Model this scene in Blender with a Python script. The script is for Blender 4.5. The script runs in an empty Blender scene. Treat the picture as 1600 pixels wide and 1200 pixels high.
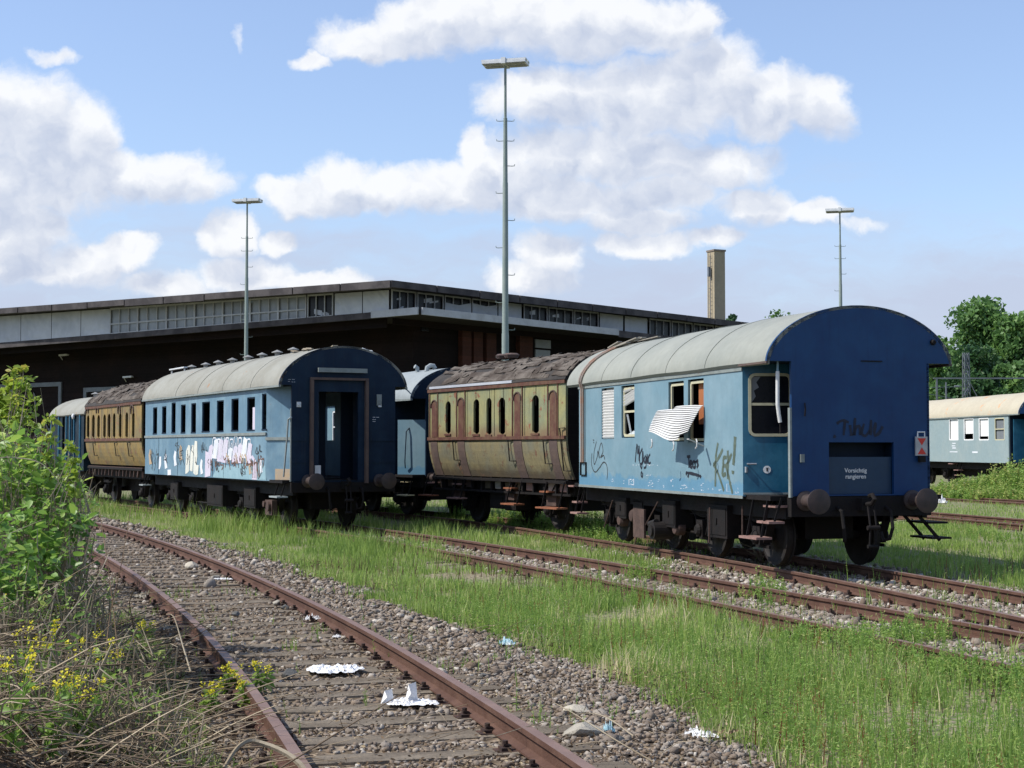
import bpy, math, random
import numpy as np
from mathutils import Vector, Matrix
rnd = random.Random(7); rng = np.random.default_rng(11)
R = math.radians
sc = bpy.context.scene
col = sc.collection

# ------------------------------------------------------------ camera
CAMZ = 2.02; F = 2400.0; PIT = math.atan(100/F)
cd = bpy.data.cameras.new('camera'); cam = bpy.data.objects.new('camera', cd); col.objects.link(cam)
cam.location = (0, 0, CAMZ); cam.rotation_euler = (math.pi/2+PIT, 0, 0)
cd.sensor_width = 36; cd.lens = 36*F/1600; cd.clip_end = 9000; cd.clip_start = .1
sc.camera = cam
sc.view_settings.view_transform = 'Standard'; sc.view_settings.look = 'None'
sc.view_settings.gamma = 1; sc.view_settings.exposure = 0.3
sc.cycles.max_bounces = 6; sc.cycles.transparent_max_bounces = 8
sc.cycles.diffuse_bounces = 3; sc.cycles.glossy_bounces = 3; sc.cycles.transmission_bounces = 4

# ------------------------------------------------------------ sun and sky
SUN = Vector((-.985, -.17, 0)).normalized(); EL = R(48)
sv = Vector((SUN.x*math.cos(EL), SUN.y*math.cos(EL), math.sin(EL)))
ld = bpy.data.lights.new('sun', 'SUN'); ld.energy = 4.4; ld.angle = R(.5); ld.color = (1, .95, .87)
lo = bpy.data.objects.new('sun', ld); col.objects.link(lo)
lo.rotation_euler = sv.to_track_quat('Z', 'Y').to_euler()

W = bpy.data.worlds.new('World'); sc.world = W; W.use_nodes = True
nt = W.node_tree; nt.nodes.clear()
def nd(t, tree=None, **k):
    n = (tree or nt).nodes.new(t)
    for a, b in k.items(): setattr(n, a, b)
    return n
def lk(a, b, tree=None): (tree or nt).links.new(a, b)
sky = nd('ShaderNodeTexSky'); sky.sky_type = 'NISHITA'; sky.sun_disc = False
sky.sun_elevation = EL; sky.sun_rotation = math.atan2(SUN.x, SUN.y)
sky.air_density = 1.0; sky.dust_density = .8; sky.ozone_density = 1.5
def wm(op, a, b=None, c=None, clamp=False):
    n = nd('ShaderNodeMath', operation=op); n.use_clamp = clamp
    for i, v in enumerate((a, b, c)):
        if v is None: continue
        if isinstance(v, (int, float)): n.inputs[i].default_value = v
        else: lk(v, n.inputs[i])
    return n.outputs[0]
tc = nd('ShaderNodeTexCoord'); sep = nd('ShaderNodeSeparateXYZ'); lk(tc.outputs['Generated'], sep.inputs[0])
ay = wm('MAXIMUM', wm('ABSOLUTE', sep.outputs[1]), .02)
U = wm('DIVIDE', sep.outputs[0], ay); V = wm('DIVIDE', sep.outputs[2], ay)
P0 = nd('ShaderNodeCombineXYZ'); lk(wm('MULTIPLY', U, 3.0), P0.inputs[0]); lk(wm('MULTIPLY', V, 3.0), P0.inputs[1])
def wnoise(vec, scale, detail, rough=.55, colr=False):
    n = nd('ShaderNodeTexNoise'); n.inputs['Scale'].default_value = scale; n.inputs['Detail'].default_value = detail
    n.inputs['Roughness'].default_value = rough; lk(vec, n.inputs['Vector']); return n.outputs['Color' if colr else 'Fac']
def vm(op, a, b, c=None):
    n = nd('ShaderNodeVectorMath', operation=op)
    for i, v in enumerate((a, b, c)):
        if v is None: continue
        if isinstance(v, tuple): n.inputs[i].default_value = v
        else: lk(v, n.inputs[i])
    return n.outputs['Value'] if op == 'DOT_PRODUCT' else n.outputs[0]
w1 = vm('MULTIPLY', vm('SUBTRACT', wnoise(P0.outputs[0], 6, 5, .62, True), (.5, .5, .5)), (.13, .10, 0))
P = vm('ADD', P0.outputs[0], w1)
# cumulus banks: direction (azimuth, elevation) and extent, in 1/2400 units of the tangent plane
BL = [(570,55,80,38,1),(670,30,110,52,1),(790,25,130,58,1),(920,28,140,58,1),(1040,35,100,52,1),(1095,25,42,46,1),
 (800,150,70,50,.8),(890,150,120,60,1),(1000,150,150,70,1),(1110,120,100,80,1),(1210,155,110,60,1),(1285,165,55,55,1),
 (950,240,190,52,1),(1090,250,130,44,1),(770,275,90,52,1),(700,280,72,38,1),(740,240,34,42,1),(870,305,120,40,1),(1020,300,110,36,.9),
 (30,180,100,80,1),(120,205,66,66,1),(60,265,150,75,1),(190,262,60,42,1),(0,300,120,40,.9),
 (255,272,95,42,1),(315,290,60,30,.85),
 (470,302,80,32,1),(530,284,76,46,1),(600,292,70,38,1),(660,300,60,32,.95),
 (35,350,75,50,1),(20,400,95,44,.9),(150,394,105,32,1),(215,384,42,28,1),(90,420,120,26,.8),
 (355,364,54,34,1),(432,372,32,20,1),(250,444,80,26,.9),(385,428,85,32,1),(500,438,85,22,.95),
 (855,398,54,46,1),(830,432,75,30,.9),(990,336,100,24,1),(1185,320,74,34,1),(1275,326,54,24,.95),(1005,376,80,22,.95),(1118,370,60,18,.95),
 (1340,345,70,16,.5),(75,84,54,15,.6),(482,90,42,17,.8),(372,62,16,22,.5),
 (1800,200,160,60,1),(2050,90,180,70,1),(1900,330,140,36,1),(2300,260,220,70,1),(-220,120,150,70,1),(-450,260,220,80,1),(-300,400,180,34,1),(-800,150,240,90,1),(2800,150,260,90,1),(700,-420,260,110,1),(1500,-300,240,90,1),(-100,-350,220,90,1)]
def field(Pv, bl):
    acc = None
    for (cx, cy, rx, ry, a) in bl:
        k = 3.0/F; c = ((cx-800)*k, (700-cy)*k); r = (rx*k*1.05, ry*k*1.05)
        q = vm('MULTIPLY_ADD', Pv, (1/r[0], 1/r[1], 0), (-c[0]/r[0], -c[1]/r[1], 0))
        d = wm('ADD', vm('DOT_PRODUCT', q, q), (1-a)*1.2)
        acc = d if acc is None else wm('MINIMUM', acc, d)
    return wm('SUBTRACT', 1, acc)
nz = wnoise(P, 11, 8, .62)
D = wm('MULTIPLY_ADD', wm('SUBTRACT', nz, .41), 1.6, field(P, BL))
def sstep(x, a, b):
    n = nd('ShaderNodeMapRange', interpolation_type='SMOOTHSTEP'); n.inputs['From Min'].default_value = a; n.inputs['From Max'].default_value = b
    lk(x, n.inputs['Value']); return n.outputs['Result']
alpha = wm('MULTIPLY', sstep(D, -.10, .78), .95)
Pup = vm('ADD', P, (-.014, .062, 0))
D2 = wm('MULTIPLY_ADD', wm('SUBTRACT', wnoise(Pup, 11, 4, .6), .46), 1.3, field(Pup, [b for b in BL if b[3] > 27]))
soft = sstep(D2, -.25, .95)
# billows: difference of the same noise sampled a little towards the sun gives lit and shaded sides
nb_ = wnoise(P, 12, 6, .55); nb2 = wnoise(vm('ADD', P, (-.022, .03, 0)), 12, 3, .5)
bil = wm('MULTIPLY', wm('SUBTRACT', nb_, nb2), 1.3)
shade = wm('SUBTRACT', wm('MULTIPLY', soft, .70), bil, clamp=True)
cc = nd('ShaderNodeMix', data_type='RGBA'); lk(shade, cc.inputs['Factor'])
cc.inputs['A'].default_value = (.80, .81, .83, 1); cc.inputs['B'].default_value = (.44, .495, .62, 1)
# thin veil, thicker near the horizon
veil = wm('MULTIPLY_ADD', sstep(wm('ADD', V, wm('MULTIPLY', wm('SUBTRACT', wnoise(vm('MULTIPLY', P, (.5, 2.2, 1)), 5, 5, .6), .5), .16)), .185, .075), .70, .22)
skyb = nd('ShaderNodeMix', data_type='RGBA', blend_type='MULTIPLY'); skyb.inputs['Factor'].default_value = 1
lk(sky.outputs[0], skyb.inputs['A']); skyb.inputs['B'].default_value = (.92, .98, 1.10, 1)
b1 = nd('ShaderNodeBackground'); lk(skyb.outputs['Result'], b1.inputs[0]); b1.inputs[1].default_value = .15
b2 = nd('ShaderNodeBackground'); b2.inputs[0].default_value = (.45, .50, .635, 1); b2.inputs[1].default_value = 1
b3 = nd('ShaderNodeBackground'); lk(cc.outputs['Result'], b3.inputs[0]); b3.inputs[1].default_value = 1
m1 = nd('ShaderNodeMixShader'); lk(veil, m1.inputs[0]); lk(b1.outputs[0], m1.inputs[1]); lk(b2.outputs[0], m1.inputs[2])
m2 = nd('ShaderNodeMixShader'); lk(alpha, m2.inputs[0]); lk(m1.outputs[0], m2.inputs[1]); lk(b3.outputs[0], m2.inputs[2])
wo = nd('ShaderNodeOutputWorld'); lk(m2.outputs[0], wo.inputs[0])
W.cycles.sampling_method = 'MANUAL'; W.cycles.sample_map_resolution = 512

# ------------------------------------------------------------ helpers
def ray(px, py):
    u = (px-800)/F; v = (600-py)/F
    return Vector((u, math.cos(PIT)-math.sin(PIT)*v, math.sin(PIT)+math.cos(PIT)*v))
def gpt(px, py, z=0.0):
    d = ray(px, py); t = (z-CAMZ)/d.z; return Vector((d.x*t, d.y*t, z))
def at(px, py, Y):
    d = ray(px, py); t = Y/d.y; return Vector((d.x*t, Y, CAMZ+d.z*t))
def smoothstep(a, b, x):
    t = np.clip((x-a)/(b-a), 0, 1); return t*t*(3-2*t)

MATS = {}
def weathered(name, base, fade=None, famt=.5, fscale=1.2, rust=0., rcol=(.16, .06, .025), rscale=5, streak=0., scol=(.05, .045, .04),
              rough=.6, metal=0., bump=.15, bscale=40, plank=None, pdark=.35, attr=None, acol=None, spec=.4, grain=None, zdirt=None):
    m = bpy.data.materials.new(name); m.use_nodes = True; t = m.node_tree; t.nodes.clear()
    def N(ty, **k): return nd(ty, t, **k)
    def L(a, b): t.links.new(a, b)
    def M(op, a, b=None, c=None, clamp=False):
        n = N('ShaderNodeMath', operation=op); n.use_clamp = clamp
        for i, v in enumerate((a, b, c)):
            if v is None: continue
            if isinstance(v, (int, float)): n.inputs[i].default_value = v
            else: L(v, n.inputs[i])
        return n.outputs[0]
    def mix(f, a, b, bt='MIX'):
        n = N('ShaderNodeMix', data_type='RGBA', blend_type=bt)
        for s, v in (('Factor', f), ('A', a), ('B', b)):
            if isinstance(v, tuple): n.inputs[s].default_value = v+(1,) if len(v) == 3 else v
            elif isinstance(v, (int, float)): n.inputs[s].default_value = v
            else: L(v, n.inputs[s])
        return n.outputs['Result']
    def noise(vec, s, d, r=.6):
        n = N('ShaderNodeTexNoise'); n.inputs['Scale'].default_value = s; n.inputs['Detail'].default_value = d; n.inputs['Roughness'].default_value = r
        L(vec, n.inputs['Vector']); return n.outputs['Fac']
    def ss(x, a, b):
        n = N('ShaderNodeMapRange', interpolation_type='SMOOTHSTEP'); n.inputs['From Min'].default_value = a; n.inputs['From Max'].default_value = b
        L(x, n.inputs['Value']); return n.outputs['Result']
    tc_ = N('ShaderNodeTexCoord'); O = tc_.outputs['Object']
    c = base
    if fade: c = mix(M('MULTIPLY', ss(noise(O, fscale, 6), .38, .66), famt), base, fade)
    # small tonal variation of the paint itself
    c = mix(1.0, c, mix(noise(O, fscale*7, 4), (.82, .82, .82), (1.12, 1.12, 1.12)), 'MULTIPLY')
    if grain:
        mp = N('ShaderNodeMapping'); mp.inputs['Scale'].default_value = grain; L(O, mp.inputs[0])
        c = mix(1.0, c, mix(noise(mp.outputs[0], 3, 5, .7), (.55, .55, .55), (1.35, 1.33, 1.3)), 'MULTIPLY')
    if streak:
        mp = N('ShaderNodeMapping'); mp.inputs['Scale'].default_value = (9, 9, .55); L(O, mp.inputs[0])
        c = mix(M('MULTIPLY', ss(noise(mp.outputs[0], 1.6, 5, .65), .5, .78), streak), c, scol)
    pl = None
    if plank:
        ax, w = plank; s = N('ShaderNodeSeparateXYZ'); L(O, s.inputs[0])
        f = M('FRACT', M('DIVIDE', M('ADD', s.outputs[ax], 50), w))
        e = M('MINIMUM', f, M('SUBTRACT', 1, f)); pl = ss(e, .0, .07)
        idn = M('FLOOR', M('DIVIDE', M('ADD', s.outputs[ax], 50), w)); wn = N('ShaderNodeTexWhiteNoise', noise_dimensions='1D'); L(idn, wn.inputs['W'])
        c = mix(1.0, c, mix(wn.outputs['Value'], (.8, .8, .8), (1.15, 1.15, 1.15)), 'MULTIPLY')
        c = mix(M('MULTIPLY', M('SUBTRACT', 1, pl), pdark), c, (.02, .018, .015))
    if zdirt:
        z0, z1, dc, da = zdirt; s = N('ShaderNodeSeparateXYZ'); L(O, s.inputs[0])
        zz = M('ADD', s.outputs[2], M('MULTIPLY', M('SUBTRACT', noise(O, 5, 5), .5), .35))
        c = mix(M('MULTIPLY', ss(zz, z1, z0), da), c, dc)
    rn = None
    if rust:
        rn = ss(noise(O, rscale, 9, .68), .74-rust*.34, .78-rust*.34)
        c = mix(rn, c, mix(noise(O, 30, 4), rcol, tuple(min(1, x*2.1) for x in rcol)))
    if attr:
        at_ = N('ShaderNodeAttribute', attribute_name=attr); c = mix(at_.outputs['Fac'], c, acol)
    b = N('ShaderNodeBsdfPrincipled'); L(c, b.inputs['Base Color']) if not isinstance(c, tuple) else None
    rr = M('ADD', M('MULTIPLY', noise(O, 8, 4), .3), rough-.15); L(rr, b.inputs['Roughness'])
    b.inputs['Metallic'].default_value = metal; b.inputs['Specular IOR Level'].default_value = spec
    if bump:
        h = noise(O, bscale, 5)
        if pl is not None: h = M('ADD', M('MULTIPLY', pl, 1.5), h)
        if rn is not None: h = M('ADD', h, M('MULTIPLY', rn, .5))
        bn = N('ShaderNodeBump'); bn.inputs['Strength'].default_value = bump; bn.inputs['Distance'].default_value = .02
        L(h, bn.inputs['Height']); L(bn.outputs[0], b.inputs['Normal'])
    o = N('ShaderNodeOutputMaterial'); L(b.outputs[0], o.inputs[0]); MATS[name] = m; return m

def leafmat(name, c1, c2, c3, trans=.35, rough=.55):
    m = bpy.data.materials.new(name); m.use_nodes = True; t = m.node_tree; t.nodes.clear()
    a = nd('ShaderNodeAttribute', t, attribute_name='hue'); r = nd('ShaderNodeValToRGB', t); lk(a.outputs['Fac'], r.inputs[0], t)
    e = r.color_ramp.elements; e[0].color = c1+(1,); e[0].position = 0; e[1].color = c3+(1,); e[1].position = 1; x = e.new(.55); x.color = c2+(1,)
    b = nd('ShaderNodeBsdfPrincipled', t); b.inputs['Roughness'].default_value = rough; b.inputs['Specular IOR Level'].default_value = .35
    lk(r.outputs[0], b.inputs['Base Color'], t)
    tr = nd('ShaderNodeBsdfTranslucent', t); hs = nd('ShaderNodeHueSaturation', t); hs.inputs['Value'].default_value = 1.5; lk(r.outputs[0], hs.inputs['Color'], t); lk(hs.outputs[0], tr.inputs[0], t)
    mx = nd('ShaderNodeMixShader', t); mx.inputs[0].default_value = trans; lk(b.outputs[0], mx.inputs[1], t); lk(tr.outputs[0], mx.inputs[2], t)
    o = nd('ShaderNodeOutputMaterial', t); lk(mx.outputs[0], o.inputs[0], t); MATS[name] = m; return m

def tag(o, label=None, cat=None, group=None, kind=None):
    if label: o['label'] = label
    if cat: o['category'] = cat
    if group: o['group'] = group
    if kind: o['kind'] = kind
    return o
def empty(name, loc, rz=0, **k):
    o = bpy.data.objects.new(name, None); o.empty_display_size = .3; col.objects.link(o); o.location = loc; o.rotation_euler = (0, 0, rz); return tag(o, **k)
def link(name, me, m=None, parent=None, label=None, **k):
    o = bpy.data.objects.new(name, me); col.objects.link(o)
    if m is not None and not me.materials: me.materials.append(m)
    if parent: o.parent = parent
    return tag(o, label, **k)
def put(name, o0, parent=None, loc=(0, 0, 0), rz=0, scale=None):
    o = o0.copy(); o.name = name; col.objects.link(o); o.parent = parent; o.location = loc; o.rotation_euler = (0, 0, rz)
    if scale: o.scale = scale
    return o
def fast(name, V, Fq, m, parent=None, hue=None, smooth=False, label=None, **k):
    """V (N,3); Fq (M,3 or 4) ; hue per-vertex"""
    V = np.asarray(V, np.float32); Fq = np.asarray(Fq, np.int32); n = Fq.shape[1]
    me = bpy.data.meshes.new(name); me.vertices.add(len(V)); me.vertices.foreach_set('co', V.ravel())
    me.loops.add(Fq.size); me.loops.foreach_set('vertex_index', Fq.ravel())
    me.polygons.add(len(Fq)); me.polygons.foreach_set('loop_start', np.arange(0, Fq.size, n, dtype=np.int32))
    if smooth: me.polygons.foreach_set('use_smooth', np.ones(len(Fq), bool))
    me.update(calc_edges=True)
    if hue is not None:
        a = me.attributes.new('hue', 'FLOAT', 'POINT'); a.data.foreach_set('value', np.asarray(hue, np.float32))
    return link(name, me, m, parent, label, **k)

class G:
    def __init__(s): s.v = []; s.f = []
    def add(s, vs, fs):
        n = len(s.v); s.v += [tuple(v) for v in vs]; s.f += [tuple(i+n for i in f) for f in fs]
    def box(s, x0, x1, y0, y1, z0, z1):
        if x0 > x1: x0, x1 = x1, x0
        if y0 > y1: y0, y1 = y1, y0
        if z0 > z1: z0, z1 = z1, z0
        s.add([(x0,y0,z0),(x1,y0,z0),(x1,y1,z0),(x0,y1,z0),(x0,y0,z1),(x1,y0,z1),(x1,y1,z1),(x0,y1,z1)],
              [(0,3,2,1),(4,5,6,7),(0,1,5,4),(1,2,6,5),(2,3,7,6),(3,0,4,7)]); return s
    def bar(s, a, b, w, h, up=(0, 0, 1)):
        a = Vector(a); b = Vector(b); d = (b-a).normalized(); u = Vector(up)
        if abs(d.dot(u)) > .98: u = Vector((1, 0, 0))
        r = d.cross(u).normalized(); u = r.cross(d)
        vs = [p+r*(i*w/2)+u*(j*h/2) for p in (a, b) for i, j in ((-1,-1),(1,-1),(1,1),(-1,1))]
        s.add(vs, [(0,1,2,3),(7,6,5,4),(0,4,5,1),(1,5,6,2),(2,6,7,3),(3,7,4,0)]); return s
    def cyl(s, a, b, r0, r1=None, n=12, cap=True):
        r1 = r0 if r1 is None else r1; a = Vector(a); b = Vector(b); d = (b-a).normalized(); u = Vector((0,0,1))
        if abs(d.dot(u)) > .95: u = Vector((1,0,0))
        x = d.cross(u).normalized(); y = d.cross(x)
        vs = [a+(x*math.cos(t)+y*math.sin(t))*r0 for t in [2*math.pi*i/n for i in range(n)]]+[b+(x*math.cos(t)+y*math.sin(t))*r1 for t in [2*math.pi*i/n for i in range(n)]]
        fs = [(i, (i+1) % n, n+(i+1) % n, n+i) for i in range(n)]
        if cap: fs += [tuple(range(n-1, -1, -1)), tuple(range(n, 2*n))]
        s.add(vs, fs); return s
    def tube(s, pts, r, n=6):
        pts = [Vector(p) for p in pts]; rr = r if isinstance(r, (list, tuple)) else [r]*len(pts)
        rings = []; base = len(s.v); prev = None
        for i, p in enumerate(pts):
            d = (pts[min(i+1, len(pts)-1)]-pts[max(i-1, 0)]).normalized()
            u = Vector((0,0,1)) if abs(d.z) < .9 else Vector((1,0,0))
            x = d.cross(u).normalized() if prev is None else (prev-d*prev.dot(d)).normalized(); prev = x; y = d.cross(x)
            s.v += [tuple(p+(x*math.cos(2*math.pi*k/n)+y*math.sin(2*math.pi*k/n))*rr[i]) for k in range(n)]
        for i in range(len(pts)-1):
            for k in range(n):
                a = base+i*n+k; b = base+i*n+(k+1) % n; s.f.append((a, b, b+n, a+n))
        s.f.append(tuple(base+k for k in range(n-1, -1, -1))); s.f.append(tuple(base+(len(pts)-1)*n+k for k in range(n))); return s
    def lathe(s, c, prof, n=14, axis='z'):
        base = len(s.v)
        for (r, h) in prof:
            for k in range(n):
                a = 2*math.pi*k/n; q = (r*math.cos(a), r*math.sin(a), h)
                if axis == 'x': q = (h, q[0], q[1])
                if axis == 'y': q = (q[0], h, q[1])
                s.v.append((c[0]+q[0], c[1]+q[1], c[2]+q[2]))
        for i in range(len(prof)-1):
            for k in range(n):
                a = base+i*n+k; b = base+i*n+(k+1) % n; s.f.append((a, b, b+n, a+n))
        s.f.append(tuple(base+k for k in range(n-1, -1, -1))); s.f.append(tuple(base+(len(prof)-1)*n+k for k in range(n))); return s
    def wall(s, fn, us, vs, holes=(), th=.05):
        """panel with rectangular openings; fn(u,v,d) -> xyz, d = depth behind the outer face"""
        E = 1e-4
        def uniq(a):
            a = sorted(a); o = [a[0]]
            for x in a[1:]:
                if x-o[-1] > E: o.append(x)
            return o
        us = uniq(list(us)+[min(max(h[i], min(us)), max(us)) for h in holes for i in (0, 1)]); vs = uniq(list(vs)+[min(max(h[i], min(vs)), max(vs)) for h in holes for i in (2, 3)])
        nu, nv = len(us), len(vs); base = len(s.v)
        for d in (0, th):
            for u in us:
                for v in vs: s.v.append(tuple(fn(u, v, d)))
        idx = lambda i, j, k: base+k*nu*nv+i*nv+j
        def solid(i, j):
            if i < 0 or j < 0 or i >= nu-1 or j >= nv-1: return False
            u = (us[i]+us[i+1])/2; v = (vs[j]+vs[j+1])/2
            return not any(h[0] < u < h[1] and h[2] < v < h[3] for h in holes)
        for i in range(nu-1):
            for j in range(nv-1):
                if not solid(i, j): continue
                s.f.append((idx(i,j,0), idx(i+1,j,0), idx(i+1,j+1,0), idx(i,j+1,0)))
                s.f.append((idx(i,j,1), idx(i,j+1,1), idx(i+1,j+1,1), idx(i+1,j,1)))
                if not solid(i-1, j): s.f.append((idx(i,j,0), idx(i,j+1,0), idx(i,j+1,1), idx(i,j,1)))
                if not solid(i+1, j): s.f.append((idx(i+1,j,0), idx(i+1,j,1), idx(i+1,j+1,1), idx(i+1,j+1,0)))
                if not solid(i, j-1): s.f.append((idx(i,j,0), idx(i,j,1), idx(i+1,j,1), idx(i+1,j,0)))
                if not solid(i, j+1): s.f.append((idx(i,j+1,0), idx(i+1,j+1,0), idx(i+1,j+1,1), idx(i,j+1,1)))
        return s
    def plate(s, pts, off):
        """flat polygon given as 3D points, thickened by vector off"""
        n = len(pts); off = Vector(off); vs = [Vector(p) for p in pts]
        s.add(vs+[v+off for v in vs], [tuple(range(n)), tuple(range(2*n-1, n-1, -1))]+[(i, i+n, (i+1) % n+n, (i+1) % n) for i in range(n)]); return s
    def build(s, name, m, parent=None, label=None, smooth=False, recalc=False, **k):
        me = bpy.data.meshes.new(name); me.from_pydata(s.v, [], s.f)
        if smooth:
            me.polygons.foreach_set('use_smooth', np.ones(len(me.polygons), bool))
            try: me.set_sharp_from_angle(angle=R(38))
            except Exception: pass
        me.update(); return link(name, me, m, parent, label, **k)
def text_mesh(name, s, size, m, parent, loc, rot, label=None, align='CENTER'):
    cu = bpy.data.curves.new(name, 'FONT'); cu.body = s; cu.size = size; cu.align_x = align; cu.align_y = 'CENTER'; cu.extrude = .001
    cu.offset = size*.012
    o = bpy.data.objects.new(name, cu); col.objects.link(o); dg = bpy.context.evaluated_depsgraph_get()
    me = bpy.data.meshes.new_from_object(o.evaluated_get(dg)); bpy.data.objects.remove(o); me.materials.clear()
    o = link(name, me, m, parent, label); o.location = loc; o.rotation_euler = rot; return o

# ------------------------------------------------------------ materials
weathered('rail_rust', (.085, .043, .030), (.135, .075, .052), .7, 3, rough=.75, bump=.3, bscale=60, spec=.25)
weathered('rail_head', (.17, .105, .082), (.225, .145, .115), .7, 2, rough=.55, bump=.1, spec=.4)
weathered('sleeper_wood', (.145, .12, .092), (.245, .21, .165), .7, 2, rough=.9, bump=.7, bscale=25, grain=(1.2, 14, 14), spec=.15)
weathered('clip_iron', (.035, .02, .015), (.09, .04, .025), .7, 6, rough=.8, bump=.3)
weathered('stone_mat', (.125, .095, .072), (.205, .15, .105), .9, 7, rough=.9, bump=.5, bscale=50, spec=.2, attr='hue', acol=(.50, .46, .40))
weathered('blue_side', (.155, .26, .315), (.205, .305, .355), .8, .9, rust=.06, rscale=4, streak=.18, scol=(.09, .17, .22), rough=.42, bump=.06, bscale=14, zdirt=(1.28, 1.36, (.045, .20, .36), .45))
weathered('blue_side_old', (.11, .205, .28), (.19, .30, .365), .85, 1.0, rust=.2, rcol=(.14, .07, .045), rscale=4, streak=.3, scol=(.07, .1, .12), rough=.5, bump=.1, bscale=16)
weathered('teal_door', (.015, .105, .185), (.035, .16, .25), .8, 2.2, rust=.05, streak=.3, scol=(.01, .05, .1), rough=.35, bump=.06)  # darker than the side blue: grazing light put into the colour
weathered('navy_end_shade', (.004, .034, .115), (.009, .055, .15), .8, 1.0, rust=.03, streak=.3, scol=(.004, .014, .05), rough=.5, bump=.04, spec=.3)  # shade on the end walls put into this blue
weathered('navy_old', (.0035, .014, .034), (.010, .028, .052), .7, 2, rust=.12, streak=.3, rough=.6, bump=.1, spec=.2)  # darkened to carry the shade of end walls and doorways
weathered('van_dark', (.006, .016, .026), (.016, .034, .05), .7, 3, rust=.15, streak=.5, rough=.7, bump=.2, spec=.2)
weathered('navy_recess', (.003, .010, .024), (.005, .015, .03), .6, 2, rough=.6, bump=.05, spec=.2)
weathered('roof_grey', (.275, .285, .25), (.225, .24, .215), .7, .8, streak=.25, scol=(.17, .165, .14), rough=.65, bump=.08, bscale=9, spec=.2)
weathered('roof_stained', (.275, .275, .24), (.22, .215, .18), .8, 1.0, rust=.3, rcol=(.20, .11, .06), rscale=2.4, streak=.35, scol=(.2, .17, .13), rough=.75, bump=.14, bscale=9, spec=.2)
weathered('roof_far', (.44, .40, .30), (.40, .35, .26), .6, 1, rust=.36, rcol=(.36, .17, .07), rscale=1.2, rough=.7, bump=.05)
weathered('vent_grey', (.22, .22, .21), (.32, .32, .31), .7, 3, rust=.1, rough=.6)
weathered('far_blue', (.25, .325, .34), (.29, .35, .35), .8, 1, rough=.5, streak=.2, scol=(.15, .25, .33))
weathered('roof_pale', (.27, .30, .30), (.21, .235, .24), .6, 1.5, rough=.65, bump=.05)
weathered('gutter_grey', (.22, .25, .24), (.16, .18, .17), .7, 5, rust=.2, rough=.7, bump=.2)
weathered('yellow_wood', (.285, .275, .125), (.20, .225, .14), .95, 1.3, rust=.42, rcol=(.13, .055, .03), rscale=3, streak=.75, scol=(.11, .08, .04), rough=.8, bump=.25, bscale=30, grain=(14, 14, 1.2), zdirt=(2.12, 2.5, (.16, .075, .04), .65))
weathered('yellow_low', (.21, .18, .095), (.15, .15, .11), .9, 1.6, rust=.45, rcol=(.09, .05, .03), rscale=4, streak=.7, scol=(.07, .055, .038), rough=.85, bump=.35, bscale=30, grain=(22, 22, 1.2), zdirt=(1.2, 1.5, (.05, .03, .02), .7))
weathered('yellow_gold', (.27, .19, .062), (.17, .14, .07), .9, 1.7, rust=.45, rcol=(.13, .06, .03), rscale=4, streak=.7, scol=(.18, .1, .04), rough=.75, bump=.25, grain=(14, 14, 1.2))
weathered('rust_red', (.095, .034, .024), (.16, .10, .055), .6, 4, rust=.15, rcol=(.2, .16, .08), streak=.5, rough=.8, bump=.25, bscale=30, grain=(14, 14, 1.5))
weathered('rust_panel', (.085, .058, .052), (.125, .085, .065), .7, 3, rough=.8, bump=.3, streak=.4)
weathered('black_iron', (.007, .006, .006), (.016, .011, .010), .6, 4, rough=.8, bump=.3, spec=.25)  # underframe shadow put into the colour by darkening it
weathered('brown_iron', (.065, .042, .036), (.11, .07, .058), .7, 5, rough=.8, bump=.35, spec=.25)
weathered('wheel_iron', (.008, .006, .0055), (.017, .011, .009), .6, 5, rough=.7, bump=.2)  # shade under the carriages painted into the wheel colour
weathered('buffer_iron', (.035, .026, .024), (.065, .042, .036), .7, 6, rust=.15, rough=.6, bump=.2)
weathered('step_wood', (.22, .125, .105), (.32, .20, .17), .7, 6, rough=.8, bump=.3)
weathered('step_rusty', (.20, .07, .035), (.30, .115, .05), .7, 6, rough=.8, bump=.3)
weathered('step_cream', (.6, .52, .32), (.5, .42, .26), .6, 6, rough=.8, bump=.2)
weathered('cream_frame', (.52, .49, .33), (.42, .40, .28), .7, 8, rust=.05, rough=.5, bump=.05)
weathered('white_slat', (.62, .62, .60), (.54, .54, .53), .5, 5, rough=.45, bump=.03)
weathered('board_white', (.42, .42, .41), (.3, .3, .3), .6, 9, rough=.6)
weathered('rib_shade', (.10, .10, .10), None, rough=.7, bump=0)  # shaded strip of each shutter rib, painted dark
weathered('white_paint', (.72, .72, .70), (.62, .62, .6), .6, 5, rough=.5, bump=.03)
weathered('inside_dark', (.010, .010, .012), None, rough=.9, bump=0)  # near-black lining stands for the unlit inside of the carriages
weathered('orange_board', (.34, .12, .04), (.28, .09, .035), .6, 3, rough=.7, bump=.1)
weathered('chrome_grey', (.45, .46, .47), None, rough=.35, metal=.7, bump=0)
weathered('felt_board', (.06, .048, .04), (.17, .15, .13), .85, 1.6, rough=.9, bump=.6, bscale=20, grain=(1.6, 16, 16), spec=.15)
weathered('felt_dark', (.03, .027, .025), (.06, .052, .045), .7, 3, rough=.95, bump=.4)
weathered('tar_wood', (.008, .0055, .006), (.018, .0095, .008), .7, .3, rough=.9, bump=.2, bscale=4, plank=(2, .22), spec=.15)
weathered('shed_soffit', (.012, .009, .009), None, rough=.9, bump=.1)
weathered('shed_brick', (.07, .022, .014), (.04, .014, .01), .7, .5, rough=.9, bump=.3, plank=(2, .3), pdark=.5)
weathered('fascia_felt', (.035, .03, .032), (.085, .075, .075), .8, .8, rough=.85, bump=.3, bscale=6)
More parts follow.
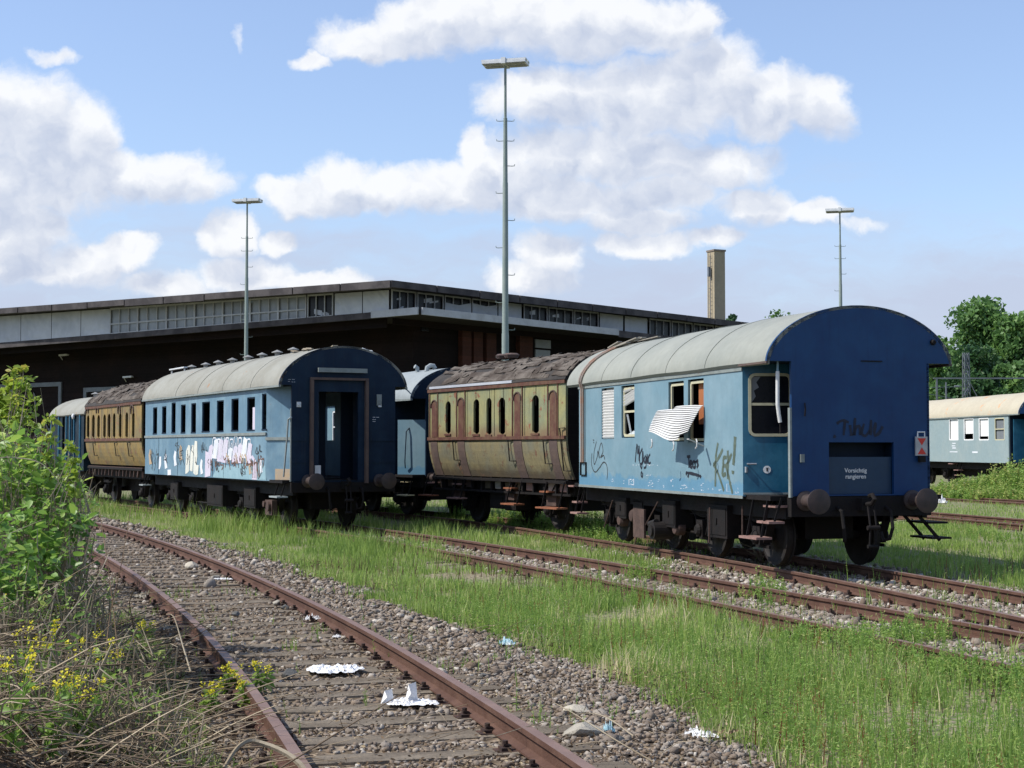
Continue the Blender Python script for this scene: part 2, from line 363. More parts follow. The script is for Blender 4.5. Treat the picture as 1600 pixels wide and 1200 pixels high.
weathered('sheet_white', (.46, .48, .51), (.33, .35, .39), .7, .35, rough=.6, bump=.5, bscale=.9)
weathered('pane_dusty', (.17, .185, .20), (.23, .25, .27), .8, .5, rough=.35, bump=.1, bscale=2)
weathered('pane_dark', (.006, .007, .011), (.014, .016, .022), .6, .6, rough=.3, bump=.05, spec=.15)
weathered('bar_white', (.42, .43, .44), (.3, .3, .3), .6, 1, rough=.7, bump=.1)
weathered('gate_frame', (.16, .18, .20), (.10, .11, .12), .7, 1, rough=.7, bump=.1)
weathered('mast_green', (.20, .25, .225), (.26, .30, .27), .6, 2, rust=.03, rough=.55, bump=.05)
weathered('mast_grey', (.30, .33, .33), (.24, .27, .27), .6, 2, rough=.5, bump=.05)
weathered('lamp_white', (.62, .64, .65), (.5, .52, .52), .6, 3, rough=.5, bump=.03)
weathered('lamp_glass', (.35, .36, .37), None, rough=.3, bump=0)
weathered('chimney_tan', (.36, .305, .205), (.30, .255, .175), .7, .5, streak=.2, scol=(.25, .2, .13), rough=.9, bump=.2, bscale=8)
weathered('chimney_cap', (.2, .165, .13), None, rough=.9, bump=.1)
weathered('bark', (.07, .055, .045), (.12, .10, .08), .7, 4, rough=.9, bump=.5)
weathered('paper_white', (.80, .80, .79), (.70, .70, .70), .6, 6, rough=.6, bump=.1)
weathered('paper_blue', (.35, .62, .70), (.72, .74, .75), .9, 9, rough=.5, bump=.1)
weathered('grey_rock', (.10, .10, .095), (.17, .165, .15), .7, 6, rough=.9, bump=.5)
weathered('pale_rock', (.46, .41, .32), (.34, .31, .26), .7, 6, rough=.9, bump=.5)
weathered('concrete', (.36, .33, .27), (.27, .25, .21), .7, 8, rough=.9, bump=.6, bscale=60)
weathered('brick_orange', (.40, .12, .05), (.3, .09, .04), .6, 8, rough=.9, bump=.3)
weathered('board_grey', (.30, .28, .24), (.22, .2, .17), .7, 3, rough=.9, bump=.4, grain=(2, 14, 14))
weathered('red_paint', (.60, .035, .02), (.5, .045, .03), .6, 6, rough=.5, bump=.03)
weathered('spray_black', (.03, .033, .035), (.06, .07, .075), .6, 6, rough=.6, bump=0)
weathered('spray_olive', (.075, .10, .07), (.12, .16, .13), .7, 8, rough=.6, bump=0)
weathered('spray_navy', (.012, .014, .025), None, rough=.6, bump=0)
weathered('spray_pink', (.60, .54, .62), (.48, .46, .56), .7, 3, rough=.6, bump=0)
weathered('spray_cream', (.66, .66, .58), (.55, .56, .5), .6, 3, rough=.6, bump=0)
weathered('spray_white', (.70, .72, .76), (.58, .62, .68), .6, 4, rough=.6, bump=0)
weathered('spray_aqua', (.26, .40, .45), (.20, .33, .38), .6, 4, rough=.6, bump=0)
weathered('spray_brown', (.17, .085, .055), (.10, .07, .06), .7, 5, rough=.6, bump=0)
weathered('spray_tan', (.45, .33, .2), (.35, .3, .24), .7, 5, rough=.6, bump=0)
weathered('dry_stem', (.24, .19, .125), (.42, .37, .28), .7, 1.4, rough=.85, bump=.2, spec=.15)
weathered('dry_brown', (.10, .065, .04), (.19, .135, .085), .7, 1.8, rough=.9, bump=.2, spec=.1)
leafmat('leaf_tree', (.06, .125, .035), (.10, .20, .055), (.18, .30, .08), .3)
leafmat('leaf_dark', (.028, .07, .025), (.045, .11, .035), (.09, .17, .05), .25)
leafmat('leaf_bramble', (.07, .15, .03), (.16, .29, .05), (.38, .48, .10), .38, .42)
leafmat('leaf_sapling', (.14, .24, .03), (.28, .36, .05), (.36, .28, .06), .42, .45)
leafmat('leaf_weed', (.10, .20, .04), (.23, .35, .07), (.44, .42, .16), .35)
leafmat('grass_mat', (.12, .20, .04), (.27, .37, .085), (.60, .51, .32), .35, .6)
leafmat('petal_yellow', (.62, .55, .03), (.75, .68, .05), (.7, .6, .04), .3)
leafmat('twig_mat', (.075, .052, .035), (.19, .14, .09), (.40, .33, .23), .0, .85)
# ------------------------------------------------------------ track alignments (world metres)
PA = [2.0518536810055292e-05, -0.00494289217817033, -0.18201044568286534, 1.539362968427473]
PB = [-9.851976007981569e-06, -0.002981670231847288, -0.23722552074537856, 8.743747082651884]
def lin(c, Y, y0, y1):
    c = np.array(c); Y = np.asarray(Y, float); d = np.polyder(c); Yc = np.clip(Y, y0, y1)
    return np.polyval(c, Yc)+np.polyval(d, Yc)*(Y-Yc)
CC = np.array([(7.95, 6), (7.45, 10), (6.85, 14), (6.33, 17.05), (5.80, 19.6), (5.08, 22.9), (4.72, 24.3), (4.12, 26.4), (3.67, 27.9), (3.15, 29.5), (1.95, 33), (.8, 36.5), (-.6, 40), (-1.6, 42.2), (-3.3, 45.3), (-8.7, 55.3)])
def xA(Y): return lin(PA, Y, 8, 39)
def xB(Y): return lin(PB, Y, 12, 46)
def xC(Y):
    Y = np.asarray(Y, float); return sum(np.interp(Y+o, CC[:, 1], CC[:, 0]) for o in (-1.5, -.75, 0, .75, 1.5))/5
def xD(Y): return 12.85+(38.6-np.asarray(Y, float))*.245
def xE(Y): return 17.3+(58.-np.asarray(Y, float))*.25
def xF(Y): return 22.85-(64.9-np.asarray(Y, float))*.0-(np.asarray(Y, float)-64.9)*.09
ZA, ZB = .27, .17                      # rail-head heights
def offs(X, Y, fn):                    # signed distance to a centre line
    e = .1; s = (fn(Y+e)-fn(Y-e))/(2*e); return (X-fn(Y))/np.sqrt(1+s*s)
def vnoise(X, Y, s, seed=0):
    """cheap smooth value noise on world coordinates"""
    X = np.asarray(X, float)/s; Y = np.asarray(Y, float)/s; i = np.floor(X); j = np.floor(Y); u = X-i; v = Y-j; u = u*u*(3-2*u); v = v*v*(3-2*v)
    def h(a, b):
        q = np.sin(a*127.1+b*311.7+seed*74.7)*43758.5453; return q-np.floor(q)
    return (h(i,j)*(1-u)+h(i+1,j)*u)*(1-v)+(h(i,j+1)*(1-u)+h(i+1,j+1)*u)*v
def fb(X, Y, s, seed=0): return .55*vnoise(X,Y,s,seed)+.3*vnoise(X,Y,s/2.1,seed+1)+.15*vnoise(X,Y,s/4.3,seed+2)
def hgt(X, Y):
    X = np.asarray(X, float); Y = np.asarray(Y, float); a = offs(X, Y, xA)
    h = .10*(1-smoothstep(1.7, 2.8, np.abs(a)))*(Y < 60)
    m = smoothstep(-1.35, -3.1, a)*(1-smoothstep(14, 24, Y))
    h = h+m*(.78+.3*(fb(X, Y, 1.3, 5)-.5))+smoothstep(-2.2, -3.5, a)*smoothstep(12, 18, Y)*.1
    h = h+(fb(X, Y, 1.9, 9)-.5)*.07*smoothstep(.9, 2.2, np.abs(a))
    return h
def grassy(X, Y):
    """how green the ground is: 1 grass, 0 ballast"""
    a = offs(X, Y, xA); b = offs(X, Y, xB); c = offs(X, Y, xC); d = offs(X, Y, xD); e = offs(X, Y, xE)
    n = fb(X, Y, 1.5, 3)-.5; n2 = fb(X, Y, .6, 4)-.5
    g = smoothstep(2.0, 2.7, a+n*1.2+n2*.7+.3*smoothstep(13, 20, Y))
    g = np.maximum(g, smoothstep(-2.6, -3.4, a)*.35)
    wl = 1.05-.5*smoothstep(24, 30, Y)
    near = smoothstep(-wl-.1, -wl+.55, b+n*.5)*(1-smoothstep(.9, 1.5, b+n*.6))       # ballast inside B
    g = g*(1-near*.93)
    btw = smoothstep(.7, 1.2, b)*smoothstep(-.9, -1.3, c)                              # strip between B and C
    g = g*(1-btw*smoothstep(27.5, 24.5, Y+n*3))
    cin = smoothstep(-1.35, -1.0, c)*(1-smoothstep(1.5, 2.3, c+n*1.1)); g = g*(1-cin*.95*smoothstep(36, 28, Y))
    g = g*(1-.75*smoothstep(1.0, .8, np.abs(d)))*(1-.7*smoothstep(1.0, .7, np.abs(e)))
    return np.clip(g, 0, 1)

# ------------------------------------------------------------ ground
def axis(lo, hi, st, far, n=16):
    core = np.arange(lo, hi+1e-6, st); k = np.geomspace(1, far/abs(st*4), n)*st*4
    return np.concatenate([(lo-k)[::-1], core, hi+k])
gx = axis(-16, 22, .28, 3500); gy = np.concatenate([[-3000, -400, -60, -10, 0, 4], np.arange(6, 62, .32), 62+np.geomspace(1, 5000, 20)])
GX, GY = np.meshgrid(gx, gy, indexing='ij'); GZ = np.where((GY > 4) & (GY < 80) & (np.abs(GX) < 40), hgt(GX, GY), 0)
nx, ny = GX.shape; ii = np.arange(nx*ny).reshape(nx, ny)
Fg = np.stack([ii[:-1, :-1], ii[1:, :-1], ii[1:, 1:], ii[:-1, 1:]], -1).reshape(-1, 4)
gm = bpy.data.materials.new('ground_mat'); gm.use_nodes = True; t = gm.node_tree; t.nodes.clear()
tcg = nd('ShaderNodeTexCoord', t)
def gn(s, d, r=.6):
    n = nd('ShaderNodeTexNoise', t); n.inputs['Scale'].default_value = s; n.inputs['Detail'].default_value = d; n.inputs['Roughness'].default_value = r; lk(tcg.outputs['Object'], n.inputs['Vector'], t); return n.outputs['Fac']
def gmix(f, a, b, bt='MIX'):
    n = nd('ShaderNodeMix', t, data_type='RGBA', blend_type=bt)
    for s, v in (('Factor', f), ('A', a), ('B', b)):
        if isinstance(v, tuple): n.inputs[s].default_value = v+(1,)
        elif isinstance(v, (int, float)): n.inputs[s].default_value = v
        else: lk(v, n.inputs[s], t)
    return n.outputs['Result']
def gss(x, a, b):
    n = nd('ShaderNodeMapRange', t, interpolation_type='SMOOTHSTEP'); n.inputs['From Min'].default_value = a; n.inputs['From Max'].default_value = b; lk(x, n.inputs['Value'], t); return n.outputs['Result']
vor = nd('ShaderNodeTexVoronoi', t); vor.inputs['Scale'].default_value = 17; lk(tcg.outputs['Object'], vor.inputs['Vector'], t)
vbw = nd('ShaderNodeRGBToBW', t); lk(vor.outputs['Color'], vbw.inputs[0], t)
grav = gmix(gss(gn(1.1, 5), .35, .65), (.125, .095, .068), (.19, .152, .11))
grav = gmix(gss(vbw.outputs[0], .3, .8), gmix(1.0, grav, (.6, .58, .55), 'MULTIPLY'), gmix(1.0, grav, (1.7, 1.7, 1.7), 'MULTIPLY'))
soil = gmix(gss(gn(.8, 6), .36, .56), (.19, .165, .10), (.115, .165, .05))
soil = gmix(gss(gn(14, 4), .4, .65), soil, (.28, .24, .17))
ga = nd('ShaderNodeAttribute', t, attribute_name='hue')
gc = gmix(ga.outputs['Fac'], grav, soil)
bs = nd('ShaderNodeBsdfPrincipled', t); lk(gc, bs.inputs['Base Color'], t); bs.inputs['Roughness'].default_value = .95; bs.inputs['Specular IOR Level'].default_value = .1
bp = nd('ShaderNodeBump', t); bp.inputs['Strength'].default_value = .8; bp.inputs['Distance'].default_value = .04; lk(vor.outputs['Distance'], bp.inputs['Height'], t); lk(bp.outputs[0], bs.inputs['Normal'], t)
og = nd('ShaderNodeOutputMaterial', t); lk(bs.outputs[0], og.inputs[0], t); MATS['ground_mat'] = gm
fast('ground', np.stack([GX, GY, GZ], -1).reshape(-1, 3), Fg, gm, hue=np.where(GY < 70, grassy(GX, np.clip(GY, 5, 75)), 1).ravel(), smooth=True, kind='structure', label='weedy rail yard ground of gravel and soil reaching to the horizon')

# ------------------------------------------------------------ tracks
def rail_mesh(name, fn, off, y0, y1, zt, parent, step=.5):
    ys = np.arange(y0, y1+.01, step); xs = fn(ys); e = .05; sl = (fn(ys+e)-fn(ys-e))/(2*e); L = np.sqrt(1+sl*sl); nx_, ny_ = 1/L, -sl/L
    prof = [(-.036, 0), (.036, 0), (.036, -.035), (.009, -.055), (.009, -.118), (.062, -.135), (.062, -.148), (-.062, -.148), (-.062, -.135), (-.009, -.118), (-.009, -.055), (-.036, -.035)]
    g = G(); n = len(prof)
    wob = (vnoise(ys, ys*0+off, 5, 31)-.5)*.018
    for i in range(len(ys)):
        for (o, z) in prof:
            q = off+o+wob[i]*.6; g.v.append((xs[i]+nx_[i]*q, ys[i]+ny_[i]*q, zt+z+wob[i]*.5))
    for i in range(len(ys)-1):
        for k in range(n):
            a = i*n+k; b = i*n+(k+1) % n; g.f.append((a, a+n, b+n, b))
    g.f.append(tuple(range(n))); g.f.append(tuple(range((len(ys)-1)*n+n-1, (len(ys)-1)*n-1, -1)))
    me_o = g.build(name, MATS['rail_rust'], parent); me_o.data.materials.append(MATS['rail_head'])
    for i, p in enumerate(me_o.data.polygons):
        if i < (len(ys)-1)*n and i % n == 0: p.material_index = 1
    return me_o
def sleeper_obj(seed):
    r = random.Random(seed); g = G(); n = 7; L = 1.28; w = .125
    pts = []
    for i in range(n+1):
        x = -L+2*L*i/n; j = lambda a: r.uniform(-a, a)
        pts += [(x, -w+j(.012), -.10), (x, -w+j(.014), j(.008)), (x, -w*.35, .004+j(.006)), (x, w*.3, j(.009)-.002), (x, w+j(.014), j(.008)), (x, w+j(.012), -.10)]
    m = 6; fs = []
    for i in range(n):
        for k in range(m-1): a = i*m+k; fs.append((a, a+m, a+m+1, a+1))
    fs += [tuple(range(m)), tuple(range(n*m+m-1, n*m-1, -1))]
    g.add(pts, fs); o = g.build('sleeper', MATS['sleeper_wood']); return o
slp = [sleeper_obj(i) for i in range(5)]
g = G(); g.box(-.16, .16, -.07, .07, -.006, .002)
for s in (-1, 1):
    g.box(s*.07, s*.13, -.05, .05, 0.0, .022); g.cyl((s*.095, 0, .02), (s*.095, 0, .062), .019, n=6); g.bar((s*.06, 0, .028), (s*.11, 0, .04), .05, .012)
clip0 = g.build('rail_fastening', MATS['clip_iron'])
SL = {}
def track(name, label, fn, y0, y1, zt, sp=.62, clips=True, y_s0=None, y_s1=None, drop=0., rot=0.):
    ym = (y0+y1)/2; root = empty(name, (0, 0, 0), label=label, cat='railway track', group='rusty railway tracks')
    for s in (-1, 1): rail_mesh('rail', fn, s*.753, y0, y1, zt, root)
    y = y_s0 or y0
    k = 0
    SL[zt] = []
    while y < (y_s1 or y1) and k < 99:
        SL[zt].append(y)
        e = .1; sl = float(fn(y+e)-fn(y-e))/(2*e); a = math.atan2(-sl, 1)
        r_ = rnd.uniform(-.02, .02)
        so = put('sleeper', rnd.choice(slp), root, (float(fn(y))+rnd.uniform(-.04, .04), y, zt-.156-drop), -math.atan(sl)+r_)
        if clips:
            for s in (-1, 1): put('rail_fastening', clip0, so, (s*.753, 0, .004+drop))
        y += sp*math.cos(math.atan(sl)); k += 1
    return root
track('railway_track', 'foreground track with weathered timber sleepers curving left past the brambles', xA, 6.5, 60, ZA, y_s0=7.2, y_s1=48)
track('railway_track', 'middle rusty track with grass over its near rail, running beneath the graffiti coach', xB, 8, 66, ZB, y_s0=12, drop=.015)
track('railway_track', 'rusty track under the big blue carriage with closed end wall', xC, 9, 54, ZB, y_s0=14, drop=.02)
track('railway_track', 'rusty track in the grass just beyond the big blue carriage, right side', xD, 24, 80, ZB, y_s0=27, y_s1=62, sp=.9)
track('railway_track', 'overgrown track farthest right, just in front of the distant blue coach', xE, 34, 90, .12, y_s0=40, y_s1=66, sp=1.2, clips=False)
for o in slp+[clip0]: bpy.data.objects.remove(o)

# ------------------------------------------------------------ ballast stones (uncountable)
ico = np.array([(-1,1.618,0),(1,1.618,0),(-1,-1.618,0),(1,-1.618,0),(0,-1,1.618),(0,1,1.618),(0,-1,-1.618),(0,1,-1.618),(1.618,0,-1),(1.618,0,1),(-1.618,0,-1),(-1.618,0,1)])/1.9
icf = np.array([(0,11,5),(0,5,1),(0,1,7),(0,7,10),(0,10,11),(1,5,9),(5,11,4),(11,10,2),(10,7,6),(7,1,8),(3,9,4),(3,4,2),(3,2,6),(3,6,8),(3,8,9),(4,9,5),(2,4,11),(6,2,10),(8,6,7),(9,8,1)])
def stones(name, P, size, hue, m, **k):
    n = len(P); V = ico[None]*(1+rng.uniform(-.42, .38, (n, 12, 1)))*(size[:, None, None]*rng.uniform(.42, 1.3, (n, 1, 3))*np.array([1.15, 1.15, .8]))
    a = rng.uniform(0, 6.28, n); c, s = np.cos(a)[:, None], np.sin(a)[:, None]
    X = V[..., 0]*c-V[..., 1]*s; Y = V[..., 0]*s+V[..., 1]*c; V = np.stack([X, Y, V[..., 2]], -1)+P[:, None]
    Fs = (icf[None]+np.arange(n)[:, None, None]*12).reshape(-1, 3)
    return fast(name, V.reshape(-1, 3), Fs, m, hue=np.repeat(hue, 12), **k)
def scatter(fn, y0, y1, w0, w1, dens):
    n = int((y1-y0)*(w1-w0)*dens); Y = rng.uniform(y0, y1, n); o = rng.uniform(w0, w1, n); e = .1; sl = (fn(Y+e)-fn(Y-e))/(2*e); L = np.sqrt(1+sl*sl)
    return fn(Y)+o/L, Y-o*sl/L, o
def ballast(name, fn, spec, zt, label, whitef, smin=.018, smax=.045, inz=-.155, dip=0., inner=0.):
    PX, PY, OO, SZ = [], [], [], []
    for (y0, y1, w0, w1, dens, mul) in spec:
        X, Y, o = scatter(fn, y0, y1, w0, w1, dens); PX.append(X); PY.append(Y); OO.append(o); SZ.append(mul*(smin+(smax-smin)*rng.random(len(X))**2.2)*(1+.9*(rng.random(len(X)) < .015)*(Y < 22)))
    X, Y, o, sz = map(np.concatenate, (PX, PY, OO, SZ)); g_ = grassy(X, Y)
    keep = (rng.random(len(X)) > g_*1.05) & ((np.abs(o) < 1.35) | (rng.random(len(X)) < .35+.75*fb(X, Y, .8, 15)))
    # fewer stones lying on top of the timber
    X, Y, o, sz = X[keep], Y[keep], o[keep], sz[keep]
    Z = np.where(np.abs(o) < 1.25, zt+inz-.035+.02*vnoise(X, Y, .5, 7)-dip, hgt(X, Y)+.004)+sz*.25
    hue = np.clip(rng.beta(1.2, 4.5, len(X))+(rng.random(len(X)) < whitef)*rng.uniform(.3, .8, len(X)), 0, 1)
    e = .1; sl_ = (fn(Y+e)-fn(Y-e))/(2*e); yk = Y+o*sl_/np.sqrt(1+sl_**2); ks = np.array(SL.get(zt, [0])); dk = np.min(np.abs(yk[:, None]-ks[None]), axis=1)
    thin = ((np.abs(o) < 1.3) & (dk < .14) & (rng.random(len(X)) < inner)) | ((np.abs(o) < .72) & (rng.random(len(X)) < .45)) if inner else np.zeros(len(X), bool)
    nearrail = (thin > 0) | (np.minimum(np.abs(np.abs(o)-.753), 1) < .06)
    X, Y, Z, sz, hue = [q[~nearrail] for q in (X, Y, Z, sz, hue)]
    stones(name, np.stack([X, Y, Z], -1), sz, hue, MATS['stone_mat'], kind='stuff', label=label)
ballast('ballast', xA, [(7, 14, -1.9, 2.9, 950, .68), (14, 21, -1.9, 2.9, 420, .9), (21, 32, -2.6, 2.8, 150, 1.2), (32, 46, -2.2, 2.6, 60, 1.6)], ZA, 'brown and grey ballast stones around the foreground track', .04, dip=-.008, inner=.96)
ballast('ballast', xB, [(13, 22, -1.3, 1.3, 330, 1), (22, 32, -1.2, 1.2, 190, 1.2), (32, 44, -1.2, 1.2, 60, 1.5)], ZB, 'pale ballast stones between the rails of the middle track', .16, inz=-.15)
ballast('ballast', xC, [(15, 22, -1.6, 2.6, 260, 1.05), (22, 31, -2.4, 2.6, 170, 1.25), (31, 40, -1.5, 1.5, 40, 1.5)], ZB, 'pale ballast stones beneath and beside the big blue carriage', .2, inz=-.15)
# ------------------------------------------------------------ carriages
class Car:
    """local frame: +x towards the near end, -y the sunlit side, z from rail head"""
    def __init__(s, name, label, cat, x, y, d, z=ZB, group='derelict railway carriages'):
        s.e = Vector((d[0], d[1], 0)).normalized(); s.o = Vector((x, y, z)); s.rz = math.atan2(s.e.y, s.e.x)
        s.root = empty(name, s.o, s.rz, label=label, cat=cat, group=group); s.n = Vector((-s.e.y, s.e.x, 0))
        s.Mi = (Matrix.Translation(s.o) @ Matrix.Rotation(s.rz, 4, 'Z')).inverted()
    def hit(s, px, py, y):           # local (x, z) where a sight line meets the plane y
        o = s.Mi @ Vector((0, 0, CAMZ)); d = s.Mi.to_3x3() @ ray(px, py); t = (y-o.y)/d.y; return o.x+t*d.x, o.z+t*d.z
    def hitx(s, px, py, x):
        o = s.Mi @ Vector((0, 0, CAMZ)); d = s.Mi.to_3x3() @ ray(px, py); t = (x-o.x)/d.x; return o.y+t*d.y, o.z+t*d.z
    def rect(s, x0, y0, x1, y1, yp):
        xm0, _ = s.hit(x0, (y0+y1)/2, yp); xm1, _ = s.hit(x1, (y0+y1)/2, yp)
        zt = (s.hit(x0, y0, yp)[1]+s.hit(x1, y0, yp)[1])/2; zb = (s.hit(x0, y1, yp)[1]+s.hit(x1, y1, yp)[1])/2
        return (min(xm0, xm1), max(xm0, xm1), zb, zt)
def arch(hw, ze, zc, p=.58): return lambda y: ze+(zc-ze)*(max(0, 1-(y/hw)**2))**p
def roof(car, x0, x1, hw, ze, zc, m, th=.045, name='roof', n=36, seams=(), p=.58, jag=0, sag=0, label=None):
    g = G(); f = arch(hw, ze, zc, p); ys = [-hw*math.cos(math.pi*i/n) for i in range(n+1)]; nx_ = max(2, int((x1-x0)/.5)); xs = [x0+(x1-x0)*i/nx_ for i in range(nx_+1)]
    for L_, off in ((0, 0), (1, -th)):
        for x in xs:
            for y in ys:
                z = f(y)+off+(math.sin(x*2.1+y)*.006); y2 = y*(1+off/hw)
                g.v.append((x, y2, z-sag*math.sin(math.pi*(x-x0)/(x1-x0))))
    m_ = n+1; N = len(xs)*m_
    for i in range(len(xs)-1):
        for k in range(n):
            a = i*m_+k; g.f.append((a, a+m_, a+m_+1, a+1)); g.f.append((N+a, N+a+1, N+a+m_+1, N+a+m_))
        for k in (0, n): a = i*m_+k; g.f.append((a, a+m_, N+a+m_, N+a) if k else (a, N+a, N+a+m_, a+m_))
    for i in (0, len(xs)-1):
        for k in range(n): a = i*m_+k; g.f.append((a, a+1, N+a+1, N+a) if i == 0 else (a, N+a, N+a+1, a+1))
    for sx in seams:
        pts = [(sx, y*1.002, f(y)+.006) for y in ys]; g.tube(pts, .006, 5)
    return g.build(name, m, car.root, label, smooth=True)
def endarch(car, x, hw, ze, zc, m, th=.05, name='end_gable', p=.58, n=32, parent=None):
    f = arch(hw, ze, zc, p); g = G(); pts = [(x, -hw*math.cos(math.pi*i/n), f(-hw*math.cos(math.pi*i/n))) for i in range(n+1)]
    for i in range(n):
        y0, z0 = pts[i][1:]; y1, z1 = pts[i+1][1:]
        b = len(g.v); g.v += [(x, y0, ze), (x, y1, ze), (x, y1, z1), (x, y0, z0), (x-th, y0, ze), (x-th, y1, ze), (x-th, y1, z1), (x-th, y0, z0)]
        g.f += [(b, b+1, b+2, b+3), (b+7, b+6, b+5, b+4), (b+3, b+2, b+6, b+7), (b, b+4, b+5, b+1)]
    return g.build(name, m, parent or car.root)
_wheel = None
def wheelset(car, x, r=.47, m='wheel_iron', boxz=None, lit='black_iron'):
    g = G(); g.lathe((x, 0, 0), [(r, 0)], 3) if False else None
    for s in (-1, 1):
        g = G(); y = s*.75
        pr = [(.09, -.09*s), (.09, -.07*s), (r*.55, -.02*s), (r-.06, -.055*s), (r-.055, -.06*s), (r, -.06*s), (r, .045*s), (r+.03, .05*s), (r+.03, .075*s), (r-.06, .075*s), (r*.55, .03*s), (.09, .09*s)]
        g.lathe((x, y, r), [(a, -b) for a, b in pr], 28, 'y'); g.build('wheel', MATS[m], car.root, smooth=True)
        g = G(); yb = s*1.02
        g.box(x-.13, x+.13, yb-.1, yb+.08, r-.14, r+.15); g.lathe((x, yb+s*.08, r-.02), [(.11, 0), (.11, s*.05), (.07, s*.09)], 12, 'y'); g.build('axle_box', MATS[lit], car.root)
        g = G()
        for i in range(6): L = .62-.085*i; g.box(x-L, x+L, s*1.02-.045, s*1.02+.045, r+.16+.018*i+.05, r+.175+.018*i+.05) if i else g.tube([(x+.62*q, s*1.02, r+.21+.10*abs(q)**2) for q in (-1, -.5, 0, .5, 1)], .03)
        g.build('leaf_spring', MATS[lit], car.root)
    G().cyl((x, -.72, r), (x, .72, r), .075, n=10).build('axle', MATS[m], car.root)
def underframe(car, x0, x1, hw, zb, m='black_iron', axles=(), r=.47, guards=True, truss=True):
    g = G()
    for s in (-1, 1): g.box(x0, x1, s*(hw-.38), s*(hw-.30), zb-.32, zb-.04)
    for x in np.linspace(x0+.2, x1-.2, 8): g.box(x-.05, x+.05, -(hw-.38), hw-.38, zb-.27, zb-.06)
    g.box(x0, x1, -hw+.05, hw-.05, zb-.04, zb+.03)
    g.box(x0+.9, x1-.9, -.42, .42, .42, zb-.28)  # added dark core, blocks the see-through below the floor
    g.build('underframe', MATS[m], car.root)
    for x in axles:
        wheelset(car, x, r)
        if guards:
            for s in (-1, 1):
                g = G()
                for q in (-1, 1): g.bar((x+q*.42, s*1.0, zb-.2), (x+q*.15, s*1.0, r-.1), .02, .14, (0, 1, 0))
                g.bar((x-.24, s*1.0, r-.17), (x+.24, s*1.0, r-.17), .03, .05)
                g.build('axle_guard', MATS[m], car.root)
    if truss:
        a, b = x0+2.2, x1-2.2
        for s in (-1, 1):
            G().tube([(a, s*(hw-.45), zb-.25), (a+1.4, s*(hw-.5), zb-.72), (b-1.4, s*(hw-.5), zb-.72), (b, s*(hw-.45), zb-.25)], .022).build('truss_rod', MATS[m], car.root)
        g = G(); xm = (a+b)/2; g.box(xm-1.0, xm-.1, -.55, .55, zb-.78, zb-.3); g.cyl((xm+.3, -.9, zb-.55), (xm+.3, .3, zb-.55), .2); g.cyl((xm+.9, -.3, zb-.5), (xm+2.0, -.3, zb-.5), .17); g.build('brake_gear', MATS[m], car.root)
def buffers(car, x, hw=.875, z=1.06, L=.62, m='buffer_iron', r=.185, yo=0.):
    for s in (-1, 1):
        g = G(); L = x; g.lathe((0, s*hw+yo, z), [(.15, 0), (.15, .03), (.10, .05), (.10, .33), (.065, .34), (.065, L-.06), (r*.6, L-.05), (r, L-.035), (r+.002, L-.012), (r*.8, L), (.02, L+.012)], 28, 'x')
        g.build('buffer', MATS[m], car.root, smooth=True)
def coupling(car, x, z=1.0, m='black_iron'):
    g = G(); g.box(x-.05, x+.14, -.08, .08, z-.09, z+.09); g.tube([(x+.1, 0, z), (x+.3, 0, z+.02), (x+.38, 0, z+.09), (x+.31, 0, z+.15), (x+.22, 0, z+.13)], .035, 8); g.build('draw_hook', MATS[m], car.root)
    g = G()
    for i, (a, b) in enumerate((((x+.26, z-.02), (x+.33, z-.34)), ((x+.33, z-.34), (x+.3, z-.62)))):
        for s in (-1, 1): g.tube([(a[0], s*.05, a[1]), (b[0], s*.05, b[1])], .018)
    g.cyl((x+.33, -.1, z-.34), (x+.33, .1, z-.34), .035); g.cyl((x+.3, -.08, z-.62), (x+.3, .08, z-.62), .03); g.build('screw_coupling', MATS[m], car.root)
    for s in (-.42, .40): G().tube([(x, s, z-.05), (x+.14, s, z-.1), (x+.2, s, z-.35), (x+.16, s*.92, z-.52), (x+.06, s*.8, z-.55), (x+.02, s*.75, z-.42)], .028, 8).build('brake_hose', MATS[m], car.root)
def boxes(car, specs, m='black_iron'):  # dark boxes added to make the underside blacker
    for i, (x, y, z0, z1, w, d) in enumerate(specs):
        g = G(); g.box(x-w/2, x+w/2, y-d/2, y+d/2, z0, z1); g.box(x-w/2+.04, x+w/2-.04, y-d/2-.012, y-d/2+.01, z0+.05, z1-.05); g.box(x-.03, x+.03, y-d/2-.03, y-d/2+.01, (z0+z1)/2-.05, (z0+z1)/2+.05); g.bar((x-w/2+.06, y, z1-.01), (x-w/2+.06, y, z1+.25), .03, .03); g.bar((x+w/2-.06, y, z1-.01), (x+w/2-.06, y, z1+.25), .03, .03); g.build('dark_filler_box', MATS[m], car.root)
def step(car, x, y, z, w=.5, d=.28, m='step_wood', s=-1, zt=1.1, th=.035):
    g = G(); g.box(x-w/2, x+w/2, y-d/2, y+d/2, z-th, z); o = g.build('step_board', MATS[m], car.root)
    for q in (-1, 1): G().bar((x+q*w*.4, y-s*d*.4, zt), (x+q*w*.4, y+s*d*.1, z-th), .012, .035).build('step_bracket', MATS['black_iron'], o)
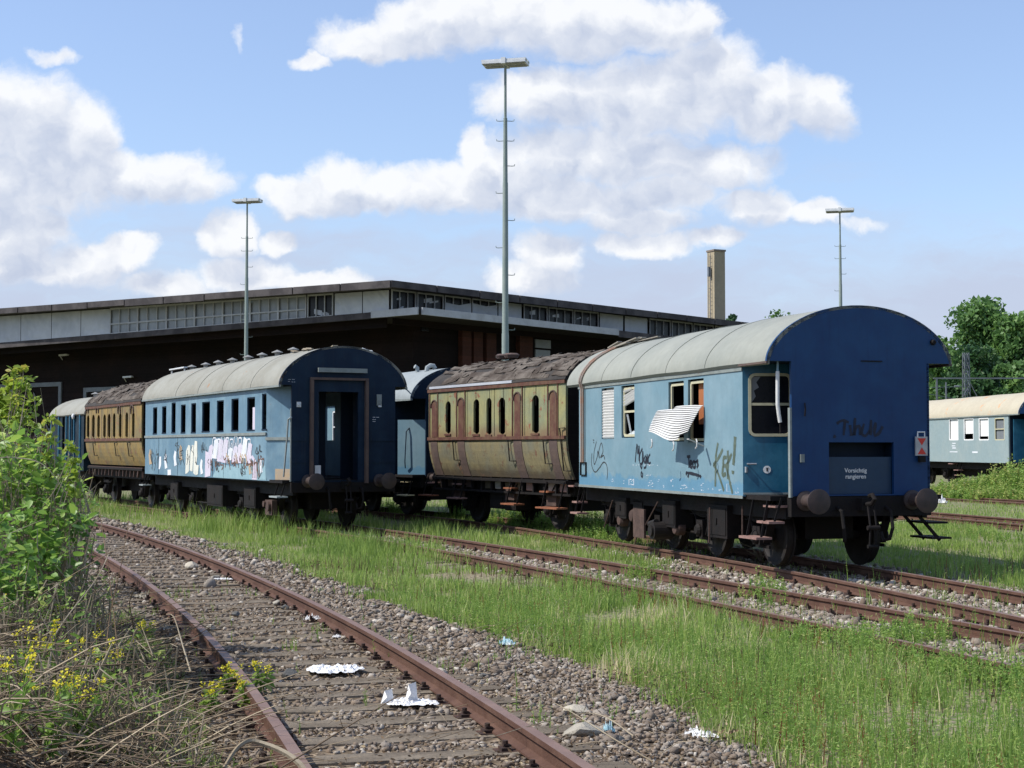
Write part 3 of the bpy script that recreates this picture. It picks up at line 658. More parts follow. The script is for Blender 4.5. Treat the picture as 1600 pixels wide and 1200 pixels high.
def ribbon(car, pts, w, m, name='graffiti_tag', y=-1.5, parent=None, g=None, off=.004, taper=False):
    own = g is None; g = g or G(); n = len(pts); b = len(g.v)
    for i, (x, z) in enumerate(pts):
        x0, z0 = pts[max(0, i-1)]; x1, z1 = pts[min(n-1, i+1)]; dx, dz = x1-x0, z1-z0; L = math.hypot(dx, dz) or 1; ww = w*(1 if not taper else .45+.55*math.sin(math.pi*(i+.5)/n))/2
        ww *= rnd.uniform(.75, 1.2)
        g.v += [(x-dz/L*ww, y-off, z+dx/L*ww), (x+dz/L*ww, y-off, z-dx/L*ww)]
    for i in range(n-1): a = b+2*i; g.f.append((a, a+1, a+3, a+2))
    if own: g.build(name, MATS[m], parent or car.root)
def smoothpts(pts, k=6):
    out = []
    P_ = [pts[0]]+list(pts)+[pts[-1]]
    for i in range(1, len(P_)-2):
        p0, p1, p2, p3 = P_[i-1:i+3]
        for j in range(k):
            t = j/k; out.append(tuple(.5*((2*p1[a])+(-p0[a]+p2[a])*t+(2*p0[a]-5*p1[a]+4*p2[a]-p3[a])*t*t+(-p0[a]+3*p1[a]-3*p2[a]+p3[a])*t**3) for a in (0, 1)))
    return out+[pts[-1]]
def frame_rr(name, plane, u0, u1, v0, v1, r, w, th, m, parent, midbars=()):
    """rounded rectangular frame; plane(u,v,d)->xyz"""
    g = G(); n = 5
    def ring(o):
        pts = []
        for cx, cy, a0 in ((u1-r, v1-r, 0), (u0+r, v1-r, 90), (u0+r, v0+r, 180), (u1-r, v0+r, 270)):
            for i in range(n+1): a = R(a0+90*i/n); pts.append((cx+(r+o)*math.cos(a), cy+(r+o)*math.sin(a)))
        return pts
    A, B = ring(0), ring(-w); N = len(A); b = len(g.v)
    for (ps, d) in ((A, -th), (B, -th), (A, .02), (B, .02)): g.v += [tuple(plane(u, v, d)) for u, v in ps]
    for i in range(N):
        j = (i+1) % N
        g.f += [(b+i, b+j, b+N+j, b+N+i), (b+2*N+j, b+2*N+i, b+3*N+i, b+3*N+j), (b+j, b+i, b+2*N+i, b+2*N+j), (b+N+i, b+N+j, b+3*N+j, b+3*N+i)]
    for v in midbars:
        q = [plane(u, vv, d) for d in (-th*.8, .015) for u, vv in ((u0+w, v-w*.45), (u1-w, v-w*.45), (u1-w, v+w*.45), (u0+w, v+w*.45))]
        g.add(q, [(0,1,2,3), (7,6,5,4), (0,4,5,1), (1,5,6,2), (2,6,7,3), (3,7,4,0)])
    return g.build(name, MATS[m], parent)

# ================= big blue carriage with closed end, right =================
A1 = Car('railway_carriage', 'big blue carriage with plain dark blue end wall and bent white shutter on its side', 'railway carriage', 5.30, 23.3, (.281, -.96))
HW = 1.5; RW = 1.57; ZE = 3.15; ZC = 4.02; ZBt = 1.10; X1 = -1.0; X0 = -8.86
def side(c, hw): return lambda u, v, d: (u, -hw+d, v)
r1 = A1.rect
holes = [r1(940, 606, 959.4, 686, -HW), r1(971, 602, 991.4, 684, -HW), r1(1044.6, 596, 1068.6, 690, -HW), r1(1075, 592, 1099.6, 691, -HW)]
g = G(); g.wall(side(A1, HW), [X0, X1], [ZBt, ZE-.0], holes, .06); body = g.build('side_wall', MATS['blue_side'], A1.root)
g = G(); g.wall(lambda u, v, d: (u, HW-d, v), [X0, X1], [ZBt, ZE], (), .06); g.wall(lambda u, v, d: (X0-.0+d, u, v), [-HW+.06, HW-.06], [ZBt, ZE], (), .05); g.build('side_wall', MATS['blue_side'], A1.root)
endarch(A1, X0+.05, HW-.02, ZE, ZC-.06, MATS['navy_old'], name='partition')
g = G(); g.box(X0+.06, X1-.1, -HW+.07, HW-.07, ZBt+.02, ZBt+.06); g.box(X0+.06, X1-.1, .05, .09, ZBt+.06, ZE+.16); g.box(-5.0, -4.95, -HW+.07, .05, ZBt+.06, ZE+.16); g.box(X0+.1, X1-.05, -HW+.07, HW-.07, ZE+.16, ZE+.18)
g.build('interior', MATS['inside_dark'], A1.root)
# grey strip under the roof edge and sill strip
G().box(X0-.02, X1, -HW-.018, -HW-.002, ZE-.10, ZE-.005).build('eave_strip', MATS['gutter_grey'], A1.root)
G().box(X0, X1, -HW-.012, -HW-.002, ZBt-.035, ZBt+.012).build('sill_strip', MATS['gutter_grey'], A1.root)
rf = roof(A1, -9.45, 0, RW, ZE, ZC, MATS['roof_grey'], seams=(-2.3, -4.0, -5.7, -7.3))
# lids seam near far end: rust strap going down as a pipe
xs_ = A1.hit(912, 640, -HW)[0]; fz = arch(RW, ZE, ZC)
g = G(); 
for o_, rr in ((0, .035), (.085, .02)): g.tube([(xs_+o_, -RW*math.sin(a)*1.01, fz(RW*math.sin(a)*.999)+.02) for a in [math.pi/2*q/12 for q in range(3, 13)]]+[(xs_+o_, -HW-.045, ZE-.1), (xs_+o_, -HW-.04, A1.hit(912, 722, -HW)[1])], rr, 8)
dp = g.build('downpipe', MATS['rust_red'], A1.root); dp.data.materials.clear(); weathered('strap_mat', (.24, .20, .17), (.30, .15, .09), .8, 4, rough=.7); dp.data.materials.append(MATS['strap_mat'])
q = A1.rect(908, 722, 917, 743, -HW); g = G(); xa, xb, za, zb = q
for (a, b, c_, d_) in ((xa, xb, zb-.02, zb), (xa, xb, za, za+.02), (xa, xa+.03, za, zb), (xb-.03, xb, za, zb)): g.box(a, b, -HW-.03, -HW-.002, c_, d_)
g.build('label_holder', MATS['black_iron'], A1.root)
g = G(); ptsr = [(-9.2, -.75, 3.93), (-8.3, -.5, 4.0), (-7.7, -.3, 4.1)]
for k in range(7): a = Vector((rnd.uniform(-9.1, -8.2), rnd.uniform(-.95, -.3), 3.93)); a.z = fz(a.y)+.03; b = a+Vector((rnd.uniform(.4, .9), rnd.uniform(.0, .3), .06)); b.z = fz(b.y)+.06+rnd.random()*.05; g.bar(a, b, .10, .02)
g.build('roof_board', MATS['board_grey'], A1.root)
# end wall
Z0e = 1.13; EW = 1.165
yr0, zr1 = A1.hitx(1295, 691, 0); yr1, zr0 = A1.hitx(1397, 769, 0); zr0 = Z0e+.02
g = G(); g.wall(lambda u, v, d: (-d, u, v), [-EW, EW], [Z0e, ZE], [(yr0, yr1, zr0, zr1)], .06); g.build('end_wall', MATS['navy_end_shade'], A1.root)
endarch(A1, 0, RW, ZE, ZC, MATS['navy_end_shade'])
g = G(); g.box(-.34, -.30, yr0-.03, yr1+.03, zr0-.03, zr1+.03); g.box(-.30, -.062, yr0-.03, yr0-.002, zr0-.03, zr1+.03); g.box(-.30, -.062, yr1+.002, yr1+.03, zr0-.03, zr1+.03); g.box(-.30, -.062, yr0, yr1, zr1+.002, zr1+.03)
rec = g.build('end_recess', MATS['navy_recess'], A1.root)
weathered('recess_panel', (.008, .032, .07), (.012, .04, .085), .5, 2, rough=.5, bump=.03)
zt_ = A1.hitx(1347, 714, -.06)[1]; G().box(-.09, -.07, yr0+.004, yr1-.004, zr0+.004, zt_).build('lower_flap', MATS['recess_panel'], A1.root)
ty, tz = A1.hitx(1337, 740, -.068)
text_mesh('stencil_text', 'Vorsichtig\nrangieren', .092, MATS['white_paint'], A1.root, (-.0665, ty, tz), (math.pi/2, 0, math.pi/2))
# faded dark tag above recess
g = G()
def hx(px, py): return A1.hitx(px, py, 0)
TW = .045
def ribx(pts, w, g):
    n = len(pts); b = len(g.v)
    for i, (y, z) in enumerate(pts):
        y0, z0 = pts[max(0, i-1)]; y1, z1 = pts[min(n-1, i+1)]; dy, dz = y1-y0, z1-z0; L = math.hypot(dy, dz) or 1; ww = w/2*rnd.uniform(.7, 1.3)
        g.v += [(.004, y-dz/L*ww, z+dy/L*ww), (.004, y+dz/L*ww, z-dy/L*ww)]
    for i in range(n-1): a = b+2*i; g.f.append((a, a+1, a+3, a+2))
for pl in ([(1307, 662), (1316, 657), (1326, 660)], [(1320, 659), (1318, 680)], [(1328, 664), (1330, 681)], [(1336, 653), (1334, 680), (1338, 667), (1343, 667), (1344, 680)], [(1350, 662), (1346, 676), (1352, 681), (1359, 673)], [(1361, 656), (1360, 680)], [(1368, 660), (1366, 679), (1373, 677), (1379, 666)], [(1302, 681), (1306, 683)]):
    ribx(smoothpts([hx(*p) for p in pl], 4), TW, g)
weathered('spray_faded', (.010, .016, .035), None, rough=.7, bump=0); g.build('graffiti_tag', MATS['spray_faded'], A1.root)
# small fittings on the end wall
yy, zz = A1.hitx(1457, 535, 0); g = G(); g.lathe((.0, yy, zz), [(.045, 0), (.045, .03), (.03, .06)], 14, 'x'); g.build('lamp_socket', MATS['black_iron'], A1.root)
yy, zz = A1.hitx(1252, 715, 0); g = G(); g.box(0.002, .05, yy-.03, yy+.03, zz-.07, zz+.05); g.build('socket_bracket', MATS['gutter_grey'], A1.root)
yy, zz = A1.hitx(1256, 640, 0); g = G(); g.tube([(.03, yy, zz+.1), (.05, yy, zz), (.03, yy, zz-.1)], .012); g.build('grab_handle', MATS['black_iron'], A1.root)
ya, za = A1.hitx(1345, 564, 0); yb, zb = A1.hitx(1378, 564, 0); G().box(.002, .014, ya, yb, za-.008, za+.008).build('panel_seam', MATS['black_iron'], A1.root)
g = G(); g.box(-.055, .012, -EW-.035, -EW-.003, Z0e-.02, A1.hitx(1240, 637, 0)[1]); g.build('edge_trim', MATS['gutter_grey'], A1.root)
G().box(-.3, 0, EW-.04, EW-.003, Z0e, ZE).build('vestibule_wall', MATS['navy_old'], A1.root)
# angled vestibule door on both sides
DZ0 = A1.hit(1200, 766, -HW)[1]
for s in (-1, 1):
    pA = Vector((X1, s*HW, 0)); pB = Vector((-.78, s*.72, 0)); dd = (pB-pA); Ld = dd.length; dd /= Ld; nn = Vector((-dd.y, dd.x, 0))*(1 if s < 0 else -1)
    if nn.x < 0: nn = -nn
    fn = lambda u, v, d, pA=pA, dd=dd, nn=nn: tuple(pA+dd*u-nn*d+Vector((0, 0, v)))
    w0, w1 = .085, Ld-.05; v0 = 1.73; v1 = ZE-.19+.02
    v0 = CAMZ-ZB-.0+.0; 
    v1 = A1.hitx(1205, 583, -.85)[1]; v0 = A1.hitx(1205, 682, -.85)[1]; vb = A1.hitx(1205, 631.5, -.85)[1]
    wu0, wu1 = Ld*.11, Ld*.95
    g = G(); g.wall(fn, [0, Ld], [1.13, ZE+.12], [(wu0+.02, wu1-.02, v0+.02, v1-.02)], .04); dr = g.build('door', MATS['teal_door'], A1.root)
    frame_rr('window_frame', fn, wu0, wu1, v0, v1, .11, .045, .015, 'cream_frame', dr, (vb,))
    g = G(); g.plate([fn(wu0+.03, v0+.03, .035), fn(wu1-.03, v0+.03, .035), fn(wu1-.03, v1-.03, .035), fn(wu0+.03, v1-.03, .035)], -nn*.004); g.build('pane', MATS['pane_dark'], dr)
    if s < 0:
        g = G(); pts = [(wu0+.05, v1-.06), (wu0+.20, v1-.05), (wu0+.13, v1-.14), (wu0+.17, v1-.22), (wu0+.09, v1-.27), (wu0+.12, v1-.36), (wu0+.05, v1-.46)]
        g.plate([fn(u, v, .022) for u, v in pts], -nn*.004); g.build('broken_glass', MATS['pane_dusty'], dr)
        g = G(); c0 = Vector(fn(.07, 1.605, 0)); g.tube([c0+nn*.0, c0+nn*.07, c0+nn*.075+dd*.13-Vector((0, 0, .0))], .014); g.tube([Vector(fn(.05, 1.56, -.01)), Vector(fn(.05, 1.47, -.01))], .025); g.build('door_handle', MATS['chrome_grey'], dr)
        g = G(); cc_ = Vector(fn(Ld*.46, 1.515, -.002)); ux = dd; g.plate([cc_+ux*(.06*math.cos(a))+Vector((0, 0, .06*math.sin(a))) for a in [2*math.pi*i/20 for i in range(20)]], nn*.003); st = g.build('sticker', MATS['paper_white'], dr)
        g = G(); cs = cc_+nn*.005; g.plate([cs+ux*a+Vector((0, 0, b)) for a, b in ((-.01, -.03), (.012, -.03), (.012, .02), (.03, .02), (.03, .03), (-.02, .03), (-.02, .02), (-.01, .02))], nn*.001); g.build('sticker_mark', MATS['black_iron'], dr)
        g = G(); g.plate([fn(0, 1.13, -.004), fn(Ld, 1.13, -.004), fn(Ld, 1.16, -.004), fn(0, 1.16, -.004)], nn*.012); g.build('kick_strip', MATS['gutter_grey'], dr)
g = G(); g.box(-.78, -.06, -.74, -.70, 1.13, ZE+.2); g.box(-.78, -.06, .70, .74, 1.13, ZE+.2); g.box(-1, -.06, -1.1, 1.1, 1.08, 1.13); g.build('vestibule_wall', MATS['navy_old'], A1.root)
# roof edge trim at near overhang
g = G(); g.box(-1.0, 0, -RW-.006, -RW+.05, ZE-.035, ZE-.002); g.box(-1.0, 0, RW-.05, RW+.006, ZE-.035, ZE-.002); g.build('roof_edge', MATS['rust_panel'], A1.root)
g = G(); g.box(-1.0, -.06, -RW+.06, RW-.06, ZE+.0, ZE+.03); g.build('vestibule_ceiling', MATS['navy_old'], A1.root)
# white hose with blue holder hanging before the door window
p = [(1214, 553), (1215, 566), (1215, 580), (1215, 610), (1215, 632), (1217, 648), (1219, 660)]
pt = []
for a in p: y_, z_ = A1.hitx(a[0], a[1], -.12); pt.append((-.12, y_, z_))
G().tube(pt[:3], .018, 8).build('hose_bracket', MATS['blue_side'], A1.root)
G().tube(pt[2:], .030, 10).build('hose', MATS['white_slat'], A1.root)
y_, z_ = A1.hitx(1219.5, 676, -.12); G().tube([pt[-1], (-.12, y_, z_)], .016).build('hose_end', MATS['black_iron'], A1.root)
# windows of the side
def slats(g, x0, x1, zs0, zs1, y, pitch=.055, tilt=0, amp=.012, shear=0):
    n = int((zs1-zs0)/pitch)
    for i in range(n):
        z = zs0+i*pitch; g.add([(x0, y+amp, z), (x1, y+amp, z+tilt), (x1, y-amp*.2, z+pitch*.35+tilt), (x0, y-amp*.2, z+pitch*.35), (x1, y-amp, z+pitch*.8+tilt), (x0, y-amp, z+pitch*.8), (x1, y+amp, z+pitch+tilt), (x0, y+amp, z+pitch)], [(0,1,2,3), (3,2,4,5), (5,4,6,7)])
h = holes[0]; g = G(); g.box(h[0]-.02, h[1]+.02, -HW+.10, -HW+.14, h[2]-.02, h[3]+.02); slats(g, h[0]+.004, h[1]-.004, h[2]+.01, h[3]-.005, -HW+.02); g.build('roller_shutter', MATS['white_slat'], A1.root)
h = holes[1]; g = G(); zc_ = h[2]+(h[3]-h[2])*.72
slats(g, h[0]+.005, h[1]-.005, h[3]-.40, h[3]-.14, -HW+.04, tilt=.13)
slats(g, h[0]+.005, h[1]-.25, h[3]-.14, h[3]-.05, -HW+.04, tilt=.05)
g.build('roller_shutter', MATS['white_slat'], A1.root, 'crooked half raised white roller shutter')
def winframe(h, bars=(), depth=.05, w=.045, parent=None, mat='cream_frame', sh=None):
    fn = lambda u, v, d: (u, -HW+depth+d, v)
    return frame_rr('window_frame', fn, h[0]+.02, h[1]-.005, h[2]+.02, h[3]-.03, .07, w, .015, mat, parent or A1.root, bars)
zm = A1.hit(980, 643, -HW)[1]; f2 = winframe(holes[1], (zm,))
g = G(); h = holes[1]; pts = [(h[1]-.04, h[2]+.05), (h[1]-.04, zm-.08), (h[1]-.14, zm-.12), (h[1]-.17, zm-.22), (h[1]-.10, zm-.30), (h[1]-.13, zm-.36), (h[1]-.24, h[2]+.13), (h[0]+.12, h[2]+.06)]
weathered('glass_shard', (.55, .60, .63), None, rough=.3, bump=0); g.plate([(x, -HW+.075, z) for x, z in pts], (0, .004, 0)); g.bar((h[0]+.16, -HW+.06, zm-.05), (h[0]+.34, -HW+.06, h[2]+.1), .03, .01); g.build('broken_glass', MATS['glass_shard'], f2)
f3 = winframe(holes[2]); f4 = winframe(holes[3])
h = holes[3]; G().box(h[0]+.18, h[1]+.1, -HW+.12, -HW+.14, h[2]+.3, h[3]-.06).build('board', MATS['orange_board'], f4)
# torn shutter curtain swinging out from the pair of windows
g = G()
T = [A1.hit(1056, 630, -HW), A1.hit(1101, 634, -HW)]
NU, NV = 14, 31; grid = []
for j in range(NV+1):
    t_ = (j//2+(.66 if j % 2 else 0))/15.7; row = []
    for i in range(NU+1):
        s_ = i/NU; x = T[0][0]*(1-s_)+T[1][0]*s_; z = T[0][1]*(1-s_)+T[1][1]*s_
        out = (.03+.26*(1-s_)**1.5)*(1-t_)+t_**.8*(.46-.17*s_); dn = .52*t_**1.15+.05*math.sin(s_*3.1)*t_+.10*(1-s_)**2*(1-t_)
        x2 = x-.05*t_; wv = .012*(1 if j % 2 else -.5)
        zz_ = z-dn+.035*math.sin(s_*6+1)*t_-.04*(s_ < .35)*(1 if t_ < .12 else 0); row.append((x2+.03*math.sin(t_*5), -HW-out-wv, zz_))
    grid.append(row)
b = 0
for row in grid: g.v += row
for j in range(NV):
    for i in range(NU):
        if j > NV-4 and i > NU*.78: continue
        a = j*(NU+1)+i; g.f.append((a, a+1, a+NU+2, a+NU+1))
cur = g.build('torn_shutter', MATS['white_slat'], A1.root, 'bent corrugated white shutter swinging out of the window pair')
cur.data.materials.append(MATS['rib_shade'])
for p_ in cur.data.polygons:
    if (p_.vertices[0]//(NU+1)) % 2: p_.material_index = 1
sm = cur.modifiers.new('t', 'SOLIDIFY'); sm.thickness = .006
g = G()
for (px, py, out) in ((1018, 686, .5), (1052, 690, .42), (1088, 686, .35)):
    x, z = A1.hit(px, py, -HW-out); G().tube([(x, -HW-out, z), (x+.03, -HW-out, z-.05), (x+.02, -HW-out, z-.12), (x-.04, -HW-out, z-.15)], .012).build('shutter_hook', MATS['white_slat'], cur)
x, z = A1.hit(1082, 686, -HW-.3); x2, z2 = A1.hit(1099, 697, -HW-.05); G().bar((x, -HW-.38, z), (x2, -HW-.04, z2), .05, .01).build('shutter_arm', MATS['white_slat'], cur)
# graffiti
def W1(px, py): return A1.hit(px, py, -HW)
def Z3(a, b): return W1(880+a/4.616, 640+b/4.616)
def tagset(lines, w, m, label, conv=Z3, car=A1, y=-HW, k=5):
    g = G()
    for L_ in lines: ribbon(car, smoothpts([conv(*p) for p in L_], k), w, m, y=y, g=g)
    return g.build('graffiti_tag', MATS[m], car.root, label)
tagset([[(1117,240),(1103,330),(1100,420),(1098,555)],[(1152,285),(1120,350),(1084,400)],[(1084,392),(1118,460),(1160,585)],[(1180,345),(1158,350),(1155,400),(1150,470),(1175,462)],[(1154,408),(1172,404)],[(1188,295),(1190,400),(1186,500)],[(1216,318),(1190,380),(1178,410),(1200,510),(1222,605)]], .062, 'spray_olive', 'olive capital letters sprayed beside the door')
tagset([[(1241,195),(1236,300),(1228,400)],[(1225,440),(1224,465)]], .09, 'spray_olive', 'fat olive exclamation mark')
tagset([[(893,340),(918,338)],[(906,338),(908,420)],[(915,395),(928,390),(925,370),(914,380),(916,410),(932,418)],[(950,372),(936,380),(938,412),(952,416),(952,370),(953,418)],[(975,368),(962,376),(974,398),(964,418)],[(892,470),(890,455),(930,462),(985,478),(995,490)],[(905,462),(900,490)]], .050, 'spray_navy', 'black scrawled word under the torn shutter')
tagset([[(520,380),(533,250),(540,320),(548,262),(548,370)],[(572,280),(552,330),(556,390),(578,372),(574,300),(568,420),(556,400)],[(595,330),(584,360),(592,385),(600,340),(598,410),(582,420)],[(606,320),(608,390)],[(628,320),(614,350),(618,388),(632,380)],[(568,445),(562,470),(572,486),(574,455)]], .040, 'spray_navy', 'black scrawled word below the crooked shutter')
tagset([[(240,230),(222,320),(225,395),(246,340),(250,300),(262,350),(258,300),(276,240),(288,300),(270,345),(292,330),(300,360)],[(208,315),(206,400),(230,450),(262,420),(290,380),(312,395),(320,450),(316,505)],[(216,218),(224,222)],[(218,236),(224,240)]], .024, 'spray_black', 'thin looping black squiggle near the far end')
# faint white stencilled data along the bottom edge
g = G()
def dash(a0, b0, a1, b1):
    x0, z0 = Z3(a0, b0); x1, z1 = Z3(a1, b1)
    if abs(x1-x0) < .004: x1 = x0+.004
    g.add([(x0, -HW-.003, z0), (x1, -HW-.003, z0), (x1, -HW-.003, z1), (x0, -HW-.003, z1)], [(0,1,2,3)])
r9 = random.Random(3)
for cx, cy, w_, h_ in ((355, 515, 14, 40), (432, 522, 12, 22), (490, 522, 34, 44), (628, 532, 34, 44), (688, 515, 10, 22), (718, 550, 30, 20), (780, 515, 24, 30), (780, 552, 24, 14), (868, 552, 46, 34), (938, 570, 20, 12), (1000, 560, 18, 60), (1046, 574, 14, 18), (1080, 574, 10, 22), (1125, 578, 30, 20), (1250, 585, 26, 44), (560, 398, 140, 10), (640, 400, 90, 10), (610, 470, 50, 10)):
    n = max(2, int(w_*h_/130))
    for i in range(n):
        a = cx-w_/2+r9.random()*w_; b_ = cy-h_/2+r9.random()*h_; dash(a, b_, a+r9.uniform(4, 10), b_+r9.uniform(2, 4.5))
for (a, b_, c_, d_) in ((1180, 535, 1215, 538), (1180, 535, 1183, 592), (1180, 590, 1215, 593), (1212, 535, 1215, 592), (474, 500, 512, 503), (474, 500, 477, 545), (508, 500, 511, 545)): dash(a, b_, c_, d_)
g.build('stencil_marks', MATS['spray_white'], A1.root)
# running gear
underframe(A1, -9.3, -.15, HW, ZBt, axles=(-1.35, -3.6, -5.55, -8.2))
buffers(A1, .45, hw=.90, yo=-.05); coupling(A1, 0)
G().box(-.14, -.0, -1.18, 1.18, .82, 1.12).build('buffer_beam', MATS['black_iron'], A1.root)
boxes(A1, [(-2.45, -1.1, .38, .92, .8, .4), (-4.55, -1.12, .45, .92, .6, .35), (-6.3, -1.05, .30, .88, .55, .3), (-7.05, -1.1, .5, .9, .6, .35), (-2.4, 1.1, .4, .9, 1.0, .4), (-4.6, 1.1, .4, .9, .8, .4)])
def stepset(car, specs, s=-1):
    for (x, y, z, w, d, m) in specs: step(car, x, y, z, w, d, m, s)
for (px, py, y_, w_, m_) in ((1214, 789, -1.25, .42, 'step_wood'), (1204, 814, -1.38, .42, 'step_wood'), (1180, 838, -1.52, .62, 'step_wood')):
    x_, z_ = A1.hit(px, py, y_); step(A1, x_, y_, z_, w_, .26, m_)
for (px, py, y_, w_) in ((1447, 815, 1.35, .35), (1453, 839, 1.55, .5)):
    x_, z_ = A1.hitx(px, py, -.2); G().box(-.75, -.1, x_-.02, x_+.32, z_-.03, z_).build('step_board', MATS['black_iron'], A1.root)
for q in (-.65, -.2): G().bar((q, .9, 1.0), (q, 1.45, .42), .02, .05).build('step_bracket', MATS['black_iron'], A1.root)
for (px, py, y_, w_, m_) in ((906, 783, -1.4, .3, 'step_wood'), (905, 800, -1.52, .45, 'step_wood')):
    x_, z_ = A1.hit(px, py, y_); step(A1, x_, y_, z_, w_, .24, m_)
x_, z_ = A1.hit(1000, 812, -HW+.15); g = G(); g.box(x_-.28, x_+.28, -HW+.12, -HW+.16, z_-.33, z_+.2); g.build('drive_shield', MATS['brown_iron'], A1.root)
x2, z2 = A1.hit(1020, 829, -HW+.0); g = G(); g.cyl((x2, -HW+.35, z2), (x2, -HW-.02, z2), .16, n=18); g.cyl((x2, -HW-.02, z2), (x2, -HW-.06, z2), .10, n=14); g.cyl((x2-.25, -HW+.05, z2+.1), (x2+.05, -HW+.05, z2+.15), .06); g.build('generator', MATS['wheel_iron'], A1.root)
for (px, py) in ((968, 812), (1055, 825), (987, 806)):
    x2, z2 = A1.hit(px, py, -1.25); g = G(); g.lathe((x2, -1.1, z2), [(.13, 0), (.13, -.12), (.10, -.17), (.03, -.18)], 16, 'y'); g.build('axle_cap', MATS['brown_iron'], A1.root)
g = G()
for (p0, p1) in (((957, 782), (944, 824)), ((1028, 784), (1009, 820)), ((1109, 793), (1108, 848)), ((996, 835), (992, 850)), ((1160, 790), (1160, 836))):
    a = A1.hit(p0[0], p0[1], -1.35); b = A1.hit(p1[0], p1[1], -1.35); G().tube([(a[0], -1.35, a[1]), (b[0], -1.35, b[1])], .014).build('brake_rod', MATS['brown_iron'], A1.root)
# tail board hanging on the end wall: an object of its own
y_, z_ = A1.hitx(1437, 697, 0)
tb = empty('tail_board', A1.o+A1.e*.03+A1.n*y_+Vector((0, 0, z_)), A1.rz, label='small white board with two red triangles hung on the dark blue end wall', cat='warning board')
pw, ph = A1.hitx(1446, 697, 0)[0]-y_, .145
g = G(); g.box(0, .03, -pw, pw, -ph, ph); g.build('board', MATS['board_white'], tb)
g = G(); g.plate([(.031, -pw*.72, ph*.82), (.031, pw*.72, ph*.82), (.031, 0, .01)][::-1], (.003, 0, 0)); g.plate([(.031, -pw*.72, -ph*.86), (.031, 0, -.02), (.031, pw*.72, -ph*.86)][::-1], (.003, 0, 0)); g.build('red_triangles', MATS['red_paint'], tb)
g = G(); g.tube([(.015, -pw*.6, ph), (.015, -pw*.6, ph+.07), (.015, pw*.6, ph+.07), (.015, pw*.6, ph)], .012); g.build('handle', MATS['white_paint'], tb)
g = G(); g.box(0, .06, -.05, .05, -ph-.1, -ph-.01); g.build('socket', MATS['black_iron'], tb)
# ================= coach body with open end platforms (graffiti coach and the one behind) =================
def coach(car, L, hw, rw, ze, zc, zb, mside, mroof, wins, far_wins=(), endm='navy_old', taper=True, belt=None, wall0=-1.1, cw=None, gable_th=.05, seams=()):
    x1 = wall0; x0 = -L+.15
    g = G(); g.wall(side(car, hw), [x0, x1], [zb, ze], wins, .06); sw = g.build('side_wall', MATS[mside], car.root)
    g = G(); g.wall(lambda u, v, d: (u, hw-d, v), [x0, x1], [zb, ze], far_wins, .06); g.build('side_wall', MATS[mside], car.root)
    g = G(); g.wall(lambda u, v, d: (x0+d, u, v), [-hw+.06, hw-.06], [zb, ze], (), .05); g.build('end_wall', MATS[endm], car.root)
    endarch(car, x0+.05, hw-.02, ze, zc-.06, MATS[endm])
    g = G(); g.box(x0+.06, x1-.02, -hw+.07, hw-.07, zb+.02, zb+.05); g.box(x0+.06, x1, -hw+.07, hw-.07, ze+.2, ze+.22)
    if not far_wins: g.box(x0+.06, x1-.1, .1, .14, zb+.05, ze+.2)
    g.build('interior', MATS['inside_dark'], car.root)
    rf = roof(car, -L, 0, rw, ze, zc, MATS[mroof], seams=seams)
    g = G(); g.box(-L, 0, -rw-.012, -rw+.03, ze-.05, ze-.004); g.box(-L, 0, rw-.03, rw+.012, ze-.05, ze-.004); g.build('roof_edge', MATS['gutter_grey'], car.root)
    if belt:
        g = G(); g.box(x0, x1+.02, -hw-.03, -hw-.002, belt-.035, belt+.03); g.build('belt_rail', MATS['gutter_grey'], car.root)
    return x0, x1
def vent(car, x, y, z, k=1.0):
    g = G(); g.lathe((x, y, z-.05), [(.085*k, 0), (.085*k, .19*k), (.10*k, .19*k), (.10*k, .21*k)], 14); g.lathe((x, y, z+.15*k), [(.20*k, 0), (.20*k, .015), (.05*k, .085*k), (.02, .1*k)], 16); return g.build('roof_vent', MATS['vent_grey'], car.root, smooth=True)

E2 = (.46, -.888)
A2 = Car('railway_carriage', 'pale blue coach covered in pink and white graffiti, with open end doorway', 'railway carriage', -3.86, 35.35, E2)
hw2 = 1.50; rw2 = 1.57; ze2 = 3.28; zc2 = 4.20; zb2 = 1.09
def Z7(a, b): return (200+a/4.614, 540+b/4.614)
def Z6(a, b): return (400+a/4, 540+b/4)
def R7(x0, x1, y0, y1, y=-hw2):
    a = Z7(x0, y0); b = Z7(x1, y1); return A2.rect(a[0], a[1], b[0], b[1], y)
wl = [(180,210,445,640),(245,276,438,636),(313,343,410,632),(381,415,425,633),(455,490,415,632),(533,590,405,625),(640,690,395,623),(745,797,382,618),(858,915,372,615),(965,1000,345,612)]
w2 = [R7(*w) for w in wl]
xw = A2.hit(416, 680, -hw2)[0]; xf = A2.hit(227, 690, -hw2)[0]
fw = [(-2.95, -2.25, 2.05, 2.95), (-3.95, -3.3, 2.05, 2.95), (-5.1, -4.4, 2.05, 2.95), (-6.2, -5.6, 2.05, 2.95)]
L2 = -xf+.15
coach(A2, L2, hw2, rw2, ze2, zc2, zb2, 'blue_side_old', 'roof_stained', w2, fw, belt=A2.hit(*Z7(600, 645), -hw2)[1], wall0=xw, seams=(-2.1, -4.4, -6.6, -8.8))
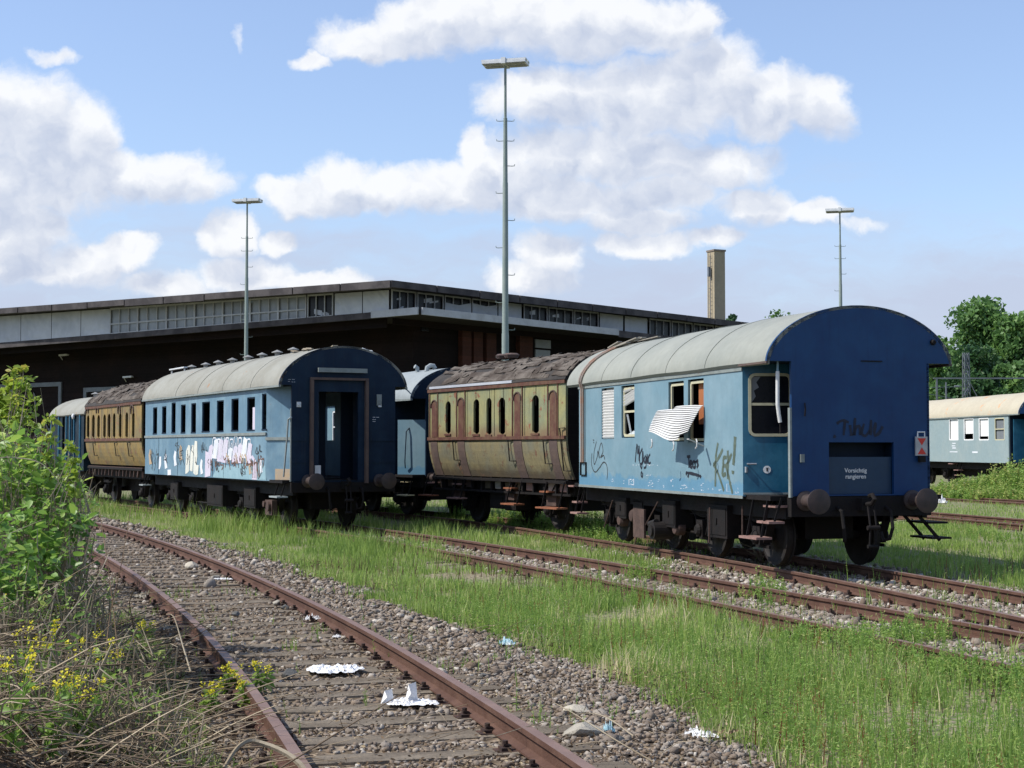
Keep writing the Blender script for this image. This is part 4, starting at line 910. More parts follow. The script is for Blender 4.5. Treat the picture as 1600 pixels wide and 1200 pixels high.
# window trims
for w in w2: 
    g = G(); a, b, c_, d_ = w; y = -hw2+.02
    for q in ((a, b, d_-.03, d_), (a, a+.025, c_, d_-.03), (b-.025, b, c_, d_-.03)): g.box(q[0], q[1], y, y+.03, q[2], q[3])
    g.box(a, b, y-.03, y+.03, c_, c_+.03); g.build('window_frame', MATS['navy_old'], A2.root)
a, b, c_, d_ = w2[8]; G().box(a+.22, a+.40, -hw2+.07, -hw2+.10, c_, c_+(d_-c_)*.7).build('window_post', MATS['spray_pink'], A2.root)
# vertical panel seams
for px in (222, 358, 610, 690): 
    g = G(); x_ = A2.hit(*Z7(px, 800), -hw2)[0]; g.box(x_-.008, x_+.008, -hw2-.006, -hw2-.001, zb2+.02, A2.hit(*Z7(600, 660), -hw2)[1]); g.build('panel_seam', MATS['navy_old'], A2.root)
# angled corner walls beside the doorways, and end wall with gangway
EW2 = 1.27
for s in (-1, 1):
    pA = Vector((xw, s*hw2, 0)); pB = Vector((xw+.72, s*1.10, 0)); dd = pB-pA; Ld = dd.length; dd /= Ld; nn = Vector((-dd.y, dd.x, 0)); nn = nn if nn.y*s > 0 else -nn
    fn = lambda u, v, d, pA=pA, dd=dd, nn=nn: tuple(pA+dd*u-nn*d+Vector((0, 0, v)))
    G().wall(fn, [0, Ld], [zb2, ze2+.1], (), .05).build('corner_wall', MATS['blue_side_old'], A2.root)
    if s < 0:
        g = G(); g.plate([fn(0, zz, -.003) if k < 1 else fn(Ld, zz, -.003) for k, zz in ((0, 2.03), (1, 2.03), (1, 2.10), (0, 2.10))], nn*.03); g.build('belt_rail', MATS['gutter_grey'], A2.root)
        g = G(); g.plate([fn(u, v, -.003) for u, v in ((Ld*.35, zb2+.02), (Ld, zb2+.02), (Ld, zb2+.28), (Ld*.35, zb2+.28))], nn*.003); g.build('patch_panel', MATS['spray_tan'], A2.root)
# end wall (x=0): door opening, gangway frame
oy0 = A2.hitx(498, 650, 0)[0]; oy1 = A2.hitx(560, 650, 0)[0]; mid = (oy0+oy1)/2; ow = abs(oy1-oy0)/2
g = G(); g.wall(lambda u, v, d: (-d, u, v), [-EW2, EW2], [zb2, ze2], [(mid-ow, mid+ow, zb2+.02, ze2-.14)], .06); g.build('end_wall', MATS['navy_old'], A2.root)
endarch(A2, 0, rw2, ze2, zc2, MATS['navy_old'])
g = G(); 
for y in (mid-ow-.22, mid+ow+.15): g.box(.002, .10, y, y+.07, zb2-.05, ze2+.12)
g.box(.002, .10, mid-ow-.22, mid+ow+.22, ze2+.125, ze2+.18); g.build('gangway_frame', MATS['rust_panel'], A2.root)
ya, za = A2.hitx(496, 578, .05); yb, zb_ = A2.hitx(572, 583, .05); G().box(.06, .14, ya, yb, za-.05, za+.05).build('gangway_beam', MATS['gutter_grey'], A2.root)
g = G(); g.box(-1.0, -.07, mid-ow-.12, mid-ow-.08, zb2, ze2); g.box(-.55, -.07, mid+ow+.08, mid+ow+.12, zb2, ze2)
g.box(-1.15, -1.11, -hw2+.3, mid-ow, zb2, ze2); g.box(-1.15, -1.11, mid+ow, hw2-.1, zb2, ze2); g.box(-1.4, 0, -1.2, 1.2, zb2-.03, zb2+.02); g.box(-1.3, -.05, -1.25, 1.25, ze2-.02, ze2+.02); g.box(-1.14, -1.12, mid-.06, mid+.10, zb2, ze2); g.build('vestibule_wall', MATS['navy_recess'], A2.root)
for (px, py, w_, h_, m_) in ((466.5, 632, .05, .06, 'lamp_white'), (592, 625, .06, .13, 'gutter_grey'), (593, 634, .04, .03, 'lamp_white'), (496, 736, .07, .13, 'lamp_white')):
    y_, z_ = A2.hitx(px, py, 0); g = G(); g.box(.002, .03, y_-w_, y_+w_, z_-h_, z_+h_); 
    if px < 470: g.lathe((.03, y_, z_), [(.03, 0), (.03, .02)], 10, 'x')
    g.build('end_fitting', MATS[m_], A2.root)
g = G()
for (a, b_, c_, d_) in ((730, 446, 775, 450), (728, 460, 752, 464), (730, 472, 748, 476), (200, 210, 250, 213), (200, 222, 212, 225), (222, 226, 248, 229)):
    y0_, z0_ = A2.hitx(*Z6(a, b_), 0); y1_, z1_ = A2.hitx(*Z6(c_, d_), 0); n = 8
    for k in range(n):
        if k % 4 == 3: continue
        g.box(.002, .004, y0_+(y1_-y0_)*k/n, y0_+(y1_-y0_)*(k+.7)/n, z1_, z0_)
g.build('stencil_marks', MATS['spray_white'], A2.root)
for z in (2.05, 1.55):
    for ya_, yb_2 in ((mid+ow+.25, EW2), (-EW2, mid-ow-.26)): G().box(.002, .02, ya_, yb_2, z-.04, z+.04).build('gate_rail', MATS['navy_old'], A2.root)
# handrails by the left doorway
y_ = -1.33; pts = [A2.hit(443, 745, y_), A2.hit(448, 690, y_), A2.hit(450, 656, y_), A2.hit(455, 652, y_)]
G().tube([(x, y_, z) for x, z in pts], .022).build('handrail', MATS['mast_grey'], A2.root)
G().box(-.02, .012, -EW2-.03, -EW2-.003, zb2, 2.75).build('edge_trim', MATS['gutter_grey'], A2.root)
f2c = arch(rw2, ze2, zc2)
for px in (460, 560, 650, 752, 865, 966, 1075, 1190):
    a = Z7(px, 190); x_ = A2.hit(a[0], a[1]-0, 0.0)[0]; vent(A2, x_, 0, zc2, .72)
x_ = A2.hit(*Z7(310, 225), -.2)[0]; x_2 = A2.hit(*Z7(415, 225), -.2)[0]; g = G(); g.bar((x_, -.2, zc2+.10), (x_2, -.2, zc2+.10), .12, .04); g.bar((x_+.1, -.2, zc2-.1), (x_+.1, -.2, zc2+.1), .04, .04); g.bar((x_2-.1, -.2, zc2-.1), (x_2-.1, -.2, zc2+.1), .04, .04); g.build('roof_walkway', MATS['lamp_white'], A2.root)
y_, z_ = A2.hitx(565, 556, -.1); y2, z2 = A2.hitx(578, 551, -.1); z_ = f2c(y_); G().tube([(-.1, y_, z_-.03), (-.1, y2-.04, z2), (-.1, y2+.03, z2+.0), (-.1, y2+.07, z2-.05)], .06, 8).build('roof_pipe', MATS['lamp_white'], A2.root)
g = G()
for k in range(6): y0_ = rnd.uniform(-.9, .2); x0_ = rnd.uniform(-1.6, -.3); z0_ = f2c(y0_)+.03; g.bar((x0_, y0_, z0_), (x0_-rnd.uniform(.4, .9), y0_+.2, f2c(y0_+.2)+.05), .12, .02)
g.build('roof_board', MATS['dry_stem'], A2.root)
y_, z_ = A2.hitx(626, 606, -.05); g = G(); 
for k in range(4): g.bar((-.1, rw2-.06+.02*k, ze2-.02), (-.05+.03*k, rw2+.08, ze2-.1-.02*k), .05, .01)
g.build('torn_edge', MATS['gutter_grey'], A2.root)
# graffiti mural on the lower side
def C7(a, b): return A2.hit(*Z7(a, b), -hw2)
def mural(polys, m, off, label=None, name='graffiti'):
    g = G()
    for p in polys:
        pts = [C7(*q) for q in p]; g.plate([(x, -hw2-off, z) for x, z in pts], (0, .0015, 0))
    return g.build(name, MATS[m], A2.root, label)
mural([[(640, 880), (690, 858), (760, 872), (830, 850), (900, 868), (960, 850), (990, 870), (996, 968), (900, 966), (780, 960), (690, 955), (610, 948)]], 'spray_aqua', .004, 'pale aqua patch behind the lettering')
def blobs(x0, x1, yt, yb, n, seed, lean=10):
    r = random.Random(seed); out = []
    w = (x1-x0)/n
    for i in range(n):
        a = x0+w*i; t_ = yt(a)+r.uniform(-18, 18); b_ = yb(a)+r.uniform(-12, 12)
        out.append([(a-4, b_), (a+w*.15, (t_+b_)/2+r.uniform(-20, 20)), (a+w*.1+lean, t_+14), (a+w*.5+lean, t_), (a+w*.95+lean, t_+16), (a+w*1.05, (t_+b_)/2+r.uniform(-20, 20)), (a+w*.9, b_+6)])
    return out
for i_, p_ in enumerate(([(414, 925), (420, 760), (436, 716), (450, 722), (446, 800), (440, 905), (428, 920)], [(446, 900), (452, 770), (462, 716), (474, 718), (470, 830), (466, 908)], [(472, 920), (476, 740), (484, 686), (500, 690), (501, 800), (494, 850), (488, 934)], [(492, 860), (512, 862), (505, 928), (490, 935)])): mural([p_], 'spray_cream', .005+.0008*i_, 'cream white letter')
for i_, (x_0, y_0) in enumerate(((150, 790), (262, 820), (330, 800), (370, 760), (520, 860), (830, 700), (870, 860), (950, 850))): mural([[(x_0, y_0), (x_0+9, y_0-45), (x_0+20, y_0-30), (x_0+16, y_0+20), (x_0+24, y_0+60), (x_0+6, y_0+70)]], 'spray_white' if i_ % 3 else 'spray_tan', .0065+.0003*i_)
mural([[(222, 890), (228, 800), (240, 800), (240, 860), (230, 892)]], 'spray_white', .005); mural([[(286, 895), (310, 893), (311, 932), (287, 934)]], 'spray_white', .005)
for i_, b_2 in enumerate(blobs(575, 890, lambda a: 692+.02*(a-560)+34*math.cos((a-560)/28), lambda a: 835+22*math.sin(a/17), 9, 4)): mural([b_2], 'spray_white' if i_ % 3 == 1 else 'spray_pink', .006+.0003*i_)
mural([[(555, 950), (560, 760), (600, 780), (595, 940)]], 'spray_pink', .007); mural([[(880, 800), (905, 830), (895, 965), (930, 968), (925, 830), (900, 790)]], 'spray_pink', .007)
def strokes(lines, w, m, off, label=None, k=5):
    g = G()
    for L_ in lines: ribbon(A2, smoothpts([C7(*p) for p in L_], k), w, m, y=-hw2, g=g, off=off)
    return g.build('graffiti_tag', MATS[m], A2.root, label)
out = []
r5 = random.Random(12)
for i in range(9):
    a = 612+i*31; t_ = 665+12*math.sin(i*2.1)+ (i > 6)*20; out.append([(a-6, 820), (a-2, 745), (a+2, t_+10), (a+12, t_), (a+24, t_+8), (a+20, 740), (a+25, 815)])
    out.append([(a+6, 790), (a+10, 720), (a+14, 700)])
strokes(out, .035, 'spray_white', .009, 'white outlines of the pink letters')
br = []
for i in range(16):
    a = 600+i*24+r5.uniform(-8, 8); b_ = 800+r5.uniform(-20, 40); br.append([(a, b_), (a+r5.uniform(-14, 20), b_+r5.uniform(20, 50)), (a+r5.uniform(0, 26), b_+r5.uniform(10, 30)), (a+r5.uniform(10, 24), b_+r5.uniform(40, 90))])
for i in range(5): a = 905+i*11; br.append([(a, 830+r5.uniform(-10, 10)), (a+r5.uniform(-6, 8), 900), (a+r5.uniform(-12, 10), 955)])
strokes(br, .035, 'spray_brown', .0105, 'brown scrawl across the lower letters')
bk = []
for x0_, x1_, y0_, y1_, n in ((138, 222, 720, 900, 9), (262, 300, 735, 830, 5), (345, 400, 690, 860, 8), (415, 490, 720, 860, 5), (520, 575, 690, 750, 6), (560, 660, 790, 900, 6), (915, 958, 700, 760, 5), (805, 870, 820, 930, 6)):
    for i in range(n):
        a = r5.uniform(x0_, x1_); b_ = r5.uniform(y0_, y0_+(y1_-y0_)*.6); bk.append([(a, b_), (a+r5.uniform(-10, 6), b_+r5.uniform(20, 45)), (a+r5.uniform(-2, 14), b_+r5.uniform(25, 60)), (a+r5.uniform(-6, 12), min(y1_, b_+r5.uniform(60, 110)))])
strokes(bk, .022, 'spray_black', .011, 'thin dark tags between the letters')
strokes([[(955, 790), (968, 850), (962, 920), (940, 960)]], .02, 'spray_black', .011)
tn = []
for i in range(10): a = r5.uniform(700, 860); tn.append([(a, 770+r5.random()*30), (a+8, 800), (a+16, 850)])
strokes(tn, .04, 'spray_tan', .0095)
underframe(A2, -L2+.2, -.1, hw2, zb2, axles=(-1.7, -4.2, -L2+3.9, -L2+1.5)); boxes(A2, [(-2.95, -1.1, .4, .9, .9, .4), (-5.8, -1.1, .35, .9, 1.4, .45), (-L2+2.7, -1.1, .4, .9, .8, .4)]); buffers(A2, .6, z=1.10); coupling(A2, 0)
G().box(-.14, 0, -1.27, 1.27, .84, zb2-.02).build('buffer_beam', MATS['black_iron'], A2.root)
x_, z_ = A2.hit(*Z6(140, 940), -1.45); step(A2, x_, -1.45, z_, .55, .26, 'mast_grey')
x_, z_ = A2.hit(*Z7(125, 1000), -1.45); step(A2, x_, -1.45, z_, .45, .26, 'mast_grey')
x_, z_ = A2.hit(*Z6(95, 1005), -1.2); g = G(); g.box(x_-.3, x_+.2, -1.25, -1.12, z_-.2, z_+.15); g.cyl((x_+.05, -1.1, z_), (x_+.05, -1.32, z_), .11); g.cyl((x_-.3, -1.1, z_+.05), (x_-.3, -1.3, z_+.05), .07); g.build('bogie_frame', MATS['brown_iron'], A2.root)

# ================= wooden yellow compartment carriages =================
def compartment(car, L, hw, ze, zc, zb, mat_up, mat_lo, wins, reds, handles, roofseed, beltz, loosen=1.0, doors=()):
    """tumblehome sides; wins/reds: (x0,x1,z0,z1)"""
    def yy(v): return hw-(0 if v > beltz else .20*((beltz-v)/(beltz-zb))**2)
    fn = lambda s: (lambda u, v, d: (u, s*(yy(v)-d), v))
    vs = list(np.linspace(zb, beltz, 7))
    g = G(); g.wall(fn(-1), [-L, 0], [beltz, ze], wins, .05); up = g.build('side_wall', MATS[mat_up], car.root)
    g = G(); g.wall(fn(-1), [-L, 0], vs, (), .05); g.build('lower_panel', MATS[mat_lo], car.root, smooth=False)
    g = G(); g.wall(fn(1), [-L, 0], vs[:-1]+[beltz, ze], (), .05); g.build('side_wall', MATS[mat_up], car.root)
    for x in (0, -L):
        g = G(); n = 6
        for i in range(n):
            v0, v1 = vs[i], vs[i+1]; y0, y1 = yy(v0)-.052, yy(v1)-.052; xx0, xx1 = (x-.05, x) if x == 0 else (x, x+.05)
            g.add([(a, b_*c_, v) for v, b_ in ((v0, y0), (v1, y1)) for a in (xx0, xx1) for c_ in (-1, 1)], [(0,1,3,2), (4,6,7,5), (0,4,5,1), (2,3,7,6), (0,2,6,4), (1,5,7,3)])
        g.box(x-.05 if x == 0 else x, x if x == 0 else x+.05, -hw+.052, hw-.052, beltz, ze); g.build('end_wall', MATS['tar_wood'], car.root)
        endarch(car, x if x == 0 else x+.05, hw-.01, ze, zc-.05, MATS['tar_wood'], p=.8)
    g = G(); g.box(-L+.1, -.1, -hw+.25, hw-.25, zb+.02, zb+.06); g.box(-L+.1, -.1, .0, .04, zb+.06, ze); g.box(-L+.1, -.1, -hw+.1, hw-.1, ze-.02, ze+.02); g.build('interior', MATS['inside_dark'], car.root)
    # rounded heads and sills of the slit windows
    g = G()
    for (a, b_, c_, d_) in wins:
        r_ = (b_-a)/2; m_ = (a+b_)/2; n = 6
        for (zc_, sg) in ((d_-r_*.8, 1), (c_+r_*.5, -1)):
            hgt_ = r_*.8 if sg > 0 else r_*.5
            for q in (-1, 1):
                pts = [(m_+q*r_, zc_+sg*hgt_)]+[(m_+q*r_*math.cos(math.pi/2*i/n), zc_+sg*hgt_*math.sin(math.pi/2*i/n)) for i in range(n, -1, -1)]
                g.plate([(x, -hw+.001, z) for x, z in pts], (0, .03, 0))
    g.build('window_surround', MATS[mat_up], car.root)
    for (a, b_, c_, d_) in wins:
        w = G(); w.box(a-.03, b_+.03, -hw-.03, -hw-.002, c_-.05, c_-.002); w.build('window_sill', MATS['rust_red'], car.root)
    for (a, b_, c_, d_) in reds:
        fr = G(); r_ = (b_-a)/2; m_ = (a+b_)/2; pts = [(a, c_), (b_, c_)]+[(m_+r_*math.cos(t_), d_-r_+r_*math.sin(t_)) for t_ in [math.pi*i/8 for i in range(9)]]
        fr.plate([(x, -hw-.012, z) for x, z in pts], (0, .01, 0)); pn = fr.build('door_panel', MATS['rust_red'], car.root)
        fr = G(); fr.tube([(a-.02, -hw-.015, d_-r_)]+[(m_-(r_+.03)*math.cos(t_), -hw-.015, d_-r_+(r_+.03)*math.sin(t_)) for t_ in [math.pi*i/8 for i in range(9)]]+[(b_+.02, -hw-.015, d_-r_)], .02, 5); fr.build('door_moulding', MATS['brown_iron'], pn)
    for (a, b_) in doors:          # door leaf outline and darker lower half
        g = G()
        for x in (a, b_): g.box(x-.018, x+.018, -hw-.022, -hw-.001, beltz, ze-.05)
        g.build('door_post', MATS['rust_red'], car.root)
        g = G(); g.wall(lambda u, v, d: (u, -yy(v)-.012+d, v), [a+.04, b_-.04], vs, (), .01); g.build('lower_door', MATS['rust_panel'], car.root)
    G().box(-L, 0, -hw-.045, -hw-.002, beltz-.04, beltz+.035).build('belt_rail', MATS['rust_red'], car.root)
    G().box(-L-.01, .01, -hw-.04, -hw+.02, ze-.09, ze+.0).build('cant_rail', MATS['rust_red'], car.root)
    for (x, zt_, zb_) in handles:
        G().tube([(x+.16, -yy(zt_)-.02, zt_), (x+.0, -yy(zt_)-.06, zt_), (x, -yy(zb_)-.08, zb_), (x+.2, -yy(zb_)-.02, zb_)], .016, 6).build('grab_handle', MATS['black_iron'], car.root)
    # felt-covered roof breaking up into layers of board
    f = arch(hw+.05, ze, zc, .72); roof(car, -L-.05, .05, hw+.05, ze, zc, MATS['felt_dark'], p=.72)
    r = random.Random(roofseed); g = G()
    for k in range(int(330*loosen)):
        y = r.uniform(-1, 1); y = (hw+.02)*math.copysign(abs(y)**.9, y); x = r.uniform(-L, -.2); ln = r.choice((r.uniform(.3, .9), r.uniform(.9, 2.4))); wd = r.uniform(.05, .17); lift = r.uniform(.008, .034)
        x2 = min(x+ln, .12); sk = r.uniform(-.07, .07); pts = []
        nseg = 4
        for i in range(nseg+1):
            for j in (0, 1):
                yy_ = max(-hw-.03, min(hw+.03, y+(j-.5)*wd+sk*i/nseg+r.uniform(-.02, .02))); q = x+(x2-x)*i/nseg
                pts.append((q, yy_, f(yy_)+lift+(.05*r.random()**3 if i in (0, nseg) else .0)+r.uniform(0, .012)))
        b = len(g.v); g.v += pts
        m = len(pts); g.v += [(p_[0], p_[1], p_[2]-.014) for p_ in pts]
        for i in range(nseg): a_ = b+2*i; g.f += [(a_, a_+2, a_+3, a_+1), (a_+m, a_+m+1, a_+m+3, a_+m+2), (a_, a_+m, a_+m+2, a_+2), (a_+1, a_+3, a_+m+3, a_+m+1)]
        g.f += [(b, b+1, b+m+1, b+m), (b+m-2, b+2*m-2, b+2*m-1, b+m-1)]
    g.build('roof_boards', MATS['felt_board'], car.root, 'curled and broken roof boards')
A3 = Car('railway_carriage', 'faded yellow wooden carriage with ragged board roof, coupled behind the big blue carriage', 'railway carriage', 2.45, 34.2, (.474, -.88))
h3 = 1.45; ze3 = 3.36; zb3 = 1.16
def Z5(a, b): return (640+a/4, 540+b/4)
L3 = -A3.hit(670, 650, -h3)[0]
def r5_(x0, x1, y0, y1, y=-h3):
    a = Z5(x0, y0); b = Z5(x1, y1); return A3.rect(a[0], a[1], b[0], b[1], y)
wins3 = [r5_(225, 257, 348, 550), r5_(399, 435, 335, 553), r5_(480, 512, 328, 556), r5_(558, 597, 325, 555), r5_(766, 808, 310, 548)]
reds3 = [r5_(140, 172, 350, 570), r5_(306, 340, 335, 575), r5_(656, 694, 300, 572), r5_(877, 920, 290, 570)]
beltz3 = A3.hit(*Z5(500, 578), -h3)[1]
def X5(a): return A3.hit(*Z5(a, 480), -h3)[0]
compartment(A3, L3, h3, ze3, 4.02, zb3, 'yellow_wood', 'yellow_low', wins3, reds3, [(X5(282), A3.hit(*Z5(300, 590), -h3)[1], 1.55), (X5(628), A3.hit(*Z5(640, 590), -h3)[1], 1.55), (X5(848), A3.hit(*Z5(850, 590), -h3)[1], 1.5), (X5(952), A3.hit(*Z5(960, 515), -h3)[1], 1.35)], 3, beltz3,
            doors=[(X5(128), X5(178)), (X5(296), X5(348)), (X5(645), X5(706)), (X5(866), X5(928))])
for a in (415, 500, 588, 240, 790): x_ = X5(a); G().box(x_-.008, x_+.008, -h3-.004, -h3-.001, ze3-.55, ze3-.1).build('panel_seam', MATS['black_iron'], A3.root)
for a in (360, 530, 720): x_ = X5(a); G().box(x_-.01, x_+.01, -h3-.004, -h3-.001, beltz3+.05, ze3-.1).build('panel_seam', MATS['black_iron'], A3.root)
g = G()
for a, b_, c_, d_ in ((135, 215, 250, 268), (215, 330, 243, 262), (330, 560, 232, 248), (560, 650, 220, 236)):
    r_ = r5_(a, b_, b_ and c_, d_); g.box(r_[0], r_[1], -h3-.055, -h3-.01, ze3-.0, ze3+.06)
g.build('torn_felt_edge', MATS['sheet_white'], A3.root)
# open frame under the body with remains of light panels
g = G(); 
for k in range(14): x_ = -L3+.15+k*(L3-.3)/13; g.box(x_-.025, x_+.025, -h3+.12, -h3+.18, zb3-.32, zb3-.005)
g.box(-L3, 0, -h3+.11, -h3+.19, zb3-.37, zb3-.322); g.build('sole_frame', MATS['black_iron'], A3.root)
r8 = random.Random(2)
for k in range(13):
    if k in (0, 4, 10): continue
    x_ = -L3+.15+k*(L3-.3)/13; G().box(x_+.06, x_+(L3-.3)/13-.06, -h3+.20, -h3+.22, zb3-.28, zb3-.06).build('sole_panel', MATS[r8.choice(['rust_panel', 'board_grey', 'yellow_low', 'gutter_grey', 'step_wood'])], A3.root)
underframe(A3, -L3+.1, -.1, h3, zb3-.06, axles=(-1.4, -L3+1.5), truss=True); boxes(A3, [(-3.4, -1.0, .4, .85, 1.3, .4)]); buffers(A3, .55, z=1.0)
for (a, b_, w_, y_, m_) in ((150, 853, .4, -1.25, 'step_wood'), (320, 860, .45, -1.25, 'step_wood'), (643, 886, .4, -1.3, 'step_rusty'), (872, 908, .4, -1.3, 'step_rusty'), (118, 930, .65, -1.5, 'step_rusty'), (295, 948, .6, -1.5, 'step_wood'), (642, 985, .65, -1.5, 'step_rusty'), (885, 1010, .95, -1.55, 'step_rusty'), (1040, 872, .25, -1.2, 'step_wood')):
    x_, z_ = A3.hit(*Z5(a, b_), y_); step(A3, x_, y_, z_, w_, .28, m_)
for a, b_ in ((625, 925), (295, 920), (885, 960)):
    x_, z_ = A3.hit(*Z5(a, b_), -1.25); g = G(); g.box(x_-.22, x_+.22, -1.25, -1.12, z_-.15, z_+.12); g.bar((x_-.3, -1.2, z_+.25), (x_, -1.2, z_+.05), .03, .06); g.bar((x_+.3, -1.2, z_+.25), (x_, -1.2, z_+.05), .03, .06); g.build('axle_guard', MATS['brown_iron'], A3.root)
f3c = arch(h3+.05, ze3, 4.02, .72)
for (a, b_) in ((575, 100), (625, 95)):
    x_, _ = A3.hit(*Z5(a, b_), -.5); g = G(); g.lathe((x_, -.45, f3c(-.45)+.07), [(.05, 0), (.16, .02), (.20, .10), (.14, .14), (.05, .13)], 12); g.build('roof_lid', MATS['rust_panel'], A3.root).rotation_euler = (0, 0, 0)

A5 = Car('railway_carriage', 'golden yellow wooden carriage with slit windows, between dark wagon and graffiti coach', 'railway carriage', 0, 0, E2)
def behind(c, t, hw):   # put a vehicle t metres behind car A2's origin on the same line
    o = A2.o-A2.e*t; c.o = o; c.root.location = o; c.Mi = (Matrix.Translation(o) @ Matrix.Rotation(c.rz, 4, 'Z')).inverted()
tt = -A2.hit(221, 680, -1.45)[0]; behind(A5, tt, 1.45)
h5 = 1.45
def Z8(a, b): return (60+a/5.4545, 580+b/5.4545)
L5 = -A5.hit(134, 680, -h5)[0]
def r8_(x0, x1, y0, y1):
    a = Z8(x0, y0); b = Z8(x1, y1); return A5.rect(a[0], a[1], b[0], b[1], -h5)
wins5 = [r8_(c-11, c+11, t_, 570) for c, t_ in ((423, 375), (468, 370), (512, 372), (563, 368), (602, 362), (645, 358), (697, 355), (752, 350), (808, 348))]
beltz5 = A5.hit(*Z8(620, 585), -h5)[1]
def X8(a): return A5.hit(*Z8(a, 480), -h5)[0]
compartment(A5, L5, h5, 3.27, 4.0, 1.30, 'yellow_gold', 'yellow_gold', wins5, [], [(X8(a), beltz5-.1, 1.6) for a in (480, 665, 775)], 9, beltz5, .8)
for a in (420, 507, 693, 803): x_, z_ = A5.hit(*Z8(a, 330), -h5); G().tube([(x_-.16, -h5-.01, z_-.12)]+[(x_-.16*math.cos(t_), -h5-.02, z_+.16*math.sin(t_)) for t_ in [math.pi*i/6 for i in range(7)]]+[(x_+.16, -h5-.01, z_-.12)], .03, 5).build('door_moulding', MATS['rust_panel'], A5.root)
for a in (455, 540, 590, 625, 715, 775): x_ = X8(a); G().box(x_-.012, x_+.012, -h5-.006, -h5-.001, beltz5+.05, 3.15).build('panel_seam', MATS['rust_panel'], A5.root)
g = G()
g.box(-L5+.2, -.1, -h5+.06, -h5+.12, 1.19, 1.25)
for k in range(16): x_ = -L5+.3+k*(L5-.5)/15; g.bar((x_, -h5+.1, 1.22), (x_+rnd.uniform(-.08, .08), -h5+.08, .95), .05, .05)
g.build('sole_frame', MATS['brown_iron'], A5.root)
underframe(A5, -L5+.1, -.1, h5, 1.2, axles=(-1.3, -L5+1.6), truss=False)
# dark blue van at far left
A6 = Car('railway_carriage', 'small dark blue van with pale roof at the far left end, partly behind brambles', 'railway carriage', 0, 0, E2)
t6 = -A2.hit(131, 680, -1.4)[0]; behind(A6, t6, 1.4); h6 = 1.4; L6 = -A6.hit(80, 680, -h6)[0]
g = G(); hs = [(A6.hit(60+a/5.4545, 680, -h6)[0]-.28, A6.hit(60+a/5.4545, 680, -h6)[0]+.18, 1.35, 3.0) for a in (215, 300)]
g.wall(side(A6, h6), [-L6, 0], [1.05, 3.05], hs, .05); g.wall(lambda u, v, d: (u, h6-d, v), [-L6, 0], [1.05, 3.05], (), .05); g.build('side_wall', MATS['van_dark'], A6.root)
for x in (0, -L6+.05): G().box(x-.05, x, -h6+.055, h6-.055, 1.05, 3.05).build('end_wall', MATS['van_dark'], A6.root); endarch(A6, x, h6-.02, 3.05, 3.72, MATS['van_dark'])
roof(A6, -L6-.1, .35, 1.47, 3.05, 3.78, MATS['roof_stained']); vent(A6, -1.2, 0, 3.78); vent(A6, -L6+1.2, 0, 3.78, .8)
g = G()
for a in (115, 180, 245, 275, 310, 360): x_ = A6.hit(60+a/5.4545, 680, -h6)[0]; g.box(x_-.05, x_+.05, -h6-.05, -h6-.002, 1.0, 3.02)
g.build('side_post', MATS['teal_door'], A6.root)
for a in (215, 285, 340): x_ = A6.hit(60+a/5.4545, 680, -h6)[0]; G().box(x_-.25, x_+.12, -h6+.08, -h6+.10, 1.4, 2.45).build('rusty_panel', MATS['rust_red'], A6.root)
G().box(-L6+.1, -.1, -.1, 0, 1.05, 3.0).build('interior', MATS['inside_dark'], A6.root)
x_, z_ = A6.hit(*Z8(305, 385), -h6-.05); g = G(); g.lathe((x_, -h6-.06, z_), [(.1, 0), (.1, -.05), (.03, -.09)], 12, 'y'); g.build('side_lamp', MATS['lamp_white'], A6.root)
underframe(A6, -L6+.1, -.1, h6, 1.05, axles=(-1.2, -L6+1.2), truss=False); buffers(A6, .5, z=1.0)
# ================= pale blue coach behind, between graffiti coach and yellow carriage =================
A4 = Car('railway_carriage', 'pale roofed blue coach mostly hidden behind the graffiti coach and yellow carriage', 'railway carriage', -1.38, 41.7, (.474, -.88))
hw4 = 1.45; xw4 = A4.hit(611, 690, -hw4)[0]
wn4 = [(xw4-1.35-i*1.5, xw4-.65-i*1.5, 2.0, 2.95) for i in range(6)]
coach(A4, 11.5, hw4, 1.5, 3.17, 4.05, 1.10, 'blue_side', 'roof_pale', wn4, belt=1.98, wall0=xw4)
for w in wn4:
    fn = lambda u, v, d: (u, -hw4+.02+d, v); fo = frame_rr('window_frame', fn, w[0], w[1], w[2], w[3], .06, .05, .02, 'lamp_white', A4.root, ((w[2]+w[3])/2,))
g = G(); g.box(xw4-.05, xw4, -hw4+.062, hw4-.062, 1.1, 3.3); g.build('partition', MATS['navy_old'], A4.root)
x_a = A4.hit(632, 700, -.95)[0]
G().box(-.06, 0, -1.05, 1.05, 1.1, 3.17).build('end_wall', MATS['navy_old'], A4.root); endarch(A4, 0, 1.5, 3.17, 4.05, MATS['navy_old'])
a = A4.hitx(633, 700, xw4+.1)[0]
g = G(); g.wall(lambda u, v, d: (-1.12+(u+1.38)*1.15-d*.5, u+d*.6, v), [-1.38, -.72], [1.12, 2.62], (), .04); dr = g.build('door', MATS['blue_side'], A4.root)
g = G(); g.tube([(-.90, -1.25, 1.3), (-.86, -1.28, 1.5), (-.86, -1.24, 2.3), (-.86, -1.15, 2.4)], .016); g.build('grab_handle', MATS['navy_old'], dr)
f4c = arch(1.5, 3.17, 4.05); G().tube([(-1.5, -.62, f4c(-.62)-.02), (-1.5, -.62, f4c(-.62)+.12), (-1.5, -.70, f4c(-.62)+.16)], .06, 8).build('roof_pipe', MATS['mast_grey'], A4.root)
